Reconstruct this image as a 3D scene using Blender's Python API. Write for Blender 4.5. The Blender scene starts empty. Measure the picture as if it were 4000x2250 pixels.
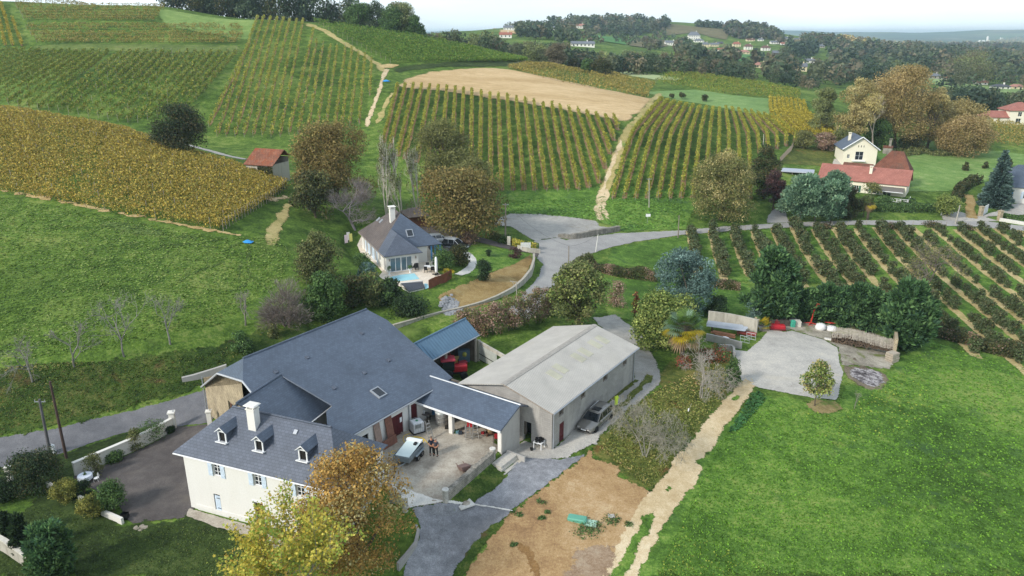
import bpy, math, random
import numpy as np
from mathutils import Vector, Matrix
from mathutils.geometry import delaunay_2d_cdt
S = bpy.context.scene
COL = S.collection
R = math.radians
rng = np.random.default_rng(7)
random.seed(7)
FOC,CX,CY,HOR,CH=1867.6,1288.0,724.5,84.0,34.5
PIT = math.atan((CY - HOR) / FOC)
SP, CP = math.sin(PIT), math.cos(PIT)
cam = bpy.data.cameras.new("Camera")
co = bpy.data.objects.new("Camera", cam); COL.objects.link(co)
cam.sensor_width = 36.0; cam.lens = 36.0 * FOC / 2576.0
cam.clip_start = 1.0; cam.clip_end = 30000.0
co.location = (0, 0, CH); co.rotation_euler = (math.pi / 2 - PIT, 0, 0)
S.camera = co
SUN_EL,SUN_AZ=32.0,232.0
w = bpy.data.worlds.new("World"); S.world = w; w.use_nodes = True
nt = w.node_tree; nt.nodes.clear()
sky = nt.nodes.new("ShaderNodeTexSky"); sky.sky_type = 'NISHITA'; sky.sun_disc = False
sky.sun_elevation = R(SUN_EL); sky.sun_rotation = R(SUN_AZ)
sky.air_density = 1.0; sky.dust_density = 2.5; sky.ozone_density = 1.0
bg = nt.nodes.new("ShaderNodeBackground"); bg.inputs[1].default_value = 0.11
tc = nt.nodes.new("ShaderNodeTexCoord")
mp = nt.nodes.new("ShaderNodeMapping"); mp.inputs['Scale'].default_value = (1.0, 1.0, 5.0)
nz=nt.nodes.new("ShaderNodeTexNoise");nz.inputs['Scale'].default_value=2.2;nz.inputs['Detail'].default_value=6
rp=nt.nodes.new("ShaderNodeValToRGB");rp.color_ramp.elements[0].position=0.30;rp.color_ramp.elements[1].position=0.72
rp.color_ramp.elements[0].color = (.55,.55,.55,1); rp.color_ramp.elements[1].color = (.95,.95,.95,1)
mx = nt.nodes.new("ShaderNodeMix"); mx.data_type = 'RGBA'
mx.inputs['B'].default_value = (6.6, 7.5, 8.2, 1)
out = nt.nodes.new("ShaderNodeOutputWorld")
L = nt.links.new
L(tc.outputs['Generated'],mp.inputs[0]);L(mp.outputs[0],nz.inputs['Vector']);L(nz.outputs['Fac'],rp.inputs[0])
hs=nt.nodes.new("ShaderNodeSeparateXYZ");hr=nt.nodes.new("ShaderNodeValToRGB");hr.color_ramp.elements[0].position=0.0;hr.color_ramp.elements[1].position=0.35
hr.color_ramp.elements[0].color = (9.6, 10.9, 11.6, 1); hr.color_ramp.elements[1].color = (5.6, 6.5, 7.4, 1)
L(tc.outputs['Generated'], hs.inputs[0]); L(hs.outputs['Z'], hr.inputs[0]); L(hr.outputs[0], mx.inputs['B'])
L(rp.outputs[0],mx.inputs['Factor']);L(sky.outputs[0],mx.inputs['A']);L(mx.outputs['Result'],bg.inputs[0]);L(bg.outputs[0],out.inputs[0])
sl = bpy.data.lights.new("Sun", 'SUN'); sl.energy = 2.4; sl.angle = R(8); sl.color = (1.0, 0.95, 0.87)
so = bpy.data.objects.new("Sun", sl); COL.objects.link(so); so.location = (-60, -80, 120)
_e, _a = R(SUN_EL), R(SUN_AZ)
sdir = Vector((math.sin(_a) * math.cos(_e), math.cos(_a) * math.cos(_e), math.sin(_e)))
so.rotation_euler = sdir.to_track_quat('Z', 'Y').to_euler()
S.view_settings.view_transform = 'Standard'; S.view_settings.look = 'None'
S.view_settings.exposure = 0.5; S.view_settings.gamma = 1.0
S.cycles.max_bounces = 6; S.cycles.diffuse_bounces = 3; S.cycles.glossy_bounces = 2
S.cycles.transmission_bounces = 3; S.cycles.transparent_max_bounces = 6; S.cycles.volume_bounces = 2
S.cycles.use_denoising = True
try:S.cycles.denoiser='OPENIMAGEDENOISE';S.cycles.denoising_input_passes='RGB_ALBEDO_NORMAL';S.cycles.denoising_prefilter='ACCURATE'
except Exception: pass
ZM={'d':(0,0,1/.644),'z1':(0,0,1.9224),'z2':(1330,0,1.9224),'z3':(2660,0,1.9224),'z4':(0,750,1.9224),
  'z5': (1330, 750, 1.9224), 'z6': (2660, 750, 1.9224), 'z7': (0, 1500, 1.9224), 'z8': (1330, 1500, 1.9224),
  'a1': (650, 1400, 3.623), 'a2': (1400, 1500, 4.14), 'a3': (1320, 800, 4.391), 'a4': (1560, 1230, 4.996),
  'a5': (2660, 1180, 2.787), 'a6': (3000, 520, 2.576), 'b1': (1650, 1900, 2.576), 'b2': (2200, 1450, 2.899),
  'b3': (700, 1750, 2.576), 'b4': (2400, 1000, 3.22), 'b5': (2600, 60, 3.68), 'b6': (3300, 60, 3.293)}
def D(k, *xy):
 """readings taken on an enlarged piece of the photo -> (u, v) on the 2576 px picture"""
 ox, oy, s = ZM[k]
 if k == 'd': return [tuple(p) for p in xy] if len(xy) > 1 else tuple(xy[0])
 r = [((ox + x / s) * .644, (oy + y / s) * .644) for x, y in xy]
 return r if len(r) > 1 else r[0]
def ray(u, v):
 a = (np.asarray(u, float) - CX) / FOC; b = (CY - np.asarray(v, float)) / FOC
 return a, CP + b * SP, -SP + b * CP
def U(u, v, z):
 x, y, dz = ray(u, v); t = (z - CH) / dz
 return Vector((float(x * t), float(y * t), float(z)))
def proj(p):
 yc = p[1] * SP + (p[2] - CH) * CP; zc = p[1] * CP - (p[2] - CH) * SP
 return CX + FOC * p[0] / zc, CY - FOC * yc / zc, zc
CTL=[(476,1281,-1.9),(620,1350,-2.0),(200,1400,-2.3),(30,1430,-2.3),(350,1200,-1.85),(250,1250,-2.0),(60,1230,-2.2),(0,1130,-2.2),(300,1040,-1.8),(420,1012,-1.7),(530,1064,-1.6),(516,975,-1.3),(700,1420,-2.1),
 (85,962,1.2),(185,920,1.8),(310,890,2.2),(425,862,2.5),(0,850,3.4),(100,720,5.4),(350,740,4.8),(600,700,4.2),(0,485,10.4),(300,540,8.8),(480,575,7.6),
 (560,585,7.1),(620,605,6.3),(740,640,4.6),(700,565,6.0),(640,470,8.2),(720,475,7.6),(0,400,13.2),(300,430,12.2),(500,470,9.6),(0,282,17.4),(150,300,16.4),
 (300,335,14.2),(450,385,11.4),(600,430,8.9),
 (200,296,13.8),(360,336,10.9),(520,378,9.1),(600,400,8.4),(0,262,16.5),(560,345,9.4),(760,345,9.2),(900,345,9.0),(945,300,12.0),
 (0,125,29),(300,135,27.9),(600,140,27.3),(640,110,31),(800,190,21.6),(940,180,22.6),(450,215,20.5),(150,200,22.5),
 (1000,490,1.8),(1250,492,1.2),(1500,492,.9),(1000,222,18.6),(1250,247,16.2),(1560,312,10.9),(1100,350,9.5),(1350,370,8.2),(1200,173,22.2),(1010,205,19.8),(1325,186,20.6),(1640,252,13.6),(1300,165,22.4),
 (960,160,24.4),(1325,155,23.4),(1560,500,.9),(1700,500,.6),(1750,270,8.4),(1900,300,7.6),(1900,400,3.6),(1650,400,6.2),
 (1940,255,9.4),(2090,340,5.0),(1800,240,10.6),(1700,208,13.6),(2010,243,9.0),(1700,187,15.5),
 (1345,690,-.2),(1400,640,-.5),(1440,600,-.8),(1700,580,-1.8),(2000,565,-2.4),(2280,557,-2.8),(2520,572,-3.2),(1560,835,-.7),(1360,562,.1),(1480,570,-.4),
 (1650,650,-2.6),(2000,650,-3.8),(2500,720,-5),(2400,840,-4.8),(1900,740,-3),(2300,920,-3.6),(2520,1010,-4.5),(2560,1400,-4.2),(1900,1200,-2.6),(1700,1400,-2.1),(2000,900,-1.7),(2100,1000,-2),(1820,960,-1.6),(2000,1440,-2.6),
 (1750,1000,-1.2),(1100,1340,-1.3),(1060,1290,-.4),(1500,1105,-.8),(1600,960,-.8),(1450,1300,-1.6),(1250,1430,-2.0),(1080,1430,-2.3),(1640,860,-.9),(1700,760,-2.2),(1530,700,-1.6),
 (1050,690,2.3),(930,640,2.7),(900,600,3.0),(1220,640,1.5),(1200,700,1.6),(1130,790,1.2),(1250,740,.9),(1110,605,1.4),(1210,612,1.0),(1310,632,.1),(900,735,2.6),
 (800,800,1.4),(640,830,1.7),(700,770,3.2),(540,890,1.0),(860,520,4.9),(800,545,5.0),(870,565,3.8),(1100,560,2.0),(700,500,7.0),(1150,600,1.3),(1010,550,3),
 (2160,440,.4),(2180,520,-1),(2150,552,-1.9),(1950,545,-1.3),(2400,430,-.2),(2490,510,-1.8),(2400,350,1.4),(2250,372,1.4),(1980,400,2.6),(2060,400,2.0),(2500,345,1.2),(2560,300,1.0)]
CTLZ=[(650,50,302),(800,57,300),(420,16,330),(0,2,320),(30,60,285),(300,70,285),(1060,90,308),(1180,122,318),(600,80,290),(900,65,310),(1400,175,350),(1600,190,385),(1750,110,1150),(1850,130,900),(2200,150,900),(2100,190,620),(2450,160,820),(2400,215,540),(2540,215,560),(1500,62,1200),(1400,70,1150),(1320,76,1000),(1200,78,800),
 (1690,62,1250),(1800,73,1220),(1880,86,1200),(1940,99,1150),(2000,110,2100),(2200,115,3000),(2500,113,3000),(1600,110,820),(1500,120,640),(1420,135,520),(2300,240,470),(2500,260,430),(2576,125,1600),(2300,130,1500),
 (1940,98,6000),(2300,96,6000),(2576,96,6000),(1700,90,6000)]
def _ctl():
 P = []
 for u, v, z in CTL:
  p = U(u, v, z); P.append((p.x, p.y, z))
 for u, v, d in CTLZ:
  x, y, dz = ray(u, v); P.append((float(x * d), float(y * d), float(CH + dz * d)))
 for u,d,z in ((0,430,38),(300,430,36),(600,420,26),(850,400,22),(1050,390,16),(0,700,25),(500,700,20),(900,650,15),(0,1500,10),(700,1500,20),(1000,1200,25),(-400,300,44),(-400,150,16),(-500,100,10),(-600,70,3),(-900,45,-.2),
     (-900,28,-.4),(3300,28,-3.5),(1288,22,-1.5),(3200,60,-5),(3100,110,-5),(3000,200,-3),(3000,400,-4),(3000,900,-8),(0,5000,0),(900,5000,0),(3100,3000,-15),(-600,1200,10),
     (0,12000,20),(1288,12000,20),(2576,12000,20),(1750,3000,-12),(1300,2500,0),(2750,150,-4)):
  x = (u - CX) / FOC * d; P.append((x, d, z))
 return np.array(P)
_P = _ctl()
def _sw(x, y):
 r = np.hypot(x, y)
 return np.stack([np.arctan2(x, y) * 1.35, np.log(r / 10.0)], -1)
_C = _sw(_P[:, 0], _P[:, 1])
def _phi(d2): return np.where(d2 > 1e-12, .5 * d2 * np.log(np.maximum(d2, 1e-12)), 0)
_n = len(_P)
_A = np.zeros((_n + 3, _n + 3))
_A[:_n, :_n] = _phi(((_C[:, None] - _C[None]) ** 2).sum(-1)) + np.eye(_n) * 1.2e-3
_A[:_n, _n] = 1; _A[:_n, _n + 1:] = _C; _A[_n, :_n] = 1; _A[_n + 1:, :_n] = _C.T
_W = np.linalg.solve(_A, np.concatenate([_P[:, 2], np.zeros(3)]))
def _tps(x, y):
 q = _sw(x, y); sh = q.shape[:-1]; q = q.reshape(-1, 2); o = np.empty(len(q))
 for i in range(0, len(q), 20000):
  k = q[i:i + 20000]
  o[i:i + 20000] = _phi(((k[:, None] - _C[None]) ** 2).sum(-1)) @ _W[:_n] + _W[_n] + k @ _W[_n + 1:]
 return o.reshape(sh)
NTH, NR, TH0, TH1, R0, R1 = 420, 900, R(-72), R(72), 14.0, 14000.0
_th = np.linspace(TH0, TH1, NTH); _lr = np.linspace(math.log(R0), math.log(R1), NR)
_TT, _RR = np.meshgrid(_th, np.exp(_lr), indexing='ij')
GX, GY = _RR * np.sin(_TT), _RR * np.cos(_TT)
GZ = _tps(GX, GY)
_far = np.clip((_RR - 2500) / 2500, 0, 1)
_rid=42*np.exp(-((_RR-8600)/1500)**2)*(1+.14*np.sin(_TT*9+1)+.12*np.sin(_TT*23+.5)+.05*np.sin(_TT*61)+.02*np.sin(_TT*143))
GZ = GZ * (1 - _far) + _far * (-12 + _rid * 1.75)
def poly_sd(px, py, poly):
 """distance to a polygon, negative inside"""
 d = np.full(px.shape, 1e18); ins = np.zeros(px.shape, bool)
 n = len(poly)
 for i in range(n):
  x0, y0 = poly[i]; x1, y1 = poly[(i + 1) % n]
  ex, ey = x1 - x0, y1 - y0; wx, wy = px - x0, py - y0
  t = np.clip((wx * ex + wy * ey) / (ex * ex + ey * ey + 1e-12), 0, 1)
  d = np.minimum(d, (wx - ex * t) ** 2 + (wy - ey * t) ** 2)
  c = (y0 > py) != (y1 > py)
  ins ^= c & (px < ex * (py - y0) / (ey if abs(ey) > 1e-12 else 1e-12) + x0)
 d = np.sqrt(d); return np.where(ins, -d, d)
def pad(pts, z, blend):
 """level ground under a building or yard"""
 global GZ
 P2 = [(U(u, v, z).x, U(u, v, z).y) for u, v in pts]
 m = (_RR < 260)
 s = poly_sd(GX[m], GY[m], P2); k = np.clip(1 - s / blend, 0, 1); k = k * k * (3 - 2 * k)
 GZ[m] = GZ[m] * (1 - k) + z * k
pad(D('z8',(-100,480),(0,330),(200,200),(560,60),(1380,120),(1380,430),(1200,505),(1150,545),(820,870),(760,890),(560,840),(420,760),(320,715),(200,640)),0,.9)
pad([(890,1010),(1090,850),(1230,860),(1180,960)], 0, 1.5)
pad([(1290,1150),(1250,1010),(1420,870),(1600,950),(1400,1140)], -.8, 1.6)
pad([(880,640),(900,590),(1090,600),(1170,700),(1080,760),(1010,750),(940,690)], 2.25, 2.0)
pad([(2110,440),(2290,440),(2310,500),(2060,480)], -.3, 4.0)
_i0=lambda x,y:((np.arctan2(x,y)-TH0)/(TH1-TH0)*(NTH-1),(np.log(np.hypot(x,y))-math.log(R0))/(math.log(R1)-math.log(R0))*(NR-1))
def T(x, y):
 """height of the ground at (x, y)"""
 x = np.asarray(x, float); y = np.asarray(y, float)
 a, b = _i0(x, y); a = np.clip(a, 0, NTH - 1.001); b = np.clip(b, 0, NR - 1.001)
 i = a.astype(int); j = b.astype(int); a = a - i; b = b - j
 return GZ[i,j]*(1-a)*(1-b)+GZ[i+1,j]*a*(1-b)+GZ[i,j+1]*(1-a)*b+GZ[i+1,j+1]*a*b
_ts = np.exp(np.linspace(math.log(18), math.log(13000), 1600))
def GA(pts, far=None):
 """picture points -> points on the ground (array)"""
 pts = np.asarray(pts, float).reshape(-1, 2)
 x, y, z = ray(pts[:, 0], pts[:, 1])
 X = x[:, None] * _ts; Y = y[:, None] * _ts; H = CH + z[:, None] * _ts - T(X, Y)
 below = H < 0
 k = np.where(below.any(1), below.argmax(1), len(_ts) - 1); k = np.clip(k, 1, None)
 n = np.arange(len(pts)); h0, h1 = H[n, k - 1], H[n, k]
 f = np.clip(h0 / (h0 - h1 + 1e-12), 0, 1); t = _ts[k - 1] + (_ts[k] - _ts[k - 1]) * f
 o = np.stack([x * t, y * t, np.zeros_like(t)], -1); o[:, 2] = T(o[:, 0], o[:, 1])
 return o
def G(u, v): return Vector(GA([(u, v)])[0])
def GZd(u, dep):
 """ground point on the bearing of picture column u at optical depth dep"""
 x = (u - CX) / FOC * dep; z = 0.0
 for _ in range(4):
  y = (dep + (z - CH) * SP) / CP; z = float(T(x, y))
 return Vector((x, y, z))
def onT(x, y): return Vector((x, y, float(T(x, y))))
def tag(o, label=None, cat=None, group=None, kind=None):
 if label: o['label'] = label
 if cat: o['category'] = cat
 if group: o['group'] = group
 if kind: o['kind'] = kind
 return o
def link(name, me, parent=None, m=None):
 o = bpy.data.objects.new(name, me); COL.objects.link(o)
 if m is not None and not me.materials: me.materials.append(m)
 if parent is not None: o.parent = parent
 return o
def empty(name, loc, rz=0.0, label=None, cat=None, group=None):
 o = bpy.data.objects.new(name, None); COL.objects.link(o); o.empty_display_size = .2
 o.location = loc; o.rotation_euler = (0, 0, rz)
 return tag(o, label, cat, group)
def kids(o): return [c for c in bpy.data.objects if c.parent == o]
KIDS = {}
def copy_tree(o, loc=None, rz=None, sc=None, ch=None):
 c = o.copy(); COL.objects.link(c)
 if loc is not None: c.location = loc
 if rz is not None: c.rotation_euler = (0, 0, rz)
 if sc is not None: c.scale = (sc, sc, sc) if not hasattr(sc, '__len__') else sc
 if o.name not in KIDS: KIDS[o.name] = [(k, kids(k)) for k in kids(o)]
 for k, sub in KIDS[o.name]:
  d = k.copy(); COL.objects.link(d); d.parent = c
  for s in sub:
   e = s.copy(); COL.objects.link(e); e.parent = d
 return c
class MB:
 """collects faces, then links them as ONE mesh object"""
 def __init__(s): s.v = []; s.f = []
 def add(s, vs, fs, M=None):
  b = len(s.v)
  s.v += [tuple(M @ Vector(p)) for p in vs] if M is not None else [tuple(p) for p in vs]
  s.f += [tuple(i + b for i in f) for f in fs]; return s
 def box(s, c, d, rz=0.0, M=None, taper=1.0, rx=0.0, ry=0.0):
  x, y, z = d[0] / 2, d[1] / 2, d[2] / 2; t = taper
  vs = [(-x,-y,-z),(x,-y,-z),(x,y,-z),(-x,y,-z),(-x*t,-y*t,z),(x*t,-y*t,z),(x*t,y*t,z),(-x*t,y*t,z)]
  A=Matrix.Translation(c) @ Matrix.Rotation(rz,4,'Z') @ Matrix.Rotation(ry,4,'Y') @ Matrix.Rotation(rx,4,'X')
  if M is not None: A = M @ A
  return s.add(vs, [(3,2,1,0),(4,5,6,7),(0,1,5,4),(1,2,6,5),(2,3,7,6),(3,0,4,7)], A)
 def bbox(s, c, d, bev=.02, rz=0.0, M=None):
  """box with chamfered vertical and top edges"""
  x, y, z = d[0] / 2, d[1] / 2, d[2] / 2; b = min(bev, x * .45, y * .45, z * .45)
  def ring(k, zz):
   X, Y = x - k, y - k
   return [(-X+b,-Y,zz),(X-b,-Y,zz),(X,-Y+b,zz),(X,Y-b,zz),(X-b,Y,zz),(-X+b,Y,zz),(-X,Y-b,zz),(-X,-Y+b,zz)]
  vs = ring(0, -z) + ring(0, z - b) + ring(b, z)
  fs = [tuple(range(7, -1, -1)), tuple(range(16, 24))]
  for r in (0, 8):
   for i in range(8): fs.append((r + i, r + (i + 1) % 8, r + 8 + (i + 1) % 8, r + 8 + i))
  A = Matrix.Translation(c) @ Matrix.Rotation(rz, 4, 'Z')
  if M is not None: A = M @ A
  return s.add(vs, fs, A)
 def tube(s, p0, p1, r0, r1=None, n=8, cap=True):
  p0, p1 = Vector(p0), Vector(p1); r1 = r0 if r1 is None else r1
  d = p1 - p0
  if d.length < 1e-6: return s
  q = d.to_track_quat('Z', 'Y').to_matrix()
  vs = []
  for p, r in ((p0, r0), (p1, r1)):
   for i in range(n):
    a = 2 * math.pi * i / n; vs.append(p + q @ Vector((r * math.cos(a), r * math.sin(a), 0)))
  fs = [(i, (i + 1) % n, n + (i + 1) % n, n + i) for i in range(n)]
  if cap: fs += [tuple(range(n - 1, -1, -1)), tuple(range(n, 2 * n))]
  return s.add(vs, fs)
 def path(s, pts, r, n=6):
  for a, b in zip(pts[:-1], pts[1:]): s.tube(a, b, r, r, n)
  return s
 def lathe(s, prof, c=(0, 0, 0), n=16, M=None):
  vs = []
  for r, z in prof:
   for i in range(n):
    a = 2 * math.pi * i / n; vs.append((c[0] + r * math.cos(a), c[1] + r * math.sin(a), c[2] + z))
  fs = []
  for k in range(len(prof) - 1):
   for i in range(n): fs.append((k * n + i, k * n + (i + 1) % n, (k + 1) * n + (i + 1) % n, (k + 1) * n + i))
  fs.append(tuple(range(n - 1, -1, -1))); fs.append(tuple(range((len(prof) - 1) * n, len(prof) * n)))
  return s.add(vs, fs, M)
 def slab(s, pts, th, up=None):
  """thick plate: polygon pts (top face), thickness th downward along its normal"""
  pts = [Vector(p) for p in pts]; n = len(pts)
  nr = (pts[1] - pts[0]).cross(pts[2] - pts[0]).normalized()
  if nr.z < -1e-9 or (abs(nr.z) < 1e-9 and up is not None and nr.dot(Vector(up)) < 0): pts.reverse(); nr = -nr
  vs = pts + [p - nr * th for p in pts]
  fs = [tuple(range(n)), tuple(range(2 * n - 1, n - 1, -1))]
  fs += [((i + 1) % n, i, n + i, n + (i + 1) % n) for i in range(n)]
  return s.add(vs, fs)
 def wallprism(s, pts, z0, z1):
  """closed prism over a plan polygon"""
  n = len(pts); A = sum(pts[i][0] * pts[(i + 1) % n][1] - pts[(i + 1) % n][0] * pts[i][1] for i in range(n))
  if A < 0: pts = pts[::-1]
  vs = [(p[0], p[1], z0) for p in pts] + [(p[0], p[1], z1) for p in pts]
  fs=[tuple(range(n-1,-1,-1)),tuple(range(n,2*n))]+[(i,(i+1)%n,n+(i+1)%n,n+i) for i in range(n)]
  return s.add(vs, fs)
 def build(s, name, m=None, parent=None, smooth=False, bevel=0):
  me = bpy.data.meshes.new(name); me.from_pydata(s.v, [], s.f); me.update()
  if smooth: me.shade_smooth()
  o = link(name, me, parent, m)
  if bevel:
   b = o.modifiers.new('Bevel', 'BEVEL'); b.width = bevel; b.segments = 2; b.limit_method = 'ANGLE'
  return o
def np_mesh(name, V, F, cols=None, smooth=False):
 """fast mesh from numpy verts and equal-sized faces; cols: one colour per face"""
 V = np.ascontiguousarray(V, np.float32); F = np.ascontiguousarray(F, np.int32); k = F.shape[1]
 me = bpy.data.meshes.new(name)
 me.vertices.add(len(V)); me.vertices.foreach_set('co', V.ravel())
 me.loops.add(F.size); me.loops.foreach_set('vertex_index', F.ravel())
 me.polygons.add(len(F)); me.polygons.foreach_set('loop_start', np.arange(0, F.size, k, dtype=np.int32))
 if smooth: me.polygons.foreach_set('use_smooth', np.ones(len(F), bool))
 me.update(calc_edges=True)
 if cols is not None:
  a = me.color_attributes.new('Col', 'FLOAT_COLOR', 'CORNER')
  c = np.ones((len(F), k, 4), np.float32); c[..., :3] = np.asarray(cols, np.float32)[:, None, :]
  a.data.foreach_set('color', c.ravel())
 return me
MATS = {}
def _new(name):
 m = bpy.data.materials.new(name); m.use_nodes = True
 t = m.node_tree; b = t.nodes['Principled BSDF']; MATS[name] = m
 return m, t, b, t.links.new
def lin(h):
 """hex sRGB -> linear"""
 c = [int(h[i:i + 2], 16) / 255 for i in (0, 2, 4)]
 return tuple(x / 12.92 if x <= .04045 else ((x + .055) / 1.055) ** 2.4 for x in c)
def _c(c): return (*(lin(c) if isinstance(c, str) else c), 1)
def ramp(t, stops):
 r = t.nodes.new('ShaderNodeValToRGB'); e = r.color_ramp.elements
 while len(e) < len(stops): e.new(.5)
 for k, (p, c) in enumerate(stops): e[k].position = p; e[k].color = _c(c)
 return r
def noise(t, scale, detail=4, rough=.55, vec=None, dist=0.0):
 n=t.nodes.new('ShaderNodeTexNoise');n.inputs['Scale'].default_value=scale;n.inputs['Detail'].default_value=detail
 n.inputs['Roughness'].default_value = rough; n.inputs['Distortion'].default_value = dist
 if vec is not None: t.links.new(vec, n.inputs['Vector'])
 return n
def mixc(t, f, a, b, mode='MIX'):
 m = t.nodes.new('ShaderNodeMix'); m.data_type = 'RGBA'; m.blend_type = mode
 for k, x in (('Factor', f), ('A', a), ('B', b)):
  if hasattr(x, 'is_linked') or hasattr(x, 'links'): t.links.new(x, m.inputs[k])
  elif k == 'Factor': m.inputs[k].default_value = x
  else: m.inputs[k].default_value = _c(x)
 return m.outputs['Result']
def objvec(t, sc=(1, 1, 1), rot=(0, 0, 0)):
 c = t.nodes.new('ShaderNodeTexCoord'); p = t.nodes.new('ShaderNodeMapping')
 p.inputs['Scale'].default_value = sc; p.inputs['Rotation'].default_value = rot
 t.links.new(c.outputs['Object'], p.inputs[0]); return p.outputs[0]
def bump(t, b, h, strength=.3, dist=.05):
 n=t.nodes.new('ShaderNodeBump');n.inputs['Strength'].default_value=strength;n.inputs['Distance'].default_value=dist
 t.links.new(h, n.inputs['Height']); t.links.new(n.outputs[0], b.inputs['Normal'])
def plain(name, c, rough=.6, metal=0.0, var=.12, scale=3.0, spec=.4):
 """painted or metal surface with a little unevenness"""
 m, t, b, l = _new(name)
 n = noise(t, scale, 5, .6, objvec(t)); c = _c(c)
 r = ramp(t, [(.3, tuple(x * (1 - var) for x in c[:3])), (.7, tuple(min(1, x * (1 + var)) for x in c[:3]))])
 l(n.outputs['Fac'], r.inputs[0]); l(r.outputs[0], b.inputs['Base Color'])
 b.inputs['Roughness'].default_value=rough;b.inputs['Metallic'].default_value=metal;b.inputs['Specular IOR Level'].default_value=spec
 return m
def ground(name, stops, big, mid, fine, bstr=.4, bdist=.05, rough=.95, spots=None, vec=None):
 """three scales of patchiness through one colour ramp, optional spots (scale, lo, hi, colour)"""
 m, t, b, l = _new(name); v = objvec(t) if vec is None else objvec(t, *vec)
 n1, n2, n3 = noise(t, big, 4, .6, v), noise(t, mid, 4, .65, v), noise(t, fine, 3, .7, v)
 a=t.nodes.new('ShaderNodeMath');a.operation='MULTIPLY_ADD';a.inputs[1].default_value=.38;l(n1.outputs['Fac'],a.inputs[0])
 a2=t.nodes.new('ShaderNodeMath');a2.operation='MULTIPLY_ADD';a2.inputs[1].default_value=.32;l(n2.outputs['Fac'],a2.inputs[0])
 a3=t.nodes.new('ShaderNodeMath');a3.operation='MULTIPLY';a3.inputs[1].default_value=.30;l(n3.outputs['Fac'],a3.inputs[0])
 l(a3.outputs[0], a2.inputs[2]); l(a2.outputs[0], a.inputs[2])
 r = ramp(t, [(.5 + (p - .5) * .6, c) for p, c in stops]); l(a.outputs[0], r.inputs[0])
 n4=noise(t,fine*4,3,.75,v);q4=ramp(t,[(.32,(.72,)*3),(.68,(1.26,)*3)]);l(n4.outputs['Fac'],q4.inputs[0]);colr=mixc(t,1.0,r.outputs[0],q4.outputs[0],'MULTIPLY')
 for sc, lo, hi, c in spots or []:
  s=noise(t,sc,5,.6,v,.4);q=ramp(t,[(lo,(0,0,0)),(hi,(1,1,1))]);l(s.outputs['Fac'],q.inputs[0])
  colr = mixc(t, q.outputs[0], colr, c)
 l(colr,b.inputs['Base Color']);b.inputs['Roughness'].default_value=rough;b.inputs['Specular IOR Level'].default_value=.15
 at=t.nodes.new('ShaderNodeAttribute');at.attribute_name='F';e1=noise(t,2.4,6,.75,v);mr=t.nodes.new('ShaderNodeMapRange');mr.inputs[1].default_value=.28;mr.inputs[2].default_value=.72
 l(e1.outputs['Fac'],mr.inputs[0]);gt=t.nodes.new('ShaderNodeMath');gt.operation='LESS_THAN';l(at.outputs['Fac'],gt.inputs[0]);l(mr.outputs[0],gt.inputs[1])
 mn=t.nodes.new('ShaderNodeMath');mn.operation='LESS_THAN';mn.inputs[1].default_value=.02;l(at.outputs['Fac'],mn.inputs[0]);mm=t.nodes.new('ShaderNodeMath');mm.operation='MAXIMUM';l(gt.outputs[0],mm.inputs[0]);l(mn.outputs[0],mm.inputs[1])
 tb=t.nodes.new('ShaderNodeBsdfTransparent');ms=t.nodes.new('ShaderNodeMixShader');l(mm.outputs[0],ms.inputs[0]);l(tb.outputs[0],ms.inputs[1]);l(b.outputs[0],ms.inputs[2]);l(ms.outputs[0],t.nodes['Material Output'].inputs[0])
 if bstr: bump(t, b, a.outputs[0], bstr, bdist)
 return m
def leafmat(name, tr=.25, rough=.6):
 """foliage: colour per leaf, some light comes through"""
 m, t, b, l = _new(name)
 a = t.nodes.new('ShaderNodeAttribute'); a.attribute_name = 'Col'
 l(a.outputs['Color'],b.inputs['Base Color']);b.inputs['Roughness'].default_value=rough;b.inputs['Specular IOR Level'].default_value=.2
 d = t.nodes.new('ShaderNodeBsdfTranslucent'); l(a.outputs['Color'], d.inputs[0])
 x = t.nodes.new('ShaderNodeMixShader'); x.inputs[0].default_value = tr
 l(b.outputs[0],x.inputs[1]);l(d.outputs[0],x.inputs[2]);l(x.outputs[0],t.nodes['Material Output'].inputs[0])
 return m
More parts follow.
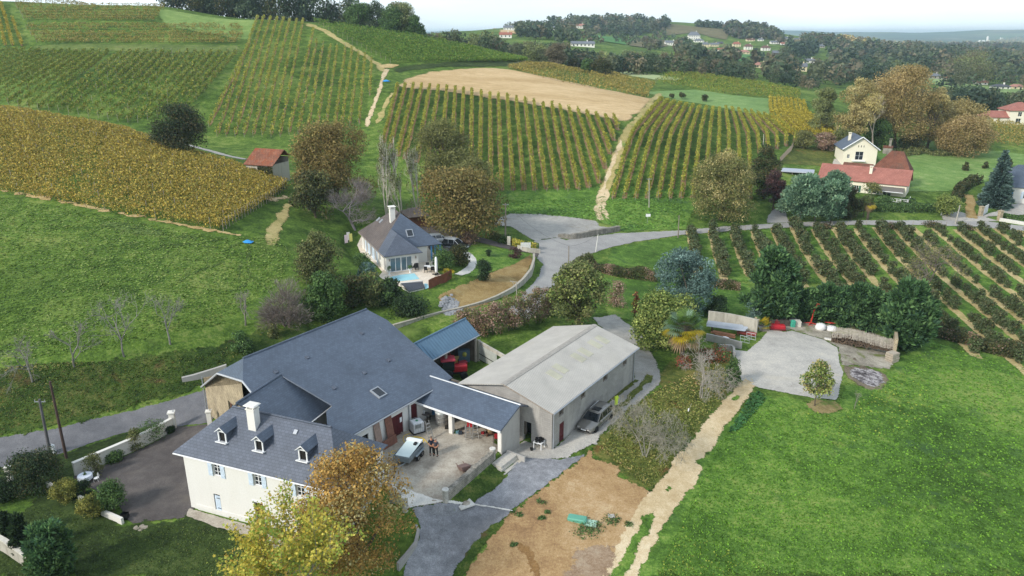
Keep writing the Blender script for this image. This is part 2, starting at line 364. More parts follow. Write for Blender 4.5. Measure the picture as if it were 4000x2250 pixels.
# ================================================================== THE SETTING: ground, roads, yards
GRASS=ground('grass',[(.30,'3a4a24'),(.42,'4c5f2e'),(.50,'5a6e36'),(.58,'697c40'),(.70,'84905a')],.035,.45,3.2,.75,.12,
    spots=[(.16,.60,.74,'7a8448'),(1.4,.66,.80,'33501f')])
def terrain():
 ii = np.arange(NTH - 1)[:, None] * NR + np.arange(NR - 1)[None]
 F = np.stack([ii, ii + 1, ii + NR + 1, ii + NR], -1).reshape(-1, 4)[:, ::-1]
 V = np.stack([GX, GY, GZ], -1).reshape(-1, 3)
 me = np_mesh('terrain', V, F, None, True)
 m, t, b, l = _new('land'); v = objvec(t)
 def meadow(stops, sc):
  ns = [noise(t, s, 4, .62, v) for s in sc]; acc = None
  for n, k in zip(ns, (.34, .34, .32)):
   a=t.nodes.new('ShaderNodeMath');a.operation='MULTIPLY_ADD';a.inputs[1].default_value=k;l(n.outputs['Fac'],a.inputs[0])
   if acc is None: a.inputs[2].default_value = 0
   else: l(acc, a.inputs[2])
   acc = a.outputs[0]
  r = ramp(t, stops); l(acc, r.inputs[0]); return r.outputs[0], acc
 near,h=meadow([(.40,'33481c'),(.46,'455c26'),(.50,'536c2c'),(.54,'627a34'),(.61,'828c4c')],(.04,.5,3.0))
 g4=noise(t,12,3,.75,v);q4=ramp(t,[(.32,(.72,)*3),(.68,(1.26,)*3)]);l(g4.outputs['Fac'],q4.inputs[0]);near=mixc(t,1.0,near,q4.outputs[0],'MULTIPLY')
 s = noise(t, .12, 5, .6, v, .4); q = ramp(t, [(.58,(0,0,0)),(.72,(1,1,1))]); l(s.outputs['Fac'], q.inputs[0])
 near = mixc(t, q.outputs[0], near, '6f8040')
 vo = t.nodes.new('ShaderNodeTexVoronoi'); vo.inputs['Scale'].default_value = .0042; l(v, vo.inputs['Vector'])
 fr=ramp(t,[(0,'33482c'),(.3,'3c5530'),(.45,'55693a'),(.6,'54753c'),(.75,'8a7f58'),(.9,'4a5634'),(1,'6a6a44')])
 sep=t.nodes.new('ShaderNodeSeparateColor');l(vo.outputs['Color'],sep.inputs[0]);l(sep.outputs[0],fr.inputs[0])
 fn=noise(t,.03,5,.7,v);fq=ramp(t,[(.35,(.55,.55,.55)),(.65,(1.15,1.15,1.15))]);l(fn.outputs['Fac'],fq.inputs[0])
 far = mixc(t, 1.0, fr.outputs[0], fq.outputs[0], 'MULTIPLY')
 ln = t.nodes.new('ShaderNodeVectorMath'); ln.operation = 'LENGTH'; l(v, ln.inputs[0])
 mr=t.nodes.new('ShaderNodeMapRange');mr.inputs[1].default_value=1400;mr.inputs[2].default_value=2600;l(ln.outputs['Value'],mr.inputs[0])
 l(mixc(t, mr.outputs[0], near, far), b.inputs['Base Color'])
 b.inputs['Roughness'].default_value = 1; b.inputs['Specular IOR Level'].default_value = .1
 bump(t, b, h, .7, .12)
 return tag(link('terrain', me, None, m), kind='structure')
terrain()
LAYER = [0.0]
def sheet(name, px, m, jit=.12, off=.03, step=.011, world=False, fe=None):
 """a surface laid on the ground: outline read on the photo, roughened edge, filled with small triangles"""
 px = np.array(px, float)
 if world: W0 = px
 else:
  dn = []
  for i in range(len(px)):
   a, c = px[i], px[(i + 1) % len(px)]
   k = max(2, int(np.hypot(*(c - a)) / 7))
   dn += [a + (c - a) * j / k for j in range(k)]
  W0=GA(dn)[:,:2];r=np.hypot(W0[:,0],W0[:,1]);W0=W0[r<2.0*np.median(r)]
 pts = []
 for i in range(len(W0)):
  a, c = W0[i], W0[(i + 1) % len(W0)]; r = np.hypot(*a); st = max(.4, step * r)
  k = max(1, int(np.hypot(*(c - a)) / st)); pts += [a + (c - a) * j / k for j in range(k)]
 pts = np.array(pts); r = np.hypot(pts[:, 0], pts[:, 1])
 n = len(pts); j = rng.normal(0, 1, (n, 2)); j = (j + np.roll(j, 1, 0) * .6); pts = pts + j * jit * .6
 return fill(name, [pts], m, off, step, fe if fe is not None else max(.12, jit * 4))
def fill(name, loops, m, off=.03, step=.011, fe=.3):
 V, Fa, Fc = [], [], []
 for pts in loops:
  tg=np.roll(pts,-1,0)-np.roll(pts,1,0);A_=(pts[:,0]*np.roll(pts[:,1],-1)-np.roll(pts[:,0],-1)*pts[:,1]).sum();nn=np.stack([tg[:,1],-tg[:,0]],-1)*np.sign(A_);nn/=np.linalg.norm(nn,axis=1)[:,None]+1e-9
  pts = pts + nn * fe * .42
  n = len(pts); b = len(V)
  lo,hi=pts.min(0),pts.max(0);rm=max(15.,np.hypot(pts[:,0],pts[:,1]).min());st=max(.9,step*1.7*rm)
  gx,gy=np.meshgrid(np.arange(lo[0],hi[0],st),np.arange(lo[1],hi[1],st));gx=gx.ravel();gy=gy.ravel()
  sd = poly_sd(gx, gy, [tuple(p) for p in pts]); k = sd < -st * .35
  ring=pts-nn*fe*1.05;rs_=poly_sd(ring[:,0],ring[:,1],[tuple(p) for p in pts]);ring=ring[rs_<-fe*.6];c_=pts-nn*fe*3;rs_=poly_sd(c_[:,0],c_[:,1],[tuple(p) for p in pts]);ring=np.concatenate([ring,c_[rs_<-fe*2]])
  allp = [Vector(p) for p in pts] + [Vector(p) for p in ring] + [Vector((x, y)) for x, y in zip(gx[k], gy[k])]
  ov, oe, of, *_ = delaunay_2d_cdt(allp, [], [list(range(n))], 1, 1e-4)
  q = np.array([tuple(p) for p in ov]); w_ = np.ones(len(q))
  w_ = 1 + poly_sd(q[:, 0], q[:, 1], [tuple(p) for p in pts]) / fe; w_[:n] = 1; Fa += list(w_)
  V += [(p.x, p.y) for p in ov]; Fc += [tuple(i + b for i in f) for f in of]
 V=np.array(V);r=np.hypot(V[:,0],V[:,1]);z=T(V[:,0],V[:,1])+off+np.clip(r-80,0,None)*.00035
 me = bpy.data.meshes.new(name)
 F3 = [f for f in Fc]
 V3 = np.column_stack([V, z])
 ok = []
 for f in F3:
  a, b_, c = V[f[0]], V[f[1]], V[f[2]]
  ok.append(f if (b_[0]-a[0])*(c[1]-a[1])-(b_[1]-a[1])*(c[0]-a[0]) > 0 else f[::-1])
 me.from_pydata([tuple(p) for p in V3], [], ok); me.update()
 at = me.attributes.new('F', 'FLOAT', 'POINT'); at.data.foreach_set('value', np.array(Fa, np.float32))
 return tag(link(name, me, None, m), kind='structure')
def ribbon(name, px, wid, m, jit=.1, off=.035, world=False):
 """track of a given width along a line read on the photo"""
 if world: W_ = np.array(px, float)
 else:
  px = np.array(px, float); dn = []
  for i in range(len(px) - 1):
   k=max(2,int(np.hypot(*(px[i+1]-px[i]))/6));dn+=[px[i]+(px[i+1]-px[i])*j/k for j in range(k)]
  dn.append(px[-1]); W_ = GA(dn)[:, :2]; r = np.hypot(W_[:, 0], W_[:, 1]); W_ = W_[r < 2.0 * np.median(r)]
  for _ in range(3): W_[1:-1] = (W_[:-2] + 2 * W_[1:-1] + W_[2:]) / 4
 tg=np.gradient(W_,axis=0);nn=np.stack([-tg[:,1],tg[:,0]],-1);nn/=np.linalg.norm(nn,axis=1)[:,None]+1e-9
 wv = np.linspace(*wid, len(W_))[:, None] / 2 if hasattr(wid, '__len__') else wid / 2
 a = W_ + nn * wv; c = W_ - nn * wv
 return sheet(name,np.concatenate([a,c[::-1]]),m,jit,off,world=True,fe=max(.12,min(float(np.max(wid))*.45,jit*4)))
ASPH=ground('asphalt',[(.3,'5d5d60'),(.5,'6d6d70'),(.7,'7f7e80')],.08,.7,9,.25,.02,.9,spots=[(.22,.58,.75,'62605f')])
ASPHD=ground('dark_asphalt',[(.3,'4b4645'),(.5,'5a5553'),(.7,'6b6561')],.1,.8,9,.25,.02,.92,spots=[(.3,.6,.8,'6c655e')])
ROADL=ground('pale_asphalt',[(.3,'8d8b89'),(.5,'9c9a97'),(.7,'aaa8a3')],.06,.5,6,.2,.02,.9,spots=[(.15,.62,.8,'8a8786')])
CONC=ground('yard_concrete',[(.3,'8b8072'),(.45,'a0978a'),(.55,'aea698'),(.7,'bfb8aa')],.16,.9,6,.2,.02,.9,spots=[(.28,.56,.70,'857c70'),(.9,.68,.8,'74695d')])
CONC2=ground('weathered_concrete',[(.3,'98948d'),(.45,'aaa69f'),(.55,'b7b3ab'),(.7,'c5bfb2')],.09,.6,5,.25,.02,.92,spots=[(.12,.55,.72,'c0b7a4'),(.7,.70,.82,'7f7a70')])
PALE = ground('pale_concrete', [(.3,'c0bcb4'),(.5,'cfccc5'),(.7,'dcd9d3')], .2, 1, 7, .15, .02, .9)
GRAV=ground('grey_gravel',[(.32,'6a6b6e'),(.45,'7e7f83'),(.55,'8d8e92'),(.68,'a7a8ab')],.12,1.4,11,.7,.04,.95,spots=[(.35,.6,.8,'76777b')])
GRAVW=ground('pale_gravel',[(.3,'8f8c86'),(.5,'a3a09a'),(.7,'b9b4ab')],.1,1.0,8,.5,.04,.95,spots=[(.3,.58,.75,'8f887a')])
DIRT=ground('bare_soil',[(.3,'86694c'),(.43,'9a7c58'),(.52,'a78a62'),(.6,'b0936d'),(.72,'bda581')],.11,.8,5,.7,.06,1,spots=[(.09,.60,.75,'9c8065'),(1.9,.68,.80,'80643f')])
WET = ground('wet_soil', [(.3,'745637'),(.5,'86663f'),(.7,'96764e')], .3, 1.5, 6, .5, .05, .8)
TRACK=ground('track_dirt',[(.3,'b19a74'),(.45,'c2ad88'),(.55,'cdb996'),(.7,'d8c8a8')],.12,1.0,6,.6,.05,1,spots=[(1.1,.66,.8,'9c8b64')])
STUB=ground('stubble',[(.3,'a98e63'),(.43,'b99e73'),(.52,'c4a97f'),(.62,'ceb48b'),(.72,'d6c096')],.03,.3,2.2,.6,.1,1,spots=[(.05,.6,.75,'b89b75')],vec=((1,3,1),(0,0,.5)))
SOIL = ground('vine_soil', [(.3,'655038'),(.45,'776045'),(.55,'8a7252'),(.7,'9c8563')], .2, 1, 5, .5, .06, 1)
STRAW=ground('dry_strip',[(.3,'a08a5d'),(.45,'b49c6c'),(.55,'c2ac7c'),(.7,'cfbd92')],.2,1,5,.5,.06,1,spots=[(.6,.58,.72,'76804a')])
DEAD=ground('dead_grass',[(.3,'76623f'),(.45,'8c754b'),(.55,'9a8357'),(.7,'a89569')],.1,.7,5,.5,.06,1,spots=[(.5,.66,.8,'6f6a3a')])
ROUGH=ground('rough_grass',[(.3,'37421f'),(.43,'4c5728'),(.52,'5e6630'),(.6,'70703a'),(.72,'8a7a46')],.15,1.1,5,.9,.12,1,spots=[(.5,.60,.72,'6d4f2f'),(1.6,.68,.78,'8b6a35')])
LAWN=ground('dark_lawn',[(.32,'232f17'),(.43,'2f3d1d'),(.52,'3a4a23'),(.6,'47552b'),(.72,'5e653c')],.12,1.0,5,.7,.1,1,spots=[(1.8,.70,.80,'7a7440')])  # a darker green than the meadow grass
LUSH=ground('lush_grass',[(.32,'364f1e'),(.43,'476527'),(.5,'55752f'),(.57,'678638'),(.7,'86944e')],.06,.7,3.5,.9,.14,1,spots=[(.20,.58,.72,'3f5a34'),(.33,.62,.78,'7f8a48'),(2.6,.64,.76,'33491f')])
BANK=ground('bank_grass',[(.3,'1f2d14'),(.43,'2f421b'),(.52,'3e5222'),(.6,'4f5e2b'),(.72,'6b6a3c')],.14,1.0,5,.9,.12,1,spots=[(.33,.6,.72,'5a4630'),(1.5,.66,.78,'7d6437')])
TERR = ground('terrace_paving', [(.3,'cdc0ad'),(.5,'dacdbb'),(.7,'e2d8c8')], .3, 1.2, 6, .15, .02, .8)
TYRE=ground('pressed_grass',[(.32,'2c3d1b'),(.43,'3c4f25'),(.50,'495c2c'),(.57,'556a33'),(.68,'6f7b46')],.08,.6,3.2,.8,.1,1)
ASH=ground('ash',[(.3,'3d393a'),(.42,'5c5656'),(.5,'8b8585'),(.58,'bdb8b6'),(.7,'6f5a4c')],.6,2.2,7,.8,.08,1)
sheet('bank',D('d',(-40,925),(60,930),(150,925),(300,905),(430,880),(540,868),(640,835),(760,800),(800,850),(640,905),(516,978),(446,1001),(335,1031),(235,1053),(134,1078),(0,1098),(-40,1105)),BANK,.3,.09)
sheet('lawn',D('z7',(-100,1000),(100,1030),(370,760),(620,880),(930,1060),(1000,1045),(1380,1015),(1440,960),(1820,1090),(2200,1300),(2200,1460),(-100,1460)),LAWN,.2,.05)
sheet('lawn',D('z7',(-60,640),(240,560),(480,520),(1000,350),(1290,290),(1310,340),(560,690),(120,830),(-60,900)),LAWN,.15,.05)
sheet('field',D('d',(2245,905),(2330,850),(2420,885),(2640,900),(2700,1450),(1560,1460),(1660,1270),(1800,1090),(1905,985),(2030,1010),(2105,1030),(2120,960),(2180,975),(2240,930)),LUSH,.3,.04)
sheet('field',D('b2',(800,110),(1090,0),(1500,-300),(2050,-40),(2029,110),(1850,300),(1550,650),(1300,980),(1100,1250),(960,1400),(700,1220),(300,930),(400,740),(650,520),(900,320),(1090,150)),ROUGH,.25,.04)
sheet('field',D('z5',(1250,170),(1230,-10),(2100,-40),(2700,-10),(2600,280),(2100,300),(2080,275),(1930,215),(1500,165)),LUSH,.3,.04)
sheet('field',D('z6',(0,330),(500,290),(900,268),(1300,252),(1800,254),(2200,266),(2700,300),(2700,1200),(2200,1150),(1850,1000),(1200,690),(600,680),(-40,640),(-250,560),(-560,560),(-520,420)),LUSH,.3,.04)
sheet('field',D('z5',(1760,590),(1850,640),(2400,660),(3050,690),(3300,900),(2900,950),(2600,1000),(2150,960),(2000,930),(1950,700)),LUSH,.25,.04)
sheet('lawn',D('z5',(960,400),(1260,430),(1440,470),(1270,560),(1000,640),(900,640),(1010,560),(960,470)),LUSH,.12,.04)
sheet('lane',D('z7',(-60,415),(0,400),(400,340),(700,265),(1000,200),(1330,110),(1540,45),(1700,10),(1700,150),(1640,200),(1580,290),(1330,320),(1270,290),(1000,350),(700,440),(480,520),(230,572),(0,640),(-60,660)),ASPH,.06,.04)
sheet('parking_yard',D('z7',(1325,325),(1600,300),(1640,400),(1480,905),(1440,960),(1380,1010),(1000,1050),(940,1000),(850,860),(620,760),(545,700),(820,600),(1180,430)),ASPHD,.06,.045)
sheet('pavement',D('z7',(1420,940),(1400,1000),(1560,1060),(1820,1140),(2100,1260),(2200,1230),(1900,1080)),CONC,.04,.12,fe=.1)
sheet('courtyard',D('z8',(150,600),(0,400),(200,250),(560,120),(1380,160),(1375,425),(1190,500),(1140,560),(820,860),(780,890),(500,935),(330,760)),CONC,.03,.045)
sheet('ramp', D('z8',(325,712),(400,752),(560,815),(700,862),(790,886),(500,935),(470,860)), PALE, .03, .06)
sheet('driveway',D('z8',(500,938),(780,890),(960,897),(1000,890),(1140,800),(1245,700),(1360,545),(1520,545),(1640,570),(1750,550),(1850,520),(1925,465),(1850,530),(1640,690),(1310,935),(1180,1050),(1000,1220),(850,1442),(800,1560),(450,1560),(500,1300),(600,1170),(600,1060),(540,960)),GRAV,.07,.045)
sheet('verge',D('z8',(1190,1045),(1130,1060),(1000,1200),(870,1370),(820,1500),(900,1500),(1000,1320),(1100,1180),(1200,1080)),BANK,.09,.06)
sheet('verge',D('z8',(840,860),(1130,620),(1250,670),(1245,700),(1140,800),(1000,890),(880,895)),BANK,.1,.05)
sheet('apron',D('z8',(1230,520),(1375,425),(1590,490),(1830,345),(1950,400),(1920,440),(1700,560),(1520,565),(1360,556)),CONC2,.08,.06)
sheet('track',D('b2',(0,770),(350,440),(790,110),(800,0),(700,-200),(330,-600),(600,-640),(900,-400),(1090,0),(1090,150),(900,320),(650,520),(400,740),(380,830)),GRAVW,.12,.045)
ribbon('verge', D('b2',(520,500),(760,300),(960,120),(985,40)), .7, ROUGH, .16, .07)
ribbon('verge', D('b2',(480,380),(650,240),(830,100)), .5, ROUGH, .16, .07)
sheet('bare_soil',D('z8',(1930,480),(1850,530),(1640,690),(1310,945),(1200,1060),(1000,1330),(890,1500),(880,1560),(2000,1560),(2150,1200),(2320,900),(2310,800),(2100,700),(2090,620),(1900,560)),DIRT,.14,.05)
sheet('bare_soil',D('b1',(1540,640),(1760,560),(1960,610),(1960,720),(1800,960),(1400,960),(1480,780)),ground('grey_soil',[(.3,'7d6650'),(.45,'8f7861'),(.55,'9c8770'),(.7,'ab9a83')],.1,.8,5,.6,.05,1),.25,.06)
sheet('wet_patch',D('b1',(745,490),(860,500),(960,550),(1040,610),(1150,660),(1140,720),(1180,830),(1190,930),(1120,920),(1060,790),(1020,690),(960,600),(880,560),(800,520)),WET,.14,.065)
ribbon('track',D('b1',(2660,-330),(2560,-130),(2430,30),(2300,160),(2180,350),(2060,560),(1960,740),(1850,960),(1800,1080)),(1.5,1.0),TRACK,.1,.055)
ribbon('track',D('b1',(2760,-230),(2660,-60),(2520,120),(2430,260),(2330,420),(2230,600),(2140,800),(2080,960),(2030,1080)),(1.5,1.0),TRACK,.1,.055)
sheet('track',D('b2',(2100,40),(2029,110),(1850,300),(1550,650),(1300,980),(1100,1250),(960,1420),(1010,1600),(1180,1600),(1290,1440),(1480,1080),(1700,860),(1870,580),(2029,400),(2150,240),(2180,130)),TRACK,.13,.05)
for pts in ([(1140,1380),(1180,1310),(1250,1290),(1220,1360),(1160,1400)],[(1890,350),(1930,290),(2000,240),(2030,250),(1960,340)],[(1660,650),(1700,640),(1730,665),(1690,670)],[(1400,1040),(1430,1030),(1440,1060),(1410,1065)]):
 sheet('verge', D('b2', *pts), LUSH, .1, .075)
sheet('verge',D('b1',(2330,270),(2200,300),(2160,440),(2040,660),(1900,900),(1860,1000),(2010,1000),(2110,760),(2210,560),(2310,390)),LUSH,.12,.07)
sheet('yard',D('a5',(900,370),(950,310),(1120,330),(1200,312),(1550,412),(1700,500),(1740,700),(1765,790),(1700,1065),(1450,1050),(850,935),(700,875),(640,850),(620,700),(565,520),(720,540),(860,420)),CONC2,.05,.05)
sheet('yard',D('a5',(860,330),(1000,170),(1450,180),(1900,250),(2340,440),(2340,640),(2270,740),(2000,700),(1750,690),(1735,500),(1550,405),(1200,305),(1100,325)),ground('mossy_yard',[(.3,'7b7468'),(.43,'928b7d'),(.52,'a29b8c'),(.6,'b0a898'),(.72,'beb7a8')],.2,.9,5,.4,.04,1,spots=[(.35,.54,.64,'69713c'),(.6,.62,.72,'5e5142')]),.15,.045)
sheet('ash_patch',D('a5',(1830,770),(1900,720),(2080,740),(2200,800),(2210,880),(2120,930),(1980,890),(1880,830)),ASH,.14,.065)
sheet('bare_soil',D('a5',(1760,700),(1860,690),(2080,720),(2240,800),(2260,870),(2180,960),(2080,960),(1930,910),(1800,820)),ground('scorched',[(.3,'5e5347'),(.5,'7d7260'),(.7,'92876f')],.2,1.1,5,.5,.05,1,spots=[(.6,.6,.72,'69713c')]),.2,.055)
sheet('bare_soil',D('a5',(1370,1110),(1440,1060),(1560,1060),(1740,1090),(1760,1170),(1600,1230),(1450,1200)),ground('worn_grass',[(.3,'6f6240'),(.5,'8d7f58'),(.7,'a3946c')],.2,1.1,5,.5,.05,1,spots=[(.6,.55,.68,'5b6b33')]),.2,.055)
sheet('road',D('z5',(1240,900),(1360,790),(1480,640),(1520,545),(1475,500),(1500,455),(1450,370),(1620,345),(1700,362),(2080,312),(2557,290),(2957,255),(3200,240),(3520,224),(3960,214),(4510,214),(4800,214),(4930,232),(5200,265),(5200,300),(4760,262),(4360,250),(3860,248),(3460,262),(3060,285),(2557,325),(2200,378),(2000,425),(1850,475),(1750,525),(1690,580),(1600,700),(1500,860),(1420,960)),ROADL,.1,.04)
sheet('gravel_lot',D('z5',(1150,250),(1170,215),(1260,165),(1500,168),(1750,193),(1920,220),(1945,258),(2080,278),(2060,300),(1650,350),(1610,345),(1450,372),(1400,335),(1280,262)),GRAVW,.15,.05)
sheet('driveway',D('z5',(1500,455),(1310,412),(1050,342),(900,292),(640,240),(560,250),(560,420),(800,455),(960,425),(1000,372),(1260,432),(1430,462),(1475,500)),ASPHD,.08,.045)
ribbon('path', D('z5',(935,455),(985,490),(1000,530),(975,580),(925,610),(880,625)), 1.3, PALE, .04, .06)
sheet('terrace',D('a3',(330,700),(420,500),(1520,650),(1560,760),(1660,850),(1640,1100),(1800,1230),(1560,1420),(1300,1500),(1100,1420),(860,1340),(700,1230),(760,1160),(680,1060),(390,830)),TERR,.03,.06)
sheet('bank',D('z5',(1430,462),(1448,520),(1390,640),(1300,735),(1100,842),(900,897),(800,900),(720,790),(800,740),(960,680),(1150,600),(1270,500)),DEAD,.15,.03)
sheet('lane',D('z6',(640,235),(655,180),(700,130),(745,112),(800,115),(790,160),(800,200),(830,232)),ROADL,.1,.045)
sheet('driveway',D('z6',(1955,210),(1965,180),(2050,140),(2230,185),(2380,140),(2480,95),(2640,70),(2640,170),(2400,178),(2290,190),(2390,222),(2150,222)),GRAVW,.12,.045)
ribbon('track', D('z6',(2180,200),(2170,150),(2170,90),(2160,20)), 2.2, DEAD, .3, .05)
sheet('yard', D('z3',(1130,1252),(1150,1195),(1210,1190),(1200,1260)), CONC2, .1, .05)
sheet('stubble_field',D('d',(998,214),(1040,192),(1100,180),(1180,173),(1240,171),(1290,177),(1400,199),(1500,221),(1600,241),(1642,250),(1605,285),(1572,307),(1500,292),(1400,274),(1300,257),(1200,242),(1100,228),(1020,222)),STUB,.5,.05)
HAY=ground('hay_track',[(.3,'8b8450'),(.45,'a0955f'),(.55,'b0a06c'),(.7,'c0b07e')],.1,.6,4,.5,.06,1,spots=[(.3,.56,.7,'6d8a3e')])
ribbon('track', D('d',(920,320),(935,280),(950,240),(962,205),(966,185),(975,172)), 1.4, TRACK, .3, .06)
ribbon('track', D('d',(950,310),(968,270),(985,232)), 1.1, HAY, .4, .05)
ribbon('track',D('z2',(-260,180),(-120,230),(0,310),(120,380),(220,440),(290,490),(330,540)),2.6,HAY,.5,.05)
sheet('track', D('z2',(270,490),(370,480),(470,488),(400,510),(310,515)), STRAW, .4, .06)
ribbon('track', D('z5',(1955,215),(1935,150),(1945,60),(1965,-20)), 1.5, TRACK, .25, .06)
ribbon('track', D('z5',(2005,215),(1985,150),(1985,60),(2000,-20)), .9, TRACK, .25, .06)
ribbon('track',D('d',(1518,488),(1536,440),(1552,400),(1570,350),(1585,320),(1612,290),(1635,262),(1660,235)),2.4,HAY,.4,.05)
ribbon('track', D('d',(1512,488),(1530,440),(1548,395),(1563,350)), 1.0, TRACK, .25, .065)
ribbon('track',D('d',(262,322),(300,328),(350,336),(400,348),(460,362),(520,378),(570,392),(620,402)),2.6,GRAVW,.2,.06)
sheet('verge',D('z1',(790,950),(860,955),(1000,985),(1110,1010),(1120,1020),(980,1000),(830,975)),STRAW,.3,.05)
ribbon('track', D('d',(728,512),(712,545),(690,580),(676,618)), (1.5,1.9), HAY, .3, .05)
sheet('track', D('z4',(1900,5),(1990,30),(2170,35),(2180,45),(2050,75),(1990,50)), TRACK, .4, .055)
for px in ([(1830,370),(1760,400),(1690,440),(1660,480)],[(1880,400),(1860,460),(1870,560),(1860,680),(1780,740),(1600,745)],[(1790,400),(1700,520),(1560,570),(1380,640),(1340,690)],[(1700,345),(1500,390),(1250,400),(1120,450),(1085,490)],[(1640,420),(1400,400),(1200,430)],[(1810,470),(1800,560),(1790,690)]):
 ribbon('tyre_tracks', D('z4', *px), .3, TYRE, .16, .05)
ribbon('verge',D('d',(0,478),(100,497),(200,517),(300,537),(400,556),(500,574),(600,592)),.8,STRAW,.35,.05)
sheet('bank',D('z4',(680,200),(800,190),(1050,260),(1300,310),(1500,345),(1480,370),(1250,340),(1000,320),(850,280)),TYRE,.4,.03)
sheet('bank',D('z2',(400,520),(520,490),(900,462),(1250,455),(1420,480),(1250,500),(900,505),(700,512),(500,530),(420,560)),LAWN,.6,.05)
sheet('bank',D('z1',(230,345),(600,330),(1200,335),(1800,345),(1850,390),(1300,400),(700,385),(300,378)),ground('rank_grass',[(.3,'3d4f24'),(.5,'5a6b33'),(.7,'7b8448')],.1,.7,3,.8,.12,1,spots=[(.2,.6,.72,'6b6a48')]),.5,.05)
sheet('field',D('z1',(1190,40),(1260,50),(1600,95),(1930,130),(1900,290),(1830,300),(1250,200),(1180,120)),ground('hill_pasture',[(.3,'55703a'),(.5,'6c8546'),(.7,'879a58')],.03,.3,2.2,.5,.1,1),.5,.04)
sheet('field',D('z3',(-300,690),(100,675),(420,720),(900,765),(940,740),(960,800),(940,850),(690,880),(480,850),(200,790),(0,760)),ground('far_pasture',[(.3,'5d7b46'),(.5,'718d52'),(.7,'8b9f66')],.03,.3,2.2,.5,.1,1),.5,.04)
sheet('field',D('z3',(1450,1130),(1700,1060),(2230,1120),(2600,1160),(2600,1250),(2260,1380),(1980,1442),(1700,1442),(1720,1300),(1460,1230)),ground('house_meadow',[(.3,'55753a'),(.45,'668444'),(.55,'75914f'),(.7,'939f68')],.04,.4,2.5,.5,.1,1,spots=[(.12,.6,.75,'98a266')]),.5,.03)
sheet('garden_bed', D('z3',(830,1100),(1150,1120),(1140,1250),(740,1230)), ROUGH, .3, .04)
def tufts(name, px, n, size, cols, hgt=.2):
 """blades and weeds standing on a meadow"""
 W_=GA(px)[:,:2];r=np.hypot(W_[:,0],W_[:,1]);W_=W_[r<2.2*np.median(r)];lo,hi=np.log(np.hypot(W_[:,0],W_[:,1]).min()),np.log(np.hypot(W_[:,0],W_[:,1]).max());an=np.arctan2(W_[:,0],W_[:,1])
 q=np.exp(rng.uniform(lo,hi,n*3));t=rng.uniform(an.min(),an.max(),n*3);x,y=q*np.sin(t),q*np.cos(t);k=poly_sd(x,y,[tuple(p) for p in W_])<-.2;x,y=x[k][:n],y[k][:n];n=len(x)
 z=T(x,y)+.05;a=rng.uniform(0,6.28,n);s=size*rng.uniform(.5,1.5,n)*np.clip(np.hypot(x,y)/60,.7,2);h=hgt*rng.uniform(.4,1.3,n);dx,dy=np.cos(a)*s/2,np.sin(a)*s/2
 V=np.stack([np.stack([x-dx,y-dy,z],-1),np.stack([x+dx,y+dy,z],-1),np.stack([x+dx*.8+dy*.8,y+dy*.8-dx*.8,z+h],-1),np.stack([x-dx*.8+dy*.8,y-dy*.8-dx*.8,z+h*.9],-1)],1).reshape(-1,3)
 c=np.array([lin(q) for q in cols]);big=np.sin(x*.21+1.3*np.sin(y*.13))+np.sin(y*.17+x*.05);k=(rng.integers(0,len(c),n)*.6+(big+2)/4*len(c)*.5).astype(int)%len(c)
 me=np_mesh(name,V,np.arange(4*n).reshape(n,4),c[k]*rng.uniform(.7,1.3,(n,1)));return tag(link(name,me,None,GRASSB),kind='stuff')
GRASSB = leafmat('grass_blades', .3)
tufts('grass',D('d',(1640,1460),(1800,1110),(1920,1000),(2110,1050),(2260,930),(2340,860),(2640,940),(2700,1460)),22000,.13,['517723','5b8629','678f30','75a037','496e22','93a042'],.07)
tufts('grass',D('d',(-30,490),(300,550),(560,600),(700,600),(740,640),(700,720),(560,820),(300,880),(-30,930)),18000,.14,['5e7a30','688637','758f40','8b9b55','567230'],.07)
tufts('grass',D('d',(-30,930),(300,905),(520,890),(640,850),(560,950),(440,990),(200,1055),(-30,1095)),9000,.13,['586a37','67783b','7a8345','928b52','4f5d30','a58d55'],.08)
tufts('grass',D('b2',(700,420),(1150,150),(1700,-100),(1980,0),(1800,330),(1300,950),(1000,1350),(720,1180),(380,880)),7000,.14,['6e7a3b','848b45','999455','5d6a32','b19b67','8d7648'],.09)
tufts('grass',D('z7',(-60,1030),(300,900),(930,1080),(1400,1040),(1820,1110),(2300,1460),(-60,1460)),7000,.09,['3e5023','4b5f2b','586a31','6c7640'],.05)
tufts('grass',D('z5',(1240,60),(2600,20),(2600,260),(2100,290),(1940,215),(1240,165)),4000,.2,['5b8632','69933b','7aa045','517a2e'],.1)
tufts('weeds',D('a5',(850,950),(760,1000),(600,1250),(470,1430),(620,1440),(800,1230),(950,1060)),1100,.2,['3f6a3c','4b7a46','44683a','568850'],.1)

LEAF = leafmat('vine_leaf', .2)
STAKE = plain('stake_wood', '9a9184', .85, 0, .25, 6)
stake_me = {}
def stake(h, r=.05):
 k = (h, r)
 if k not in stake_me:
  b = MB(); b.tube((0, 0, -.2), (0, 0, h), r, r * .85, 5)
  o = b.build('post', STAKE); stake_me[k] = o.data; bpy.data.objects.remove(o)
 return stake_me[k]
PAL = {k: np.array([lin(c) for c in v]) for k, v in {
 'gold': ['a89844', 'b8a448', '948f46', '848444', 'baa04a', 'a28c42', '927f42', 'c4b056'],
 'lime': ['98a03e', '8c963a', 'a8a844', '7e8c38', 'b4aa4c', '8c863e', '9c923e'],
 'mid': ['6a8234', '788c38', '8c9440', '9c9a44', '5e7830', '8e8440'],
 'dark': ['567a30', '628636', '70903c', '7c963f', '4c6c2c', '8a9244'],
 'brown': ['9a8a48', '8e8444', 'a69450', '848242', '9c8e54', 'b09c54'],
 'yell': ['b4a43c', 'a6982f', 'c0ad48', '98903a', '8d8636']}.items()}
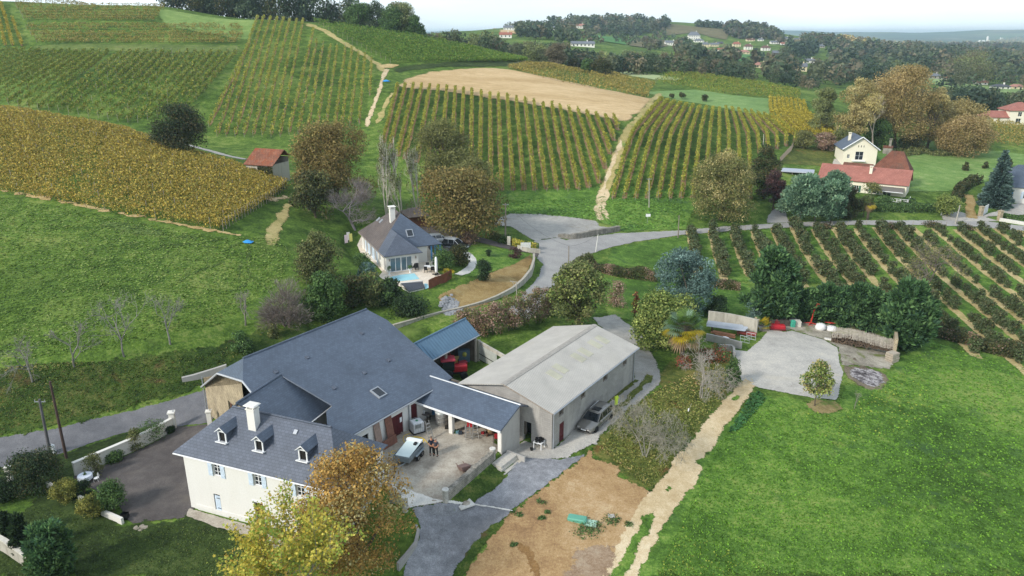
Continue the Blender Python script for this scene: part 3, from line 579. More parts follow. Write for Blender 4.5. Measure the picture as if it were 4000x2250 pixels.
def vine_row(name,pts,pal,dens,size,h0=.5,h1=1.75,wid=.28,wood=.18,label='',group='',posts=0,post_h=1.9,gap=.12,endpost=True):
 P = np.array(pts, float)
 seg=np.hypot(*np.diff(P[:,:2],axis=0).T);cum=np.concatenate([[0],np.cumsum(seg+1e-4)]);Lr=cum[-1]
 o = P[0]; root = empty(name, tuple(o), 0, label, 'vine row', group)
 n = max(30, int(Lr * dens))
 s = rng.uniform(0, Lr, n)
 vi=(s/1.2).astype(int);vig=rng.random(int(Lr/1.2)+2);keep=rng.random(n)<np.where(vig[vi]<gap,.12,.55+.45*vig[vi])
 s, vi = s[keep], vi[keep]; n = len(s)
 x = np.interp(s, cum, P[:, 0]); y = np.interp(s, cum, P[:, 1])
 tx = np.gradient(P[:, 0], cum); ty = np.gradient(P[:, 1], cum)
 nx, ny = -np.interp(s, cum, ty), np.interp(s, cum, tx)
 wd = rng.random(n) < wood
 top = h1 * (.82 + .25 * vig[vi])
 h = np.where(wd, rng.uniform(.05, h0 + .25, n), h0 + (top - h0) * rng.beta(1.6, 1.2, n))
 off = rng.normal(0, wid, n) * np.where(wd, .35, 1)
 x = x + nx * off; y = y + ny * off; z = T(x, y) + h
 c=PAL[pal][(rng.integers(0,len(PAL[pal]),n)+(vig[vi]*5).astype(int))%len(PAL[pal])]*rng.uniform(.75,1.2,n)[:,None]
 c[wd] = np.array(lin('5f4c38')) * rng.uniform(.6, 1.3, wd.sum())[:, None]
 sz = size * rng.uniform(.6, 1.3, n)
 me = cards(np.stack([x - o[0], y - o[1], z - o[2]], -1), sz, c, up=.25, aspect=np.where(wd, .35, 1.0))
 link('foliage', me, root, LEAF)
 k = []
 if posts: k = list(np.arange(0, Lr, posts)) + [Lr]
 elif endpost: k = [0.0]
 for d in k:
  px, py = np.interp(d, cum, P[:, 0]), np.interp(d, cum, P[:, 1])
  p = link('post', stake(post_h), root); p.location = (px - o[0], py - o[1], float(T(px, py)) - o[2])
  p.rotation_euler = (rng.normal(0, .03), rng.normal(0, .03), rng.uniform(0, 6))
 return root
def cards(P, sz, cols, up=.2, aspect=1.0, nrm=None, tri=False):
 """leaf-sized quads, each turned its own way; nrm biases where they face"""
 n = len(P)
 N = rng.normal(0, 1, (n, 3)); N[:, 2] += up
 if nrm is not None: N = N * .55 + nrm
 N /= np.linalg.norm(N, axis=1)[:, None] + 1e-9
 A = np.cross(N, rng.normal(0, 1, (n, 3))); A /= np.linalg.norm(A, axis=1)[:, None] + 1e-9
 B = np.cross(N, A)
 sz=np.asarray(sz).reshape(-1,1)*.5;asp=np.broadcast_to(np.asarray(aspect,float),(n,)).reshape(-1,1)
 if np.ndim(aspect):                         # woody pieces stand upright
  m=asp[:,0]<.9;A[m]=A[m]*.35+np.array([0,0,1.]);B[m]=np.cross(A[m],rng.normal(0,1,(m.sum(),3)));B/=np.linalg.norm(B,axis=1)[:,None]+1e-9
 a, b = A * sz, B * sz * asp * rng.uniform(.6, 1, (n, 1))
 V=np.stack([P-a,P-b*rng.uniform(.6,1.2,(n,1)),P+a,P+b*rng.uniform(.6,1.2,(n,1))],1).reshape(-1,3)
 return np_mesh('foliage', V, np.arange(4 * n).reshape(n, 4), cols)
def resample(W_, k):
 W_=np.asarray(W_);d=np.concatenate([[0],np.cumsum(np.hypot(*np.diff(W_,axis=0).T))])+np.arange(len(W_))*1e-4;s=np.linspace(0,d[-1],k)
 return np.stack([np.interp(s, d, W_[:, i]) for i in range(2)], -1)
def lineW(px, k=24):
 px = np.array(px, float); dn = []
 for i in range(len(px) - 1):
  m=max(2,int(np.hypot(*(px[i+1]-px[i]))/8));dn+=[px[i]+(px[i+1]-px[i])*j/m for j in range(m)]
 dn.append(px[-1]); W_ = GA(dn)[:, :2].copy()
 d=np.hypot(*np.diff(W_,axis=0).T);lim=max(12.0,5*np.median(d))
 for i in range(len(d)):
  if np.hypot(*(W_[i + 1] - W_[i])) > lim: W_[i + 1] = W_[i] + (W_[i] - W_[i - 1] if i else 0)
 return resample(W_, k)
def block(name, rows, soil=None, soilw=.8, **kw):
 """rows: list of plan polylines (world)"""
 loops = []
 for W_ in rows:
  pts = np.column_stack([W_, T(W_[:, 0], W_[:, 1])]); vine_row(name, pts, **kw)
  if soil is not None:
   tg=np.gradient(W_,axis=0);nn=np.stack([-tg[:,1],tg[:,0]],-1);nn/=np.linalg.norm(nn,axis=1)[:,None]+1e-9
   a = W_ + nn * soilw * .5; b = W_ - nn * soilw * .5
   lp = np.concatenate([a, b[::-1]]); loops.append(lp + rng.normal(0, .07, lp.shape))
 if loops: fill('soil_strip', loops, soil, .03, .03, .16)
def between(p0, p1, n, k=24):
 a, b = lineW(p0, k), lineW(p1, k)
 return [a + (b - a) * i / (n - 1) for i in range(n)]
def each(l0, l1, k=24): return [lineW([a, b], k) for a, b in zip(l0, l1)]
block('vine_row',between([(-60,470),(120,500),(300,536),(440,560),(562,582)],[(-60,276),(150,303),(300,332),(450,380),(600,428),(722,474)],25),dens=90,size=.31,wid=.5,pal='gold',wood=.08,posts=9,post_h=1.8,gap=.03,
  h0=.35,h1=1.75,label='dense golden vine row on the near knoll above the left meadow',group='golden vine rows on the knoll')
_t=[(430,650),(490,650),(550,655),(612,660),(672,665),(737,668),(800,672),(863,680),(925,690),(988,697),(1057,710),(1122,722),(1186,730),(1252,738),(1320,760),(1385,765),(1450,775),(1520,803),(1585,800),(1645,815),(1712,828),(1780,843),(1848,858),(1915,870),(1985,885),(2048,895)]
_b=[(320,1080),(370,1120),(430,1180),(480,1200),(571,1230),(640,1300),(735,1400),(820,1420),(890,1430),(975,1430),(1045,1430),(1130,1435),(1210,1438),(1298,1440),(1380,1440),(1463,1442),(1548,1442),(1628,1440),(1708,1440),(1788,1435),(1868,1425),(1945,1380),(1992,1275),(2027,1160),(2057,1060),(2085,980)]
block('vine_row',each(D('z2',*_b),D('z2',*_t)),SOIL,1.2,dens=70,size=.36,pal='lime',wood=.06,gap=.06,wid=.2,label='yellow green vine row running up to the straw coloured field',group='vine rows below the straw field')
_rows = []
for i in range(18):
 top=(1667+15.8*i,250+2.3*i+.02*i*i);p=[top,(1593+24*i,335+.4*i),(1573+26*i,390)]
 if i < 13: p.append((1541 + 28.7 * i, 503))
 else: p[-1] = (1573 + 26 * i - (i - 13) * 4, 390 - (i - 13) * 7)
 _rows.append(lineW(p[::-1], 26))
block('vine_row',_rows,SOIL,1.1,dens=66,size=.37,pal='lime',wood=.06,gap=.06,wid=.2,label='yellow green vine row right of the track that climbs the hill',group='vine rows right of the hill track')
block('vine_row',between(D('z3',(668,745),(672,830),(690,900),(760,980),(835,1028)),D('z3',(918,775),(935,860),(1000,893),(1100,953),(1195,1045)),9,18),SOIL,1.0,dens=44,size=.45,pal='yell',wood=.06,
  label='golden yellow vine row bending downhill toward the blue roof shed',group='vine rows above the yellow house')
_tops=[(1880,330),(1940,125),(1985,128),(2035,135),(2085,140),(2133,140),(2180,150),(2232,155),(2280,155),(2357,230),(2380,320),(2430,340),(2485,365),(2535,360),(2597,360),(2647,370),(2697,400),(2742,425),(2792,455)]
_bots=[(1570,960)]+[(1632+67.5*k,1030 if k<8 else 1010) for k in range(13)]+[(2512,1000),(2565,980),(2627,950),(2697,940),(2775,720)]
block('vine_row',each(D('z1',*_bots),D('z1',*_tops),30),SOIL,.5,dens=26,size=.42,pal='lime',wood=.1,posts=6,gap=.28,wid=.22,label='sparse yellow vine row with grey stakes climbing the left hill',group='sparse vine rows on the left hill')
block('vine_row',each(D('z1',*[(290-75*k,835-15*k) for k in range(14)]),D('z1',*[(820-57*k,398-(k>8)*(k-8)*3) for k in range(14)])),None,dens=64,size=.38,wid=.17,pal='mid',wood=.14,h1=1.9,
  label='green and brown vine row slanting across the far left hillside',group='slanting vine rows at the far left')
block('vine_row',each(D('z1',*[(370+74*k,832+min(k,8)*11-max(0,k-9)*18) for k in range(15)]),D('z1',*[(925+61*k,402) for k in range(15)])),None,dens=44,size=.45,pal='mid',wood=.1,posts=7,gap=.25,h1=1.8,
  label='patchy green vine row slanting between white stakes on the left hillside',group='patchy slanting vine rows')
_h=[(8,130,1230),(28,120,1230),(48,120,1240),(70,130,1235),(90,150,1210),(112,160,1200),(132,170,1180),(150,180,1170)]
block('vine_row',[lineW(D('z1',(a,y),((a+c)/2,y+4),(c,y+6)),26) for y,a,c in _h],None,dens=40,size=.42,wid=.2,pal='brown',wood=.1,h0=.3,label='brown vine row along the upper terraces near the ridge',group='vine rows on the upper terraces')
block('vine_row',[lineW(D('z1',(a,y),((a+c)/2,y+3),(c,y+5)),26) for y,a,c in [(200,210,1800),(222,200,1830),(258,230,1830),(276,240,1830),(302,270,1810),(320,275,1800)]],None,dens=40,size=.42,wid=.2,pal='brown',wood=.1,h0=.3,
  label='ochre vine row along a lower terrace above the green bank', group='vine rows on the lower terraces')
block('vine_row',[lineW(D('z1',*p),16) for p in ([(-20,30),(5,30),(45,150),(100,352)][1:],[(-30,60),(0,170),(42,350)],[(95,150),(130,250),(168,350)])],SOIL,.6,dens=34,size=.5,pal='yell',wood=.15,label='steep yellow vine row in the top left corner of the hill',group='steep corner vine rows')
_L=[(-197+572*s,168+305*s) for s in np.linspace(0,1,17)];_Rr=[(1395,452+14*s) for s in np.linspace(0,1,17)]
_M = [(500 + 60 * s, 272 + 198 * s) for s in np.linspace(0, 1, 17)]
block('vine_row',[lineW(D('z2',a,m_,c),30) for a,m_,c in zip(_L,_M,_Rr)],None,dens=42,size=.42,pal='dark',wood=.06,h0=.5,h1=1.9,wid=.35,post_h=1.8,label='dark green vine row on the rounded brow below the ridge trees',group='dark vine rows on the brow')
block('vine_row',between(D('z2',(1258,515),(1600,604),(2000,685),(2288,732)),D('z2',(1390,487),(1700,508),(2050,572),(2368,634)),15),None,dens=22,size=.5,pal='brown',wood=.08,h0=.25,wid=.35,
  label='olive vine row on the strip just beyond the straw field', group='vine rows beyond the straw field')
block('vine_row',between(D('z3',(-190,615),(0,655),(400,712),(893,757)),D('z3',(0,548),(300,586),(600,632),(893,692)),15),None,dens=18,size=.55,pal='mid',wood=.08,h0=.25,wid=.35,
  label='green vine row on the far strip under the dark wood', group='vine rows under the far wood')
block('vine_row',between(D('z3',(2330,1068),(2450,1090),(2700,1130)),D('z3',(2300,900),(2450,930),(2700,985)),12,14),None,dens=22,size=.5,pal='brown',wood=.08,h0=.25,wid=.35,
  label='ochre vine row at the right edge below the yellow villa', group='vine rows at the right edge')
# ================================================================== TREES AND SHRUBS
FOL = leafmat('foliage', .3)
BARK = plain('bark', '5b5146', .95, 0, .3, 5)
PALEBARK = plain('pale_bark', 'a59d90', .9, 0, .25, 5)
GREYBARK = plain('grey_bark', '857f76', .9, 0, .25, 5)
DARKBARK = plain('dark_bark', '423a32', .95, 0, .3, 5)
TP = {k: np.array([lin(c) for c in v.split()]) for k, v in {
 'oak': '7a6832 84703a 6a5f2e 8c7a42 64622f 766632 5c582c 90803f',
 'oakgreen': '686c36 74763c 5a602f 7c7c42 62643a 70703a',
 'olive': '5b6434 68703c 4d582e 767a42 5a5c30 7e7c48',
 'green': '3f5a28 4b6a2e 57763a 34502a 658040 435c30',
 'dark': '26381f 2e4424 354c2a 213020 3d5330 2a3a24',
 'darkolive': '3c4524 48502a 30391f 544f2c 3f4a28 5c5530',
 'orchard': '4a5a34 56663c 404e2c 62704a 4e5c3c 6a6c48',
 'blue': '56736a 628078 4a665c 6d8c82 557068 7a968c',
 'cypress': '3c5a34 486a3c 33502e 567a46 3e5e44 64864c',
 'pine': '5a7a5c 6a8a6a 4c6a52 7c9a76 5e8068 8aa680',
 'gold': '9c8550 a8915a 8c7746 b09c66 94804a 80703f',
 'goldy': 'a59658 b0a264 968850 baac72 9c8e52 8a7e48',
 'orange': '967f4c a08a56 887344 aa9460 8c784a 968252',
 'ochre': 'b88e3a c69c44 a27c34 ac8a38 cfa64c 907a36 bc9440 9c7430',
 'yellow': 'd4c032 c8b42c dccb40 b9b836 a3b038 e0cf58 c9a632 8fae34',
 'bay': '6e7c34 7c8a3c 5c6e30 8b9646 52652c 97a04e 486028',
 'box': '7a7a2c 6a6e2a 8a8634 5a6228 949038 4c5824',
 'red': '8a3c30 7c4a34 9c4a38 6e5634 7a6438 a05a44',
 'plum': '4a3030 56383a 3c2a2a 5e4440 4a3c34',
 'pink': '8c6f5e 9a7c6a 7c604e 80724a 8a6858 6f6a40 a08878',
 'twig': '847a70 786e66 8f867e 6f6459 968c86',
 'far1':'43553a 4d6040 384a33 586848 3f5038','far2':'545c40 5e6646 4a5238 666a4c 525a40','far3':'665f46 706850 5a5540 786e54 625c48',
 'far4':'2f4232 384c3a 2a3a2e 42543e','far5':'6f7a44 7c864c 626c3e 868c56','far6':'5c5648 665e50 544e44 605a4c'}.items()}
for k in TP:
 g=TP[k].mean(1,keepdims=True);TP[k]=(TP[k]*.86+g*.14)*(1.0 if k in ('yellow','blue','twig','ochre') else 1.3)
def basis(p):
 return proj(p)[2]
def hgt(p, vtop):
 """height over ground point p whose top falls on picture line vtop"""
 lo, hi = .2, 60.0
 for _ in range(30):
  m = (lo + hi) / 2
  if proj((p[0], p[1], p[2] + m))[1] > vtop: lo = m
  else: hi = m
 return lo
SHAPE={'round':lambda h:np.sqrt(np.clip(1-(2*h-1)**2,0,1))**.8,'egg':lambda h:np.clip(np.sin(np.pi*np.clip(h,0,1)**.75),0,1)**.7,
   'dome':lambda h:np.sqrt(np.clip(1-h**2.4,0,1))*(.78+.22*np.clip(h*4,0,1)),'cone':lambda h:np.clip(1-h,0,1)**.75*(.75+.25*np.clip(h*5,0,1)),
   'column':lambda h:np.clip(np.sin(np.pi*(.12+.88*np.clip(h,0,1))),0,1)**.45,'spindle':lambda h:np.clip(np.sin(np.pi*np.clip(h,0,1)**.6),0,1)**.9,
   'wide':lambda h:np.sqrt(np.clip(1-(1.5*h-.5)**2,0,1)),'pear':lambda h:np.clip(np.sin(np.pi*np.clip(h,0,1)**.62),0,1)**.75}
def crown(H,W,z0,n,size,pal,shape='round',clumps=40,csize=.2,fill=.35,up=.35,lean=(0,0),tint=.17,gap=0.0,pal2=None,p2=0.0,poly=None,sprays=0.0,droop=0.0,depthw=None):
 """leaf cloud: clumps spread through the crown's volume; returns verts, faces, colours, clump centres"""
 f = SHAPE[shape]
 hh=rng.uniform(.04,.97,clumps*10);a=rng.uniform(0,2*np.pi,len(hh));r0=f(hh);keep=rng.random(len(hh))<r0/(r0.max()+1e-9)
 if clumps >= 36 and shape != 'column':           # a few big boughs make the outline uneven
  nb=rng.integers(6,10);bh,ba,br=rng.uniform(.12,.95,nb),rng.uniform(0,6.28,nb),rng.uniform(.26,.42,nb);q=np.stack([np.cos(a)*f(hh)*.5,np.sin(a)*f(hh)*.5,hh],-1)
  bc=np.stack([np.cos(ba)*f(bh)*.36,np.sin(ba)*f(bh)*.36,bh],-1);ok=(np.linalg.norm(q[:,None]-bc[None],axis=2)<br[None]).any(1);keep&=ok|(rng.random(len(hh))<.16)
 hh,a=hh[keep][:clumps],a[keep][:clumps];rr=np.where(rng.random(len(hh))<fill,rng.uniform(0,.75,len(hh)),rng.uniform(.72,1.0,len(hh)))*f(hh)
 cr = csize * W * rng.uniform(.65, 1.3, len(hh))
 R_ = np.maximum(W / 2 - cr * .55, .05); zz = z0 + (H - z0) * hh
 zz = np.minimum(zz, H - cr * .6)
 cc=np.stack([np.cos(a)*rr*R_+lean[0]*hh,np.sin(a)*rr*R_*(depthw or 1)+lean[1]*hh,zz],-1)
 w = cr ** 2; k = rng.choice(len(hh), n, p=w / w.sum())
 d = rng.normal(0, 1, (n, 3)); d[:, 2] = d[:, 2] * .8 + up * .8; d /= np.linalg.norm(d, axis=1)[:, None]
 rad = rng.beta(3.2, 1.3, n) * 1.05
 P = cc[k] + d * (cr[k] * rad)[:, None] * np.array([1, 1, .82]); P[:, 2] = np.maximum(P[:, 2], .06)
 P[:, 2] -= droop * rng.random(n) * cr[k]
 ct = rng.normal(1, tint * .6, len(hh)); ci = rng.integers(0, 99, len(hh))
 TPm=TP[pal];col=TPm[(ci[k]//7+rng.integers(0,3,n))%len(TPm)]*np.clip(ct[k]*rng.normal(1,tint*.6,n),.5,1.6)[:,None]
 if pal2 is not None:
  m=rng.random(n)<np.where((ci[k]%10)/10<p2,.85,p2*.4);col[m]=TP[pal2][rng.integers(0,len(TP[pal2]),m.sum())]*rng.uniform(.8,1.2,m.sum())[:,None]
 if gap: q = rng.random(n) > gap; P, d, col = P[q], d[q], col[q]; n = len(P)
 sz = size * rng.uniform(.6, 1.35, n)
 if sprays: me = blades(P, d, sz * sprays, sz * .42, col)
 else: me = leaf_mesh(P, sz, col, d, up, poly)
 return me, cc, cr
def leaf_mesh(P, sz, col, d, up=.3, poly=None):
 n = len(P); N = rng.normal(0, .75, (n, 3)) + d; N[:, 2] += up; N /= np.linalg.norm(N, axis=1)[:, None] + 1e-9
 A = np.cross(N, rng.normal(0, 1, (n, 3))); A /= np.linalg.norm(A, axis=1)[:, None] + 1e-9; B = np.cross(N, A)
 s = (np.asarray(sz) * .5)[:, None]
 if poly is None:
  V=np.stack([P-A*s,P-B*s*rng.uniform(.45,1,(n,1)),P+A*s,P+B*s*rng.uniform(.45,1,(n,1))],1)
 else:                                                     # lobed leaf
  rad = poly; an = np.linspace(0, 2 * np.pi, len(rad), endpoint=False)
  V=np.stack([P+(A*math.cos(t)+B*math.sin(t))*s*r+N*s*.25*(r-.6) for t,r in zip(an,rad)],1)
 k = V.shape[1]
 return np_mesh('foliage', V.reshape(-1, 3), np.arange(k * n).reshape(n, k), col)
def blades(P, d, ln, wd, col):
 """sprays: narrow diamonds pointing outward and up"""
 n=len(P);D_=d+rng.normal(0,.3,(n,3));D_[:,2]+=.45;D_/=np.linalg.norm(D_,axis=1)[:,None]+1e-9
 B = np.cross(D_, rng.normal(0, 1, (n, 3))); B /= np.linalg.norm(B, axis=1)[:, None] + 1e-9
 l, w = np.asarray(ln)[:, None], np.asarray(wd)[:, None]
 V = np.stack([P - D_ * l * .4, P - B * w, P + D_ * l * .6, P + B * w], 1).reshape(-1, 3)
 return np_mesh('foliage', V, np.arange(4 * n).reshape(n, 4), col)
def tubes(segs, n=5):
 """many tapered branch pieces at once: rows of (p0, p1, r0, r1)"""
 s = np.array(segs, float); p0, p1, r0, r1 = s[:, 0:3], s[:, 3:6], s[:, 6], s[:, 7]
 d = p1 - p0; d /= np.linalg.norm(d, axis=1)[:, None] + 1e-9
 q = np.where(np.abs(d[:, 2:3]) < .9, np.array([[0, 0, 1.]]), np.array([[1., 0, 0]]))
 A = np.cross(d, q); A /= np.linalg.norm(A, axis=1)[:, None]; B = np.cross(d, A)
 V = []
 for p, r in ((p0, r0), (p1, r1)):
  for i in range(n):
   a = 2 * math.pi * i / n; V.append(p + (A * math.cos(a) + B * math.sin(a)) * r[:, None])
 V = np.stack(V, 1); m = len(s); base = (np.arange(m) * 2 * n)[:, None, None]
 F = np.array([[i, (i + 1) % n, n + (i + 1) % n, n + i] for i in range(n)])[None] + base
 return np_mesh('trunk', V.reshape(-1, 3), F.reshape(-1, 4), None, True)
def limbs(H, z0, cc, cr, r, nl=14, sway=.06, forks=1):
 """trunk and limbs reaching into the clumps"""
 segs = []; P = [np.array([0, 0, -.3])]
 zt = z0 + (H - z0) * .55; k = 6
 for i in range(1,k+1):P.append(np.array([rng.normal(0,sway*r*8),rng.normal(0,sway*r*8),zt*i/k]))
 rr = np.linspace(r, r * .45, k + 1); rr[0] = r * 1.35
 for i in range(k): segs.append([*P[i], *P[i + 1], rr[i], rr[i + 1]])
 for j in rng.permutation(len(cc))[:nl]:
  t=cc[j];zs=np.clip(rng.uniform(z0*.7,zt),.3,t[2]);zs=max(.01,min(zs,zt*.98));i=min(k-1,int(zs/zt*k));s0=P[i]+(P[i+1]-P[i])*(zs/zt*k-i)
  mid=s0*.5+t*.5+np.array([0,0,(t[2]-s0[2])*-.08])+rng.normal(0,.05*np.linalg.norm(t-s0),3);b=rr[i]*rng.uniform(.35,.55)
  segs += [[*s0, *mid, b, b * .7], [*mid, *t, b * .7, b * .25]]
  for _ in range(3):
   e = t + rng.normal(0, 1, 3) * cr[j] * .7; segs.append([*(mid * .4 + t * .6), *e, b * .35, b * .1])
 return segs
def tree(name,u,v,vtop,wpx,pal,label,cat='tree',group=None,base=None,trunk=.25,n=7000,size=.35,r=None,bark=None,rz=None,Hm=None,Wm=None,**kw):
 p = base if base is not None else G(u, v); dep = proj(p)[2]
 H = Hm or hgt(p, vtop); W = Wm or wpx * dep / FOC
 root = empty(name, p, rng.uniform(0, 6.28) if rz is None else rz, label, cat, group)
 if dep > 135 and n > 2000: n, size = int(n * 2.2), size * .72          # finer leaves for the far trees
 me, cc, cr = crown(H, W, H * trunk, n, size, pal, **kw)
 link('crown', me, root, FOL)
 link('trunk', tubes(limbs(H, H * trunk, cc, cr, r or max(.05, H * .022))), root, bark or BARK)
 return root
def bare(name,u,v,vtop,wpx,label,bark=PALEBARK,levels=6,spread=.62,stems=1,r=None,cat='tree',group=None,twig=0,tp='twig',upb=.25,seed=1,lenk=.74,trunkk=.22,base=None,leaves=0,lpal='oak'):
 """leafless tree: forking branches, thinner and thinner"""
 p = base if base is not None else G(u, v); H = hgt(p, vtop); W = wpx * proj(p)[2] / FOC
 rs = np.random.default_rng(seed); segs = []; tips = []
 def grow(a, d, ln, rad, lv):
  q = a
  for i in range(2):
   d = d + rs.normal(0, .14, 3); d /= np.linalg.norm(d); e = q + d * ln / 2
   segs.append([*q, *e, rad * (1 - .15 * i), rad * (.85 - .15 * i)]); q = e
  if lv == 0: tips.append(q); return
  for _ in range(2 + (rs.random() < .55)):
   nd = d + rs.normal(0, spread, 3); nd[2] += upb * .6; nd /= np.linalg.norm(nd)
   grow(q, nd, ln * rs.uniform(lenk - .12, lenk + .1), rad * rs.uniform(.55, .7), lv - 1)
  if rs.random() < .5:
   nd = d + rs.normal(0, spread * 1.2, 3); nd /= np.linalg.norm(nd); m = a + (q - a) * .6
   grow(m, nd, ln * .55, rad * .45, max(0, lv - 2))
 for s in range(stems):
  d=np.array([rs.normal(0,.25 if stems>1 else .05),rs.normal(0,.25 if stems>1 else .05),1.0]);d/=np.linalg.norm(d)
  grow(np.array([rs.normal(0,.1)*(stems>1),rs.normal(0,.1)*(stems>1),-.2]),d,H*trunkk*(1 if stems==1 else .8),r or H*.028,levels)
 s = np.array(segs); mx_ = max(s[:, 5].max(), .1)
 ext = max(np.percentile(np.abs(s[:, [3, 4]]), 97), .1)
 sx, sz = (W / 2) / ext, H / mx_
 s[:, [0, 1, 3, 4]] *= sx; s[:, [2, 5]] = np.where(s[:, [2, 5]] > 0, s[:, [2, 5]] * sz, s[:, [2, 5]])
 s[:, 6:] = np.maximum(s[:, 6:], .008)
 root = empty(name, p, 0, label, cat, group)
 link('trunk', tubes(s, 4), root, bark)
 if twig or leaves:
  t = np.array(tips) * np.array([sx, sx, sz]); n = twig or leaves; k = rng.integers(0, len(t), n)
  P = t[k] + rng.normal(0, 1, (n, 3)) * np.array([W, W, H]) * (.035 if twig else .03)
  if twig:
   d = P * np.array([1, 1, .5]) - np.array([0, 0, H * .15]); d /= np.linalg.norm(d, axis=1)[:, None] + 1e-9
   me=blades(P,d,np.full(n,H*.09),np.full(n,.018+H*.0012),TP[tp][rng.integers(0,len(TP[tp]),n)])
  else:
   d=rng.normal(0,1,(n,3));me=leaf_mesh(P,rng.uniform(.15,.3,n),TP[lpal][rng.integers(0,len(TP[lpal]),n)],d)
  link('twigs' if twig else 'crown', me, root, FOL)
 return root
def shrub(name, u, v, vtop, wpx, pal, label, cat='shrub', n=2600, size=.22, **kw):
 kw.setdefault('shape', 'dome'); kw.setdefault('clumps', 26); kw.setdefault('csize', .26)
 return tree(name, u, v, vtop, wpx, pal, label, cat, trunk=.03, n=n, size=size, **kw)
def hedge(name,pts,wid,hgt_,pal,label,n=6000,size=.25,cat='hedge',group=None,world=False,ragged=.15,pal2=None,p2=.2):
 """clipped or wild hedge along a line"""
 W_ = np.array(pts, float) if world else GA(pts)[:, :2]
 d = np.concatenate([[0], np.cumsum(np.hypot(*np.diff(W_, axis=0).T))]); s = rng.uniform(0, d[-1], n)
 x, y = np.interp(s, d, W_[:, 0]), np.interp(s, d, W_[:, 1]); o = W_[0]; oz = float(T(*o))
 tx,ty=np.interp(s,d,np.gradient(W_[:,0],d)),np.interp(s,d,np.gradient(W_[:,1],d));ln=np.hypot(tx,ty)+1e-9;tx,ty=tx/ln,ty/ln
 lump = 1 + ragged * (np.sin(s * 1.3 + rng.uniform(0, 6)) + np.sin(s * .57 + 2)) * .6
 hh = hgt_ * lump; ww = wid * (1 + ragged * np.sin(s * .9 + 1) * .6) / 2
 th = rng.uniform(-.15, np.pi + .15, n); rad = rng.beta(5, 1.1, n)
 sq = lambda q: np.sign(q) * np.abs(q) ** .6
 off = sq(np.cos(th)) * ww * rad; z = np.maximum(.05, sq(np.sin(th)) * hh * rad)
 P=np.stack([x-ty*off,y+tx*off,z],-1);P[:,2]+=T(P[:,0],P[:,1])-oz;P[:,0]-=o[0];P[:,1]-=o[1]
 N = np.stack([-ty * np.cos(th), tx * np.cos(th), np.sin(th)], -1)
 c = TP[pal][rng.integers(0, len(TP[pal]), n)] * np.clip(rng.normal(1, .18, n), .5, 1.5)[:, None]
 if pal2:m=(np.sin(s*2.1)+np.sin(s*.8+1))*.25+.5+rng.normal(0,.2,n)<p2;c[m]=TP[pal2][rng.integers(0,len(TP[pal2]),m.sum())]
 me = leaf_mesh(P, size * rng.uniform(.6, 1.3, n), c, N)
 ob = link(name, me, None, FOL); ob.location = (o[0], o[1], oz)
 return tag(ob, label, cat, group)
tree('round_tree',452,388,262,150,'darkolive','grey green tree with a dark ivy core beside the gravel lane on the hill',n=9000,size=.42,trunk=.1,clumps=60,csize=.17,shape='round',pal2='dark',p2=.25)
tree('oak_tree',850,505,304,215,'oak','broad brown oak behind the white house, leftmost of the oaks',n=15000,size=.44,trunk=.12,clumps=95,csize=.15,shape='wide')
tree('dark_tree',795,548,430,125,'darkolive','dense dark tree below the brown oak and left of the lilac grey bare tree',n=8000,size=.34,trunk=.05,clumps=60,csize=.18,shape='dome',pal2='oakgreen',p2=.2)
tree('oak_tree',1120,520,300,180,'oakgreen','tall olive brown oak standing behind the birches',n=12000,size=.44,trunk=.2,clumps=80,csize=.16,shape='egg')
tree('oak_tree',1190,555,395,130,'oakgreen','olive brown oak between the tall oak and the spreading brown oak',n=8000,size=.42,trunk=.15,clumps=60,csize=.17,shape='egg')
tree('oak_tree',1150,592,428,250,'oak','spreading brown oak over the drive behind the white house',n=17000,size=.4,trunk=.12,clumps=110,csize=.14,shape='wide')
for u,v,vt,w_,sd,lb in ((972,545,335,62,3,'leftmost thin birch with white stem in front of the oaks'),(1012,548,340,66,5,'middle thin birch with white stems in front of the oaks'),(1058,548,368,60,8,'rightmost thin birch with wispy pale green leaves')):
 bare('birch_tree',u,v,vt,w_,lb,bark=plain('birch_bark','c9c3b6',.8,0,.2,4),levels=6,spread=.33,stems=2,r=.16,leaves=1500,lpal='olive',upb=.5,seed=sd,trunkk=.3)
bare('bare_tree',893,577,452,112,'lilac grey leafless tree beside the roof of the white house',bark=plain('lilac_bark','8c8488',.9,0,.2,5),levels=7,spread=.55,r=.25,seed=4,twig=2600,trunkk=.3)
tree('tall_shrub',806,712,578,122,'olive','tall olive green shrub left of the white house','shrub',n=9000,size=.24,trunk=.03,clumps=60,csize=.19,shape='dome',pal2='darkolive',p2=.3)
tree('laurel_tree',825,808,684,108,'green','bright green upright laurel at the left end of the shrubs','tree',n=8000,size=.26,trunk=.03,clumps=55,csize=.17,shape='egg')
for u,v,vt,w_,pl,lb in ((890,775,690,90,'darkolive','dark evergreen shrub right of the bright laurel'),(940,762,686,80,'olive','olive shrub below the terrace of the white house'),(985,765,698,64,'dark','dark shrub beside the little pool house'),(925,708,664,52,'blue','greyish olive bush left of the terrace')):
 shrub('evergreen_shrub', u, v, vt, w_, pl, lb, n=4200, size=.24, pal2='green', p2=.2)
bare('bare_shrub',722,825,705,150,'wide grey brown leafless shrub above the barn roof',bark=plain('brown_bark','6c6058',.9,0,.2,5),levels=7,spread=.75,stems=4,r=.09,seed=6,twig=4200,cat='shrub')
bare('bare_tree',617,818,732,66,'small leafless fruit tree left of the wide bare shrub',bark=GREYBARK,levels=6,seed=12)
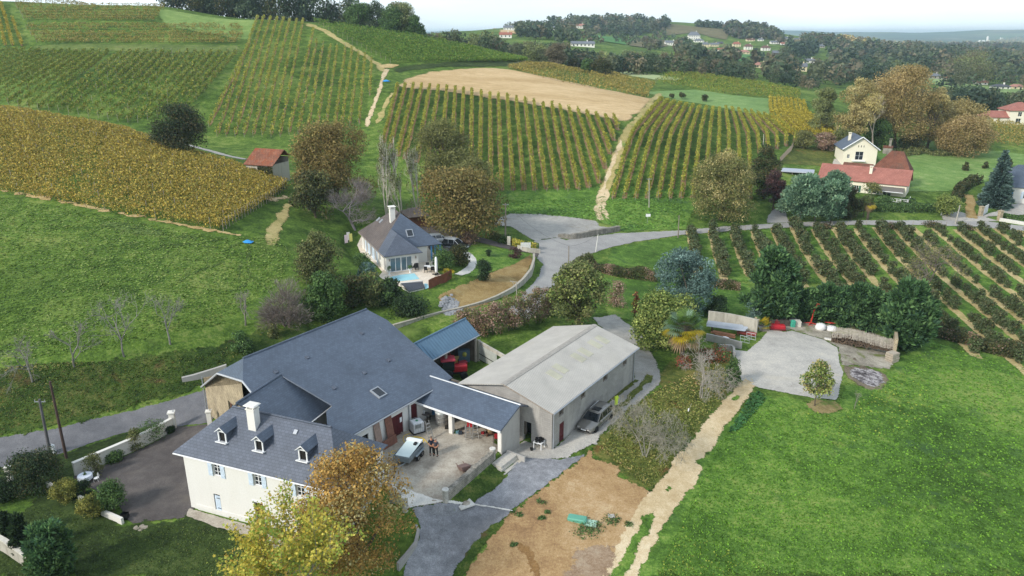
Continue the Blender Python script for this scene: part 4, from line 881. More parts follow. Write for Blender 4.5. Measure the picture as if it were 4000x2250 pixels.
for u,v,vt,w_,sd,lb in ((82,962,828,165,21,'leafless fruit tree at the left edge, forked low'),(187,922,800,118,22,'pale leafless fruit tree with upright shoots, second from the left edge'),(312,896,735,165,23,'tallest leafless fruit tree on the bank, with lichen grey branches'),(428,866,742,100,24,'slim leafless fruit tree at the right of the four on the bank')):
 bare('bare_fruit_tree',u,v,vt,w_,lb,bark=plain('lichen_bark','85827a',.9,0,.35,4),levels=6,seed=sd,spread=.6 if u !=187 else .4,group='leafless fruit trees on the bank',r=.12)
shrub('evergreen_shrub',612,886,836,60,'green','round green bush on the bank behind the barn',n=2600,size=.2)
shrub('evergreen_shrub',688,850,815,30,'olive','small bush on the bank above the barn roof',n=900,size=.2)
shrub('evergreen_shrub',1030,790,745,110,'dark','ivy covered shrub below the pool house wall',n=3600,size=.22)
shrub('round_bush',910,672,640,48,'green','round bright green bush left of the white house',n=2600,size=.18,shape='round')
shrub('yellow_bush',916,694,672,28,'yellow','small yellow leaved bush left of the pool',n=900,size=.16)
for u,v,vt,w_,pl,lb in ((1115,680,622,60,'green','green garden shrub beside the dining table'),(1155,668,618,55,'darkolive','dark garden shrub below the parked cars')):
 shrub('garden_shrub', u, v, vt, w_, pl, lb, n=3600, size=.2)
shrub('round_bush',1230,645,628,16,'dark','smallest ball shaped bush on the white house lawn',n=900,size=.14,shape='round')
shrub('round_bush',1215,706,654,44,'dark','larger dark oval bush on the lawn slope',n=3600,size=.17,shape='column')
shrub('garden_shrub', 1294, 648, 620, 36, 'plum', 'reddish brown shrub by the white gate', n=1200, size=.18)
shrub('garden_shrub',1180,612,575,58,'pink','brown faded shrub beside the parked off road car',n=2200,size=.2)
shrub('garden_shrub',1270,612,592,40,'green','low green shrub beside the tall utility pole',n=1200,size=.2)
hedge('hedge',D('z5',(1130,345),(1220,370),(1300,385)),1.2,1.1,'olive','low hedge along the drive under the oaks',n=2200,size=.22)
hedge('hedge',D('z5',(1290,400),(1370,412),(1430,425),(1490,432)),1.3,1.2,'yellow','golden yellow hedge behind the white gate',n=2200,size=.2,pal2='green',p2=.4)
for i,(u,v,vt,w_) in enumerate(((1165,842,778,66),(1200,845,770,66),(1240,842,760,70),(1280,832,748,70),(1318,820,735,70),(1352,806,726,66),(1382,790,722,60))):
 tree('hazel_shrub',u,v,vt,w_,'pink',['leftmost','second from the left','third from the left','middle','third from the right','second from the right','rightmost'][i]+' of the pinkish brown shrubs along the curved wall','shrub','pinkish brown shrubs along the wall',
   n=3000, size=.2, trunk=.08, clumps=34, csize=.2, shape='dome', pal2='olive', p2=.12, gap=.25, r=.06)
tree('lime_tree',1455,838,664,165,'olive','tall rounded green tree behind the grey hangar',n=14000,size=.3,trunk=.1,clumps=95,csize=.14,shape='egg',pal2='bay',p2=.25)
shrub('garden_shrub',1549,772,704,58,'pink','loose brownish shrub right of the tall rounded tree',n=2200,size=.2,gap=.3)
tree('columnar_shrub',1597,796,733,24,'red','narrow red and yellow column shrub in front of the lawn','shrub',n=1600,size=.16,trunk=.03,shape='spindle',pal2='yellow',p2=.2)
tree('mimosa_tree',1716,792,632,155,'blue','blue green round tree behind the big glossy bush',n=14000,size=.27,trunk=.06,clumps=100,csize=.14,shape='round')
shrub('round_bush',1797,798,746,62,'dark','dark green round bush right of the blue green tree',n=4000,size=.18,shape='round')
tree('bay_tree',1675,876,735,190,'bay','big glossy yellow green domed bush beside the palm','tree',n=17000,size=.27,trunk=.02,clumps=110,csize=.14,shape='dome',rz=0,depthw=.55)
tree('cypress_tree',1932,802,626,158,'cypress','tall dense conifer at the left end of the conifer hedge','conifer',n=17000,size=.36,trunk=.02,clumps=150,csize=.12,shape='pear',rz=0,depthw=.65,sprays=2.0,bark=DARKBARK)
for i,(u,v,vt,w_) in enumerate(((2030,808,722,78),(2068,813,716,74),(2108,819,722,78),(2150,826,716,80),(2192,836,720,80))):
 tree('cypress_tree',u,v,vt,w_,'cypress',['first','second','third','fourth','fifth'][i]+' conifer of the hedge counted from its left end','conifer','conifers of the yard hedge',n=8000,size=.34,trunk=.02,clumps=80,csize=.16,shape='egg',rz=0,depthw=.6,sprays=2.0,bark=DARKBARK)
tree('cypress_tree',2275,876,704,138,'cypress','largest conifer at the right end of the hedge above the log pile','conifer',n=15000,size=.36,trunk=.02,clumps=130,csize=.13,shape='egg',rz=0,depthw=.65,sprays=2.0,bark=DARKBARK)
shrub('small_conifer',1898,806,758,52,'blue','small blue green conifer in front of the tall conifer',n=1800,size=.2)
shrub('dead_branches',1935,800,760,34,'red','rusty dead branches at the foot of the tall conifer',n=600,size=.3,sprays=1.6)
bare('bare_tree',1762,1000,842,165,'pale leafless tree left of the concrete yard',bark=plain('ash_bark','9c958b',.9,0,.25,4),levels=7,spread=.62,stems=2,r=.085,seed=31,trunkk=.2,upb=.1)
bare('bare_tree',1618,1150,996,190,'sprawling leafless walnut by the parked estate car',bark=plain('lichen_wood','8a8678',.9,0,.3,4),levels=7,spread=.7,stems=3,r=.08,seed=35,trunkk=.2,upb=0)
bare('bare_shrub',1535,968,915,60,'thin leafless sapling against the hangar wall',bark=GREYBARK,levels=5,seed=39,stems=2,r=.03,cat='shrub')
shrub('evergreen_shrub',1838,972,902,42,'green','bright green shrub at the corner of the concrete yard',n=2400,size=.18)
for u,v,vt,w_,lb in ((1815,912,870,70,'red leaved shrub behind the pale bare tree'),(1775,905,875,50,'smaller red leaved shrub near the palm trunk'),(1720,925,895,40,'rusty low shrub at the foot of the palm')):
 shrub('red_shrub', u, v, vt, w_, 'red', lb, n=1500, size=.17, gap=.25, pal2='green', p2=.25)
tree('pear_tree',2049,1022,902,82,'bay','young pear tree standing alone at the edge of the concrete yard',n=3000,size=.22,trunk=.24,clumps=60,csize=.15,shape='pear',r=.07,pal2='goldy',p2=.25)
bare('sapling',2148,1030,985,26,'tiny leafless sapling right of the pear tree',bark=GREYBARK,levels=4,seed=44,r=.03)
bare('bare_tree',2312,752,604,165,'wide brownish leafless tree in the orchard',bark=plain('cherry_bark','7d7268',.9,0,.2,4),levels=7,spread=.72,r=.22,seed=51,leaves=1500,lpal='oakgreen',trunkk=.14,upb=.1)
tree('maple_tree',1812,552,384,178,'oakgreen','large rounded olive tree at the corner of the right vineyard',n=14000,size=.4,trunk=.06,clumps=100,csize=.14,shape='dome',pal2='goldy',p2=.15)
tree('dark_tree',1922,500,366,86,'darkolive','dark green tree right of the large olive tree',n=8000,size=.42,trunk=.08,clumps=60,csize=.17,shape='egg',pal2='green',p2=.2)
tree('plum_tree',1944,528,428,58,'plum','dark purple leaved tree at the bend of the side lane',n=4000,size=.36,trunk=.08,clumps=36,csize=.2,shape='egg')
tree('pine_tree',2012,560,442,110,'pine','feathery blue green pine left of the red roofed house',n=9000,size=.5,trunk=.1,clumps=60,csize=.18,shape='dome',sprays=1.4)
tree('pine_tree',2088,562,432,90,'pine','taller feathery blue green pine in front of the red roof',n=8000,size=.5,trunk=.1,clumps=60,csize=.18,shape='egg',sprays=1.4)
tree('garden_tree',2132,545,470,60,'darkolive','brownish drooping tree in front of the red roofed house',n=4500,size=.36,trunk=.05,clumps=40,csize=.2,shape='dome',droop=.5)
tree('garden_tree',2172,545,490,44,'olive','small olive tree before the green shutters',n=2500,size=.34,trunk=.15,clumps=30,csize=.22)
tree('garden_tree',2190,500,460,46,'oakgreen','thin brownish tree reaching over the red roof',n=1100,size=.34,trunk=.35,clumps=30,csize=.2,gap=.2)
tree('garden_tree',2382,545,488,62,'bay','rounded yellow green tree beside the garden gate',n=4500,size=.34,trunk=.1,clumps=40,csize=.2)
shrub('yellow_bush',2308,530,514,22,'yellow','bright yellow bush in the garden of the red roofed house',n=600,size=.25)
shrub('round_bush', 2225, 520, 492, 44, 'green', 'green bush below the terrace railing', n=1600, size=.3)
tree('garden_tree',2478,512,482,36,'olive','small leafy tree left of the blue spruce',n=1800,size=.3,trunk=.1,clumps=24,csize=.24)
hedge('hedge',D('a6',(1000,775),(1250,785),(1450,790),(1690,790)),1.6,1.9,'green','long clipped hedge above the road bank',n=6500,size=.32,ragged=.05)
hedge('hedge',D('a6',(1330,730),(1480,735)),1.5,1.7,'green','short clipped hedge in the terraced garden',n=1800,size=.3,ragged=.05)
hedge('hedge',D('a6',(2330,850),(2450,870),(2600,895)),1.4,1.1,'green','low clipped hedge on the stone kerb at the right edge',n=2200,size=.3,ragged=.05)
hedge('hedge',D('a6',(1880,700),(1920,600),(2000,540),(2120,490)),2.2,2.2,'darkolive','dark overgrown hedge between the meadow and the spruce',n=4500,size=.36,ragged=.2)
for i,(u,v,vt,w_,pl,lb,nn) in enumerate(((2150,366,196,120,'goldy','pale gold oak at the left of the tall golden trees',9000),(2250,372,165,190,'gold','tallest golden oak above the yellow house',17000),(2330,375,215,90,'goldy','yellowish oak between the tallest oak and the orange oak',7000),(2412,372,243,130,'goldy','broad yellow oak on the right of the golden trees',10000),(2418,392,290,145,'orange','low orange brown oak nearest the meadow',12000))):
 tree('oak_tree',u,v,vt,w_,pl,lb,n=nn,size=.52,trunk=.1,clumps=int(nn/150),csize=.15,shape='egg',group='golden oaks above the yellow house',pal2='oak',p2=.15)
tree('willow_tree',2062,330,222,76,'far5','pale green tree at the left of the golden oaks',n=6000,size=.55,trunk=.06,clumps=50,csize=.18,shape='dome')
tree('ivy_tree',2205,375,300,70,'green','green ivy clad tree under the golden oaks',n=4500,size=.5,trunk=.05,clumps=40,csize=.2,shape='dome')
bare('bare_tree',2196,378,238,80,'bleached dead tree in front of the golden oaks',bark=plain('bleached_bark','b3a698',.9,0,.2,4),levels=6,spread=.6,r=.3,seed=61,trunkk=.3)
for u,v,vt,w_,pl,lb in ((2020,375,330,56,'oakgreen','small orchard tree left of the blue roofed shed'),(2072,378,335,56,'pink','greyish small tree right of the blue roofed shed'),(2120,372,325,66,'olive','olive tree behind the yellow house roof'),(2290,380,340,70,'darkolive','dark bush under the golden oaks')):
 tree('garden_tree', u, v, vt, w_, pl, lb, n=3000, size=.45, trunk=.1, clumps=30, csize=.22, shape='dome')
hedge('bramble',D('z3',(1640,1165),(1800,1150),(1950,1170),(2050,1160)),4,1.6,'olive','tangled brambles at the edge of the meadow under the oaks',n=3000,size=.45,cat='bramble',ragged=.4)
for u,v,vt,w_,lb in ((1690,248,236,12,'tiny green tree at the top end of the right vineyard'),(1716,250,232,20,'small round tree above the right vineyard, left of its neighbour'),(1772,256,238,18,'small round tree on the pasture above the right vineyard')):
 tree('young_tree', u, v, vt, w_, 'darkolive', lb, n=700, size=.4, trunk=.25, clumps=14, csize=.3)
for u,v,vt,w_,lb in ((2428,430,408,16,'dark bush left in the row beyond the spruce'),(2478,425,408,14,'dark bush just left of the spruce top'),(2536,420,400,16,'dark bush right in the row beyond the spruce')):
 shrub('round_bush', u, v, vt, w_, 'darkolive', lb, n=500, size=.4)
def spruce(u, v, vtop, wpx):
 p=G(u,v);H=hgt(p,vtop);W=wpx*proj(p)[2]/FOC;root=empty('spruce_tree',p,0,'blue grey spruce with layered branches at the right edge','conifer')
 Ps, Ds, Cs, Ls = [], [], [], []
 for k in range(26):
  h = .06 + .92 * k / 26; rr = (1 - h) ** .85 * W / 2 + .12
  for j in range(int(9 + 16 * (1 - h))):
   a = rng.uniform(0, 6.28); ln = rr * rng.uniform(.75, 1.1); m = max(6, int(24 * ln / 2))
   t = np.sqrt(rng.uniform(.02, 1, m)); sd = rng.normal(0, .22, m) * ln * .4
   Ps.append(np.stack([np.cos(a)*t*ln-np.sin(a)*sd,np.sin(a)*t*ln+np.cos(a)*sd,H*h-t*ln*.25+rng.normal(0,.1,m)],-1))
   Ds.append(np.tile([np.cos(a),np.sin(a),-.1],(m,1)));Cs.append(TP['blue'][rng.integers(0,6,m)]*rng.uniform(.6,1.15)*.95)
 P, d, c = map(np.concatenate, (Ps, Ds, Cs)); n = len(P)
 link('crown', blades(P, d, rng.uniform(.45, .9, n), np.full(n, .16), c), root, FOL)
 link('trunk', tubes([[0, 0, -.2, 0, 0, H, .28, .03]], 7), root, DARKBARK)
spruce(2502, 518, 372, 84)
def palm(u, v, vcrown, wpx, label, nf=34, trunk=True, yellow=.35, seed=3):
 """fan palm: shaggy trunk, pleated fans on stalks, dead skirt below"""
 p=G(u,v);rs=np.random.default_rng(seed);H=hgt(p,vcrown) if trunk else .5;Rr=wpx*proj(p)[2]/FOC/2
 root = empty('palm_tree', p, 0, label, 'palm')
 if trunk:
  b=MB();b.lathe([(.26,-.2),(.24,H*.3),(.30,H*.7),(.34,H*.9),(.15,H)],n=9);b.build('trunk',BARK,root,True)
 V, F, C = [], [], []; stalk = []
 for i in range(nf):
  a=rs.uniform(0,6.28);e=1.25-2.3*(i/nf)**.9 if trunk else rs.uniform(.1,1.2);d=np.array([math.cos(a)*math.cos(e),math.sin(a)*math.cos(e),math.sin(e)])
  o=np.array([0,0,H*.97]);L1=Rr*rs.uniform(.45,.6);hub=o+d*L1;hub[2]-=.12*L1;stalk.append([*o,*hub,.025,.015])
  sidev=np.cross(d,[0,0,1.]);sidev/=np.linalg.norm(sidev)+1e-9;upv=np.cross(sidev,d);dead=trunk and i>nf*.78
  col=np.array(lin('9a8466' if dead else ('b5a02c' if (i>nf*.42 and rs.random()<yellow*2.2) else ('5d7a3a' if rs.random()<.7 else '7f9a80'))))
  nb = 15; fl = Rr * rs.uniform(.42, .56)
  for k in range(nb):
   t=(k/(nb-1)-.5)*3.6;dd=d*math.cos(t)+sidev*math.sin(t);tip=hub+dd*fl*(1-.12*abs(t));tip[2]-=fl*(.35 if dead else .18)*rs.uniform(.6,1.3)
   mid = hub + dd * fl * .55; wv = np.cross(dd, upv) * fl * .05; b0 = len(V)
   V+=[hub,mid-wv+upv*.03,tip,mid+wv+upv*.03];F.append([b0,b0+1,b0+2,b0+3]);C.append(col*rs.uniform(.7,1.25))
 link('fronds', np_mesh('fronds', np.array(V), np.array(F), np.array(C)), root, FOL)
 link('stalks', tubes(stalk, 4), root, BARK)
palm(1714, 916, 820, 116, 'tall fan palm with yellowing fronds beside the glossy domed bush', 72)
palm(1912, 828, 800, 66, 'low fan palm behind the red crate', 16, trunk=False, seed=5)
palm(1128, 700, 678, 46, 'low fan palm by the terrace fence', 16, trunk=False, seed=6)
palm(2182, 552, 508, 44, 'fan palm in the garden of the red roofed house', 22, seed=9)
tree('maple_tree',0,0,0,0,'ochre','rust brown maple in front of the farmhouse',base=U(905,1425,-2.0),Hm=hgt(U(905,1425,-2.0),1128),Wm=9.4,n=27000,size=.18,trunk=.12,clumps=170,csize=.115,shape='pear',fill=.35,bark=BARK,tint=.3,gap=.1,pal2='goldy',p2=.12)
_lobe = [1, .5, .9, .45, .72, .38, .55, .38, .72, .45, .9, .5]
def sycamore():
 """sparse yellow tree close to the camera: every leaf drawn with its lobes on thin upright shoots"""
 p=U(735,1600,-2.0);root=empty('sycamore_tree',p,0,'bright yellow sycamore in the foreground, cut by the lower edge','tree')
 rs = np.random.default_rng(17); segs, L_ = [], []; SC = 1.16
 def shoot(a, d, ln, r, lv):
  q = np.array(a)
  for i in range(4):
   d=d+rs.normal(0,.09,3)+np.array([0,0,.05]);d/=np.linalg.norm(d);e=q+d*ln/4;segs.append([*q,*e,r*(1-i*.2),r*(.8-i*.2)])
   if lv <= 1:
    for _ in range(12 if lv == 0 else 7): L_.append(e + rs.normal(0, .17, 3))
   q2 = q; q = e
   if lv > 0 and i > 0:
    for _ in range(2 if lv > 1 else 1):
     nd=d+rs.normal(0,.55,3);nd[2]+=.25;nd/=np.linalg.norm(nd);shoot(q,nd,ln*rs.uniform(.5,.72),r*.45,lv-1)
  if lv > 0: shoot(q, d, ln * .6, r * .4, lv - 1)
 for k in range(7):
  a = k * .9; d = np.array([math.cos(a) * .62, math.sin(a) * .45, 1.0]); d /= np.linalg.norm(d)
  shoot(np.array([0, 0, 2.2]), d, rs.uniform(2.7, 3.6), .075, 2)
 segs.append([0, 0, -.3, 0, 0, 2.3, .2, .14])
 segs = np.array(segs) * SC; P = np.array(L_) * SC; n = len(P); ph = rng.normal(0, 1, n)
 c=TP['yellow'][(rng.integers(0,5,n)+(np.sin(P[:,0]*1.3+P[:,2])>.35)*3)%8]*rng.uniform(.75,1.15,n)[:,None]
 d = rng.normal(0, .6, (n, 3)); d[:, 2] += .6
 link('crown', leaf_mesh(P, rng.uniform(.15, .30, n), c, d, .2, _lobe), root, leafmat('sycamore_leaf', .35))
 link('trunk', tubes(segs, 5), root, GREYBARK)
 return n
SYC = sycamore()
for u,v,vt,w_,lb in ((168,1262,1212,70,'clipped yellow green ball bush, left of the pair on the lawn'),(231,1304,1250,68,'clipped yellow green ball bush, right of the pair on the lawn')):
 shrub('ball_bush', u, v, vt, w_, 'box', lb, n=6000, size=.11, shape='round', clumps=70, csize=.17)
shrub('garden_shrub',285,1283,1208,72,'green','upright green shrub at the edge of the parking yard',n=5000,size=.13,shape='egg',clumps=50)
shrub('garden_shrub',215,1250,1208,38,'dark','small dark shrub between the garden table and the ball bushes',n=1800,size=.12)
tree('spreading_shrub',95,1228,1140,150,'dark','large dark spreading shrub at the left end of the white wall','shrub',n=13000,size=.13,trunk=.03,clumps=80,csize=.18,shape='dome',pal2='darkolive',p2=.2)
shrub('round_bush',8,1262,1200,66,'dark','dark bush cut by the left edge of the picture',n=4500,size=.13)
tree('thuja',140,1462,1316,110,'cypress','bright green oval thuja on the lawn','conifer',n=14000,size=.16,trunk=.01,clumps=110,csize=.15,shape='column',sprays=2.0,pal2='green',p2=.3)
for u,v,vt,w_,lb in ((25,1362,1286,26,'slim dark cypress, left of the pair by the old wall'),(62,1398,1292,44,'slim dark cypress, right of the pair by the old wall')):
 tree('columnar_cypress',u,v,vt,w_,'dark',lb,'conifer',n=4500,size=.14,trunk=.01,clumps=60,csize=.26,shape='spindle',sprays=2.2)
for u,v,vt,w_,pl,lb in ((238,1194,1142,48,'olive','climbing rose bush against the white wall, near its left end'),(290,1160,1135,44,'green','low flowering plant at the foot of the white wall'),(345,1130,1080,44,'olive','leafy rose against the middle of the white wall'),(385,1108,1052,70,'green','arching green shrub over the white wall'),(428,1088,1072,26,'dark','dark plant at the gate end of the white wall')):
 shrub('rose_bush', u, v, vt, w_, pl, lb, n=2200, size=.12, gap=.15)
hedge('hedge',D('z5',(1830,545),(1920,590),(2060,620),(2200,645),(2380,670)),2.0,1.6,'darkolive','brown bramble hedge along the lower edge of the orchard, left part',n=6500,size=.22,pal2='pink',p2=.25,ragged=.3)
hedge('hedge',D('z6',(190,700),(330,725),(440,735)),1.8,1.5,'darkolive','short hedge between the blue green tree and the tall conifer',n=2600,size=.22,pal2='pink',p2=.3,ragged=.25)
hedge('hedge',D('z6',(1880,1060),(2050,1110),(2250,1170),(2420,1220),(2620,1270)),2.4,1.7,'darkolive','wild hedge along the lower right edge of the orchard',n=8000,size=.24,pal2='pink',p2=.2,ragged=.3)
hedge('hedge',D('z5',(1690,590),(1800,520),(1880,495)),1.3,.8,'olive','low scrub on the roadside at the orchard corner',n=1500,size=.2,ragged=.3)
for i,(x,y,w_) in enumerate(((1085,262,100),(1190,258,70),(1580,262,110),(1890,255,150),(2150,275,120))):
 u,v=D('z6',(x,y));shrub('bramble',u,v+3,v-9,w_*.335,'darkolive',['first','second','third','fourth','fifth'][i]+' roadside bramble from the left along the orchard fence','bramble',n=900,size=.25,pal2='pink',p2=.2)
ORCH=ground('orchard_strip',[(.3,'96875a'),(.45,'ab9a6a'),(.55,'baa97a'),(.7,'c8b98e')],.2,1,5,.5,.06,1,spots=[(.6,.58,.74,'76803f')])
def orchard():
 protos = []
 for k in range(5):
  H,W=2.5,1.9;me,cc,cr=crown(H,W,.25,800,.26,'orchard',shape=['egg','round','column','egg','pear'][k],clumps=20,csize=.3,pal2='darkolive',p2=.25)
  protos.append((me, tubes(limbs(H, .3, cc, cr, .06, 6), 4)))
 a0,a1=G(*D('z6',(240,335))),G(*D('z6',(340,620)));b0,b1=G(*D('z6',(1010,290))),G(*D('z6',(1300,720)))
 d=((a1-a0).normalized()+(b1-b0).normalized()).normalized();d.z=0;nrm=Vector((-d.y,d.x,0));st=(b0-a0).dot(nrm)/5
 loops = []; cnt = 0
 edge = lambda x, y: proj((x, y, float(T(x, y))))
 for i in range(-1, 19):
  o = a0 + nrm * st * i; pts = []
  for j in range(-14, 60):
   q = o + d * (j * 1.75)
   if q.y < 30: continue
   u, v, dep = edge(q.x, q.y)
   x6, y6 = (u / .644 - 2660) * 1.9224, (v / .644 - 750) * 1.9224
   top=300+8*max(0,(700-x6)/700)-20*(x6>700)+.02*max(0,x6-1900);bot=640+.1*(x6-300) if x6<1000 else (715+(x6-1000)*.42)
   if x6 < 900: bot = min(bot, 640)
   if not (top < y6 < bot and -60 < x6 < 2640): continue
   pts.append((q.x, q.y))
   if rng.random() < .2: continue
   s=rng.uniform(.72,1.2)*(.8 if x6>1900 else 1);q2=q+Vector((rng.normal(0,.15),rng.normal(0,.15),0))
   r=empty('fruit_bush',onT(q2.x,q2.y),rng.uniform(0,6.28),'dark green fruit bush in the rows of the right hand orchard','fruit bush','fruit bushes of the orchard');r.scale=(s,s,s*rng.uniform(.85,1.2))
   m = protos[rng.integers(0, 5)]; link('crown', m[0], r, FOL); link('trunk', m[1], r, BARK); cnt += 1
  if len(pts) > 2:
   W_ = np.array(pts); k = np.array([-nrm.x, -nrm.y]) * .2
   W_=np.concatenate([W_[:1]-[[d.x*1.5,d.y*1.5]],W_,W_[-1:]+[[d.x*2,d.y*2]]]);W_=resample(W_,max(6,len(W_)))
   e=np.array([nrm.x,nrm.y])*.68;lp=np.concatenate([W_+k+e,(W_+k-e)[::-1]]);loops.append(lp+rng.normal(0,.09,lp.shape))
 fill('dry_strip', loops, ORCH, .05, .02, .4)
 return cnt
NORCH = orchard()
print('orchard', NORCH, 'sycamore leaves', SYC)
# ================================================================== BUILDINGS
def uvbox(me):
 """flat mapping in metres per face: u along the horizontal, v up the slope"""
 uv = me.uv_layers.new(name='UVMap'); co_ = me.vertices
 for p in me.polygons:
  n = p.normal; e = Vector((0, 0, 1)).cross(n)
  e = e.normalized() if e.length > .05 else Vector((1, 0, 0)); f = n.cross(e)
  for li in p.loop_indices:
   q = co_[me.loops[li].vertex_index].co; uv.data[li].uv = (q.dot(e), q.dot(f))
def part(mb, name, m, parent, uv=True, **k):
 o = mb.build(name, m, parent, **k)
 if uv: uvbox(o.data)
 return o
def uvmat(name,c1,c2,cm,bw,bh,mort=.02,rough=.5,spec=.4,var=.5,bstr=.3,noise_sc=.6,off=.5,stain=None):
 """courses of slates, tiles, blocks or stones"""
 m, t, b, l = _new(name); u = t.nodes.new('ShaderNodeUVMap')
 br = t.nodes.new('ShaderNodeTexBrick'); l(u.outputs[0], br.inputs['Vector'])
 br.inputs['Scale'].default_value=1;br.inputs['Brick Width'].default_value=bw;br.inputs['Row Height'].default_value=bh
 br.inputs['Mortar Size'].default_value = mort; br.inputs['Mortar Smooth'].default_value = .3; br.offset = off
 br.inputs['Color1'].default_value=_c(c1);br.inputs['Color2'].default_value=_c(c2);br.inputs['Mortar'].default_value=_c(cm)
 v=objvec(t);n=noise(t,noise_sc,5,.65,v);q=ramp(t,[(.3,(1-var*.5,)*3),(.7,(1+var*.35,)*3)]);l(n.outputs['Fac'],q.inputs[0])
 c = mixc(t, 1.0, br.outputs['Color'], q.outputs[0], 'MULTIPLY')
 if stain:
  sc,lo,hi,cs=stain;s=noise(t,sc,6,.7,objvec(t,(1,1,.35)),.6);qs=ramp(t,[(lo,(0,0,0)),(hi,(1,1,1))]);l(s.outputs['Fac'],qs.inputs[0]);c=mixc(t,qs.outputs[0],c,cs)
 l(c,b.inputs['Base Color']);b.inputs['Roughness'].default_value=rough;b.inputs['Specular IOR Level'].default_value=spec
 if bstr: bump(t, b, br.outputs['Color'], bstr, .02)
 return m
def render_wall(name, c, dirt, amount=.5, rough=.85, sc=.7):
 """lime render with rain streaks and grime"""
 m,t,b,l=_new(name);n=noise(t,sc,6,.7,objvec(t,(1,1,.3)),.5);q=ramp(t,[(.45,(0,0,0)),(.8,(amount,)*3)]);l(n.outputs['Fac'],q.inputs[0])
 n2=noise(t,8,4,.6,objvec(t));q2=ramp(t,[(.3,(.94,)*3),(.7,(1.04,)*3)]);l(n2.outputs['Fac'],q2.inputs[0])
 l(mixc(t,1.0,mixc(t,q.outputs[0],c,dirt),q2.outputs[0],'MULTIPLY'),b.inputs['Base Color']);b.inputs['Roughness'].default_value=rough;b.inputs['Specular IOR Level'].default_value=.2
 bump(t, b, n2.outputs['Fac'], .05, .01); return m
SLATE = uvmat('slate', '5b6270', '4f5662', '3e434d', .34, .24, .018, .36, .6, .35, .35)
SLATEB = uvmat('barn_slate', '566272', '4b5564', '434b58', .30, .20, .014, .42, .5, .35, .3, .35)
SLATEO=uvmat('old_slate','5e5652','6c6460','47403d',.32,.22,.02,.6,.35,.5,.3,.5,stain=(.9,.52,.72,'6d6058'))
TILE = uvmat('clay_tile', 'a0685c', 'ab7466', '7c4c42', .30, .30, .03, .7, .3, .4, .4, .5)
TILEO=uvmat('old_tile','7b4f40','8c5d4a','4f3328',.22,.18,.03,.8,.2,.6,.4,.6,stain=(.8,.5,.7,'5c4a40'))
TILEH=uvmat('hut_tile','8c5a48','a07058','5e4034',.35,.30,.05,.8,.2,.7,.5,.7,stain=(.9,.48,.64,'8d4f34'))
STONE=uvmat('rubble_stone','a6977c','8a7c66','b3a78f',.34,.17,.03,.9,.2,.6,.6,1.2,.37,stain=(.6,.55,.75,'8b8272'))
STONEG=uvmat('grey_stone','8f8a80','77726a','9d978c',.36,.18,.035,.9,.2,.7,.7,1.2,.41,stain=(1.5,.5,.68,'5b5a52'))
BLOCK=uvmat('concrete_block','a09d98','979490','8b8883',.5,.2,.012,.9,.2,.35,.2,.5,stain=(.55,.52,.74,'b5b1aa'))
WHITE = render_wall('white_render', 'dddbd6', 'c8c3b8', .3)
WHITE2 = render_wall('clean_white_render', 'dedbd4', 'cec9be', .25)
CREAM = render_wall('cream_render', 'e6dfcb', 'd6ceb4', .3)
OLDW = render_wall('stained_wall', 'b9b4a8', '6f695e', .9, sc=.9)
GREYW = render_wall('grey_render', 'a9a6a1', '8a867f', .8, sc=.8)
PAINTW=plain('white_paint','e4e5e6',.5,0,.05);BLUEW=plain('pale_blue_paint','c8d6e4',.5,0,.06);BLUEP=plain('blue_paint','5a94c4',.5,0,.1)
MAROON=plain('maroon_paint','54161c',.6,0,.2,4);OLDWOOD=plain('old_wood','7d6152',.9,0,.35,5);GREYWOOD=plain('grey_wood','8b8074',.9,0,.3,6);BROWNW=plain('brown_wood','5f4030',.85,0,.3,5)
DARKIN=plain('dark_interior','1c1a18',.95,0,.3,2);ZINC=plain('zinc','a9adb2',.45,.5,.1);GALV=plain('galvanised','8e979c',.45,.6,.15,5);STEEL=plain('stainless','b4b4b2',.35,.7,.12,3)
BLACKP=plain('black_plastic','17181a',.5,0,.2);REDP=plain('red_paint','a8202a',.45,0,.15,4);RUBBER=plain('rubber','1b1b1c',.85,0,.2);CHROME=plain('bright_metal','c3c5c8',.3,.9,.05)
def glass(name, c, rough=.08):
 m,t,b,l=_new(name);b.inputs['Base Color'].default_value=_c(c);b.inputs['Roughness'].default_value=rough;b.inputs['Specular IOR Level'].default_value=.7;return m
GLASS = glass('window_glass', '20262c'); GLASSB = glass('patio_glass', '56707c', .1)
def corr(name, c, c2, period, rough=.7, axis=0, stain=None, amp=.04):
 """corrugated sheet"""
 m,t,b,l=_new(name);u=t.nodes.new('ShaderNodeUVMap');w_=t.nodes.new('ShaderNodeTexWave');w_.bands_direction='XY'[axis];w_.inputs['Scale'].default_value=1/period/3.14159*math.pi/2*.318*3.14159/1.0
 l(u.outputs[0],w_.inputs['Vector']);n=noise(t,.5,5,.65,objvec(t));q=ramp(t,[(.3,(.84,)*3),(.7,(1.08,)*3)]);l(n.outputs['Fac'],q.inputs[0])
 r=ramp(t,[(.15,c2),(.6,c)]);l(w_.outputs['Fac'],r.inputs[0]);cc=mixc(t,1.0,r.outputs[0],q.outputs[0],'MULTIPLY')
 if stain:
  sc,lo,hi,cs=stain;s=noise(t,sc,6,.7,objvec(t),.6);qs=ramp(t,[(lo,(0,0,0)),(hi,(1,1,1))]);l(s.outputs['Fac'],qs.inputs[0]);cc=mixc(t,qs.outputs[0],cc,cs)
 l(cc,b.inputs['Base Color']);b.inputs['Roughness'].default_value=rough;bump(t,b,w_.outputs['Fac'],.8,amp);return m
FIBRO = corr('fibre_cement', 'cbc6bd', '9c978f', .30, .8, 0, (.4, .52, .72, 'b5b0a5'))
TIN = corr('rusty_tin', '9aa0a6', '6f757b', .2, .5, 0, (1.2, .5, .62, '7a5a48'))
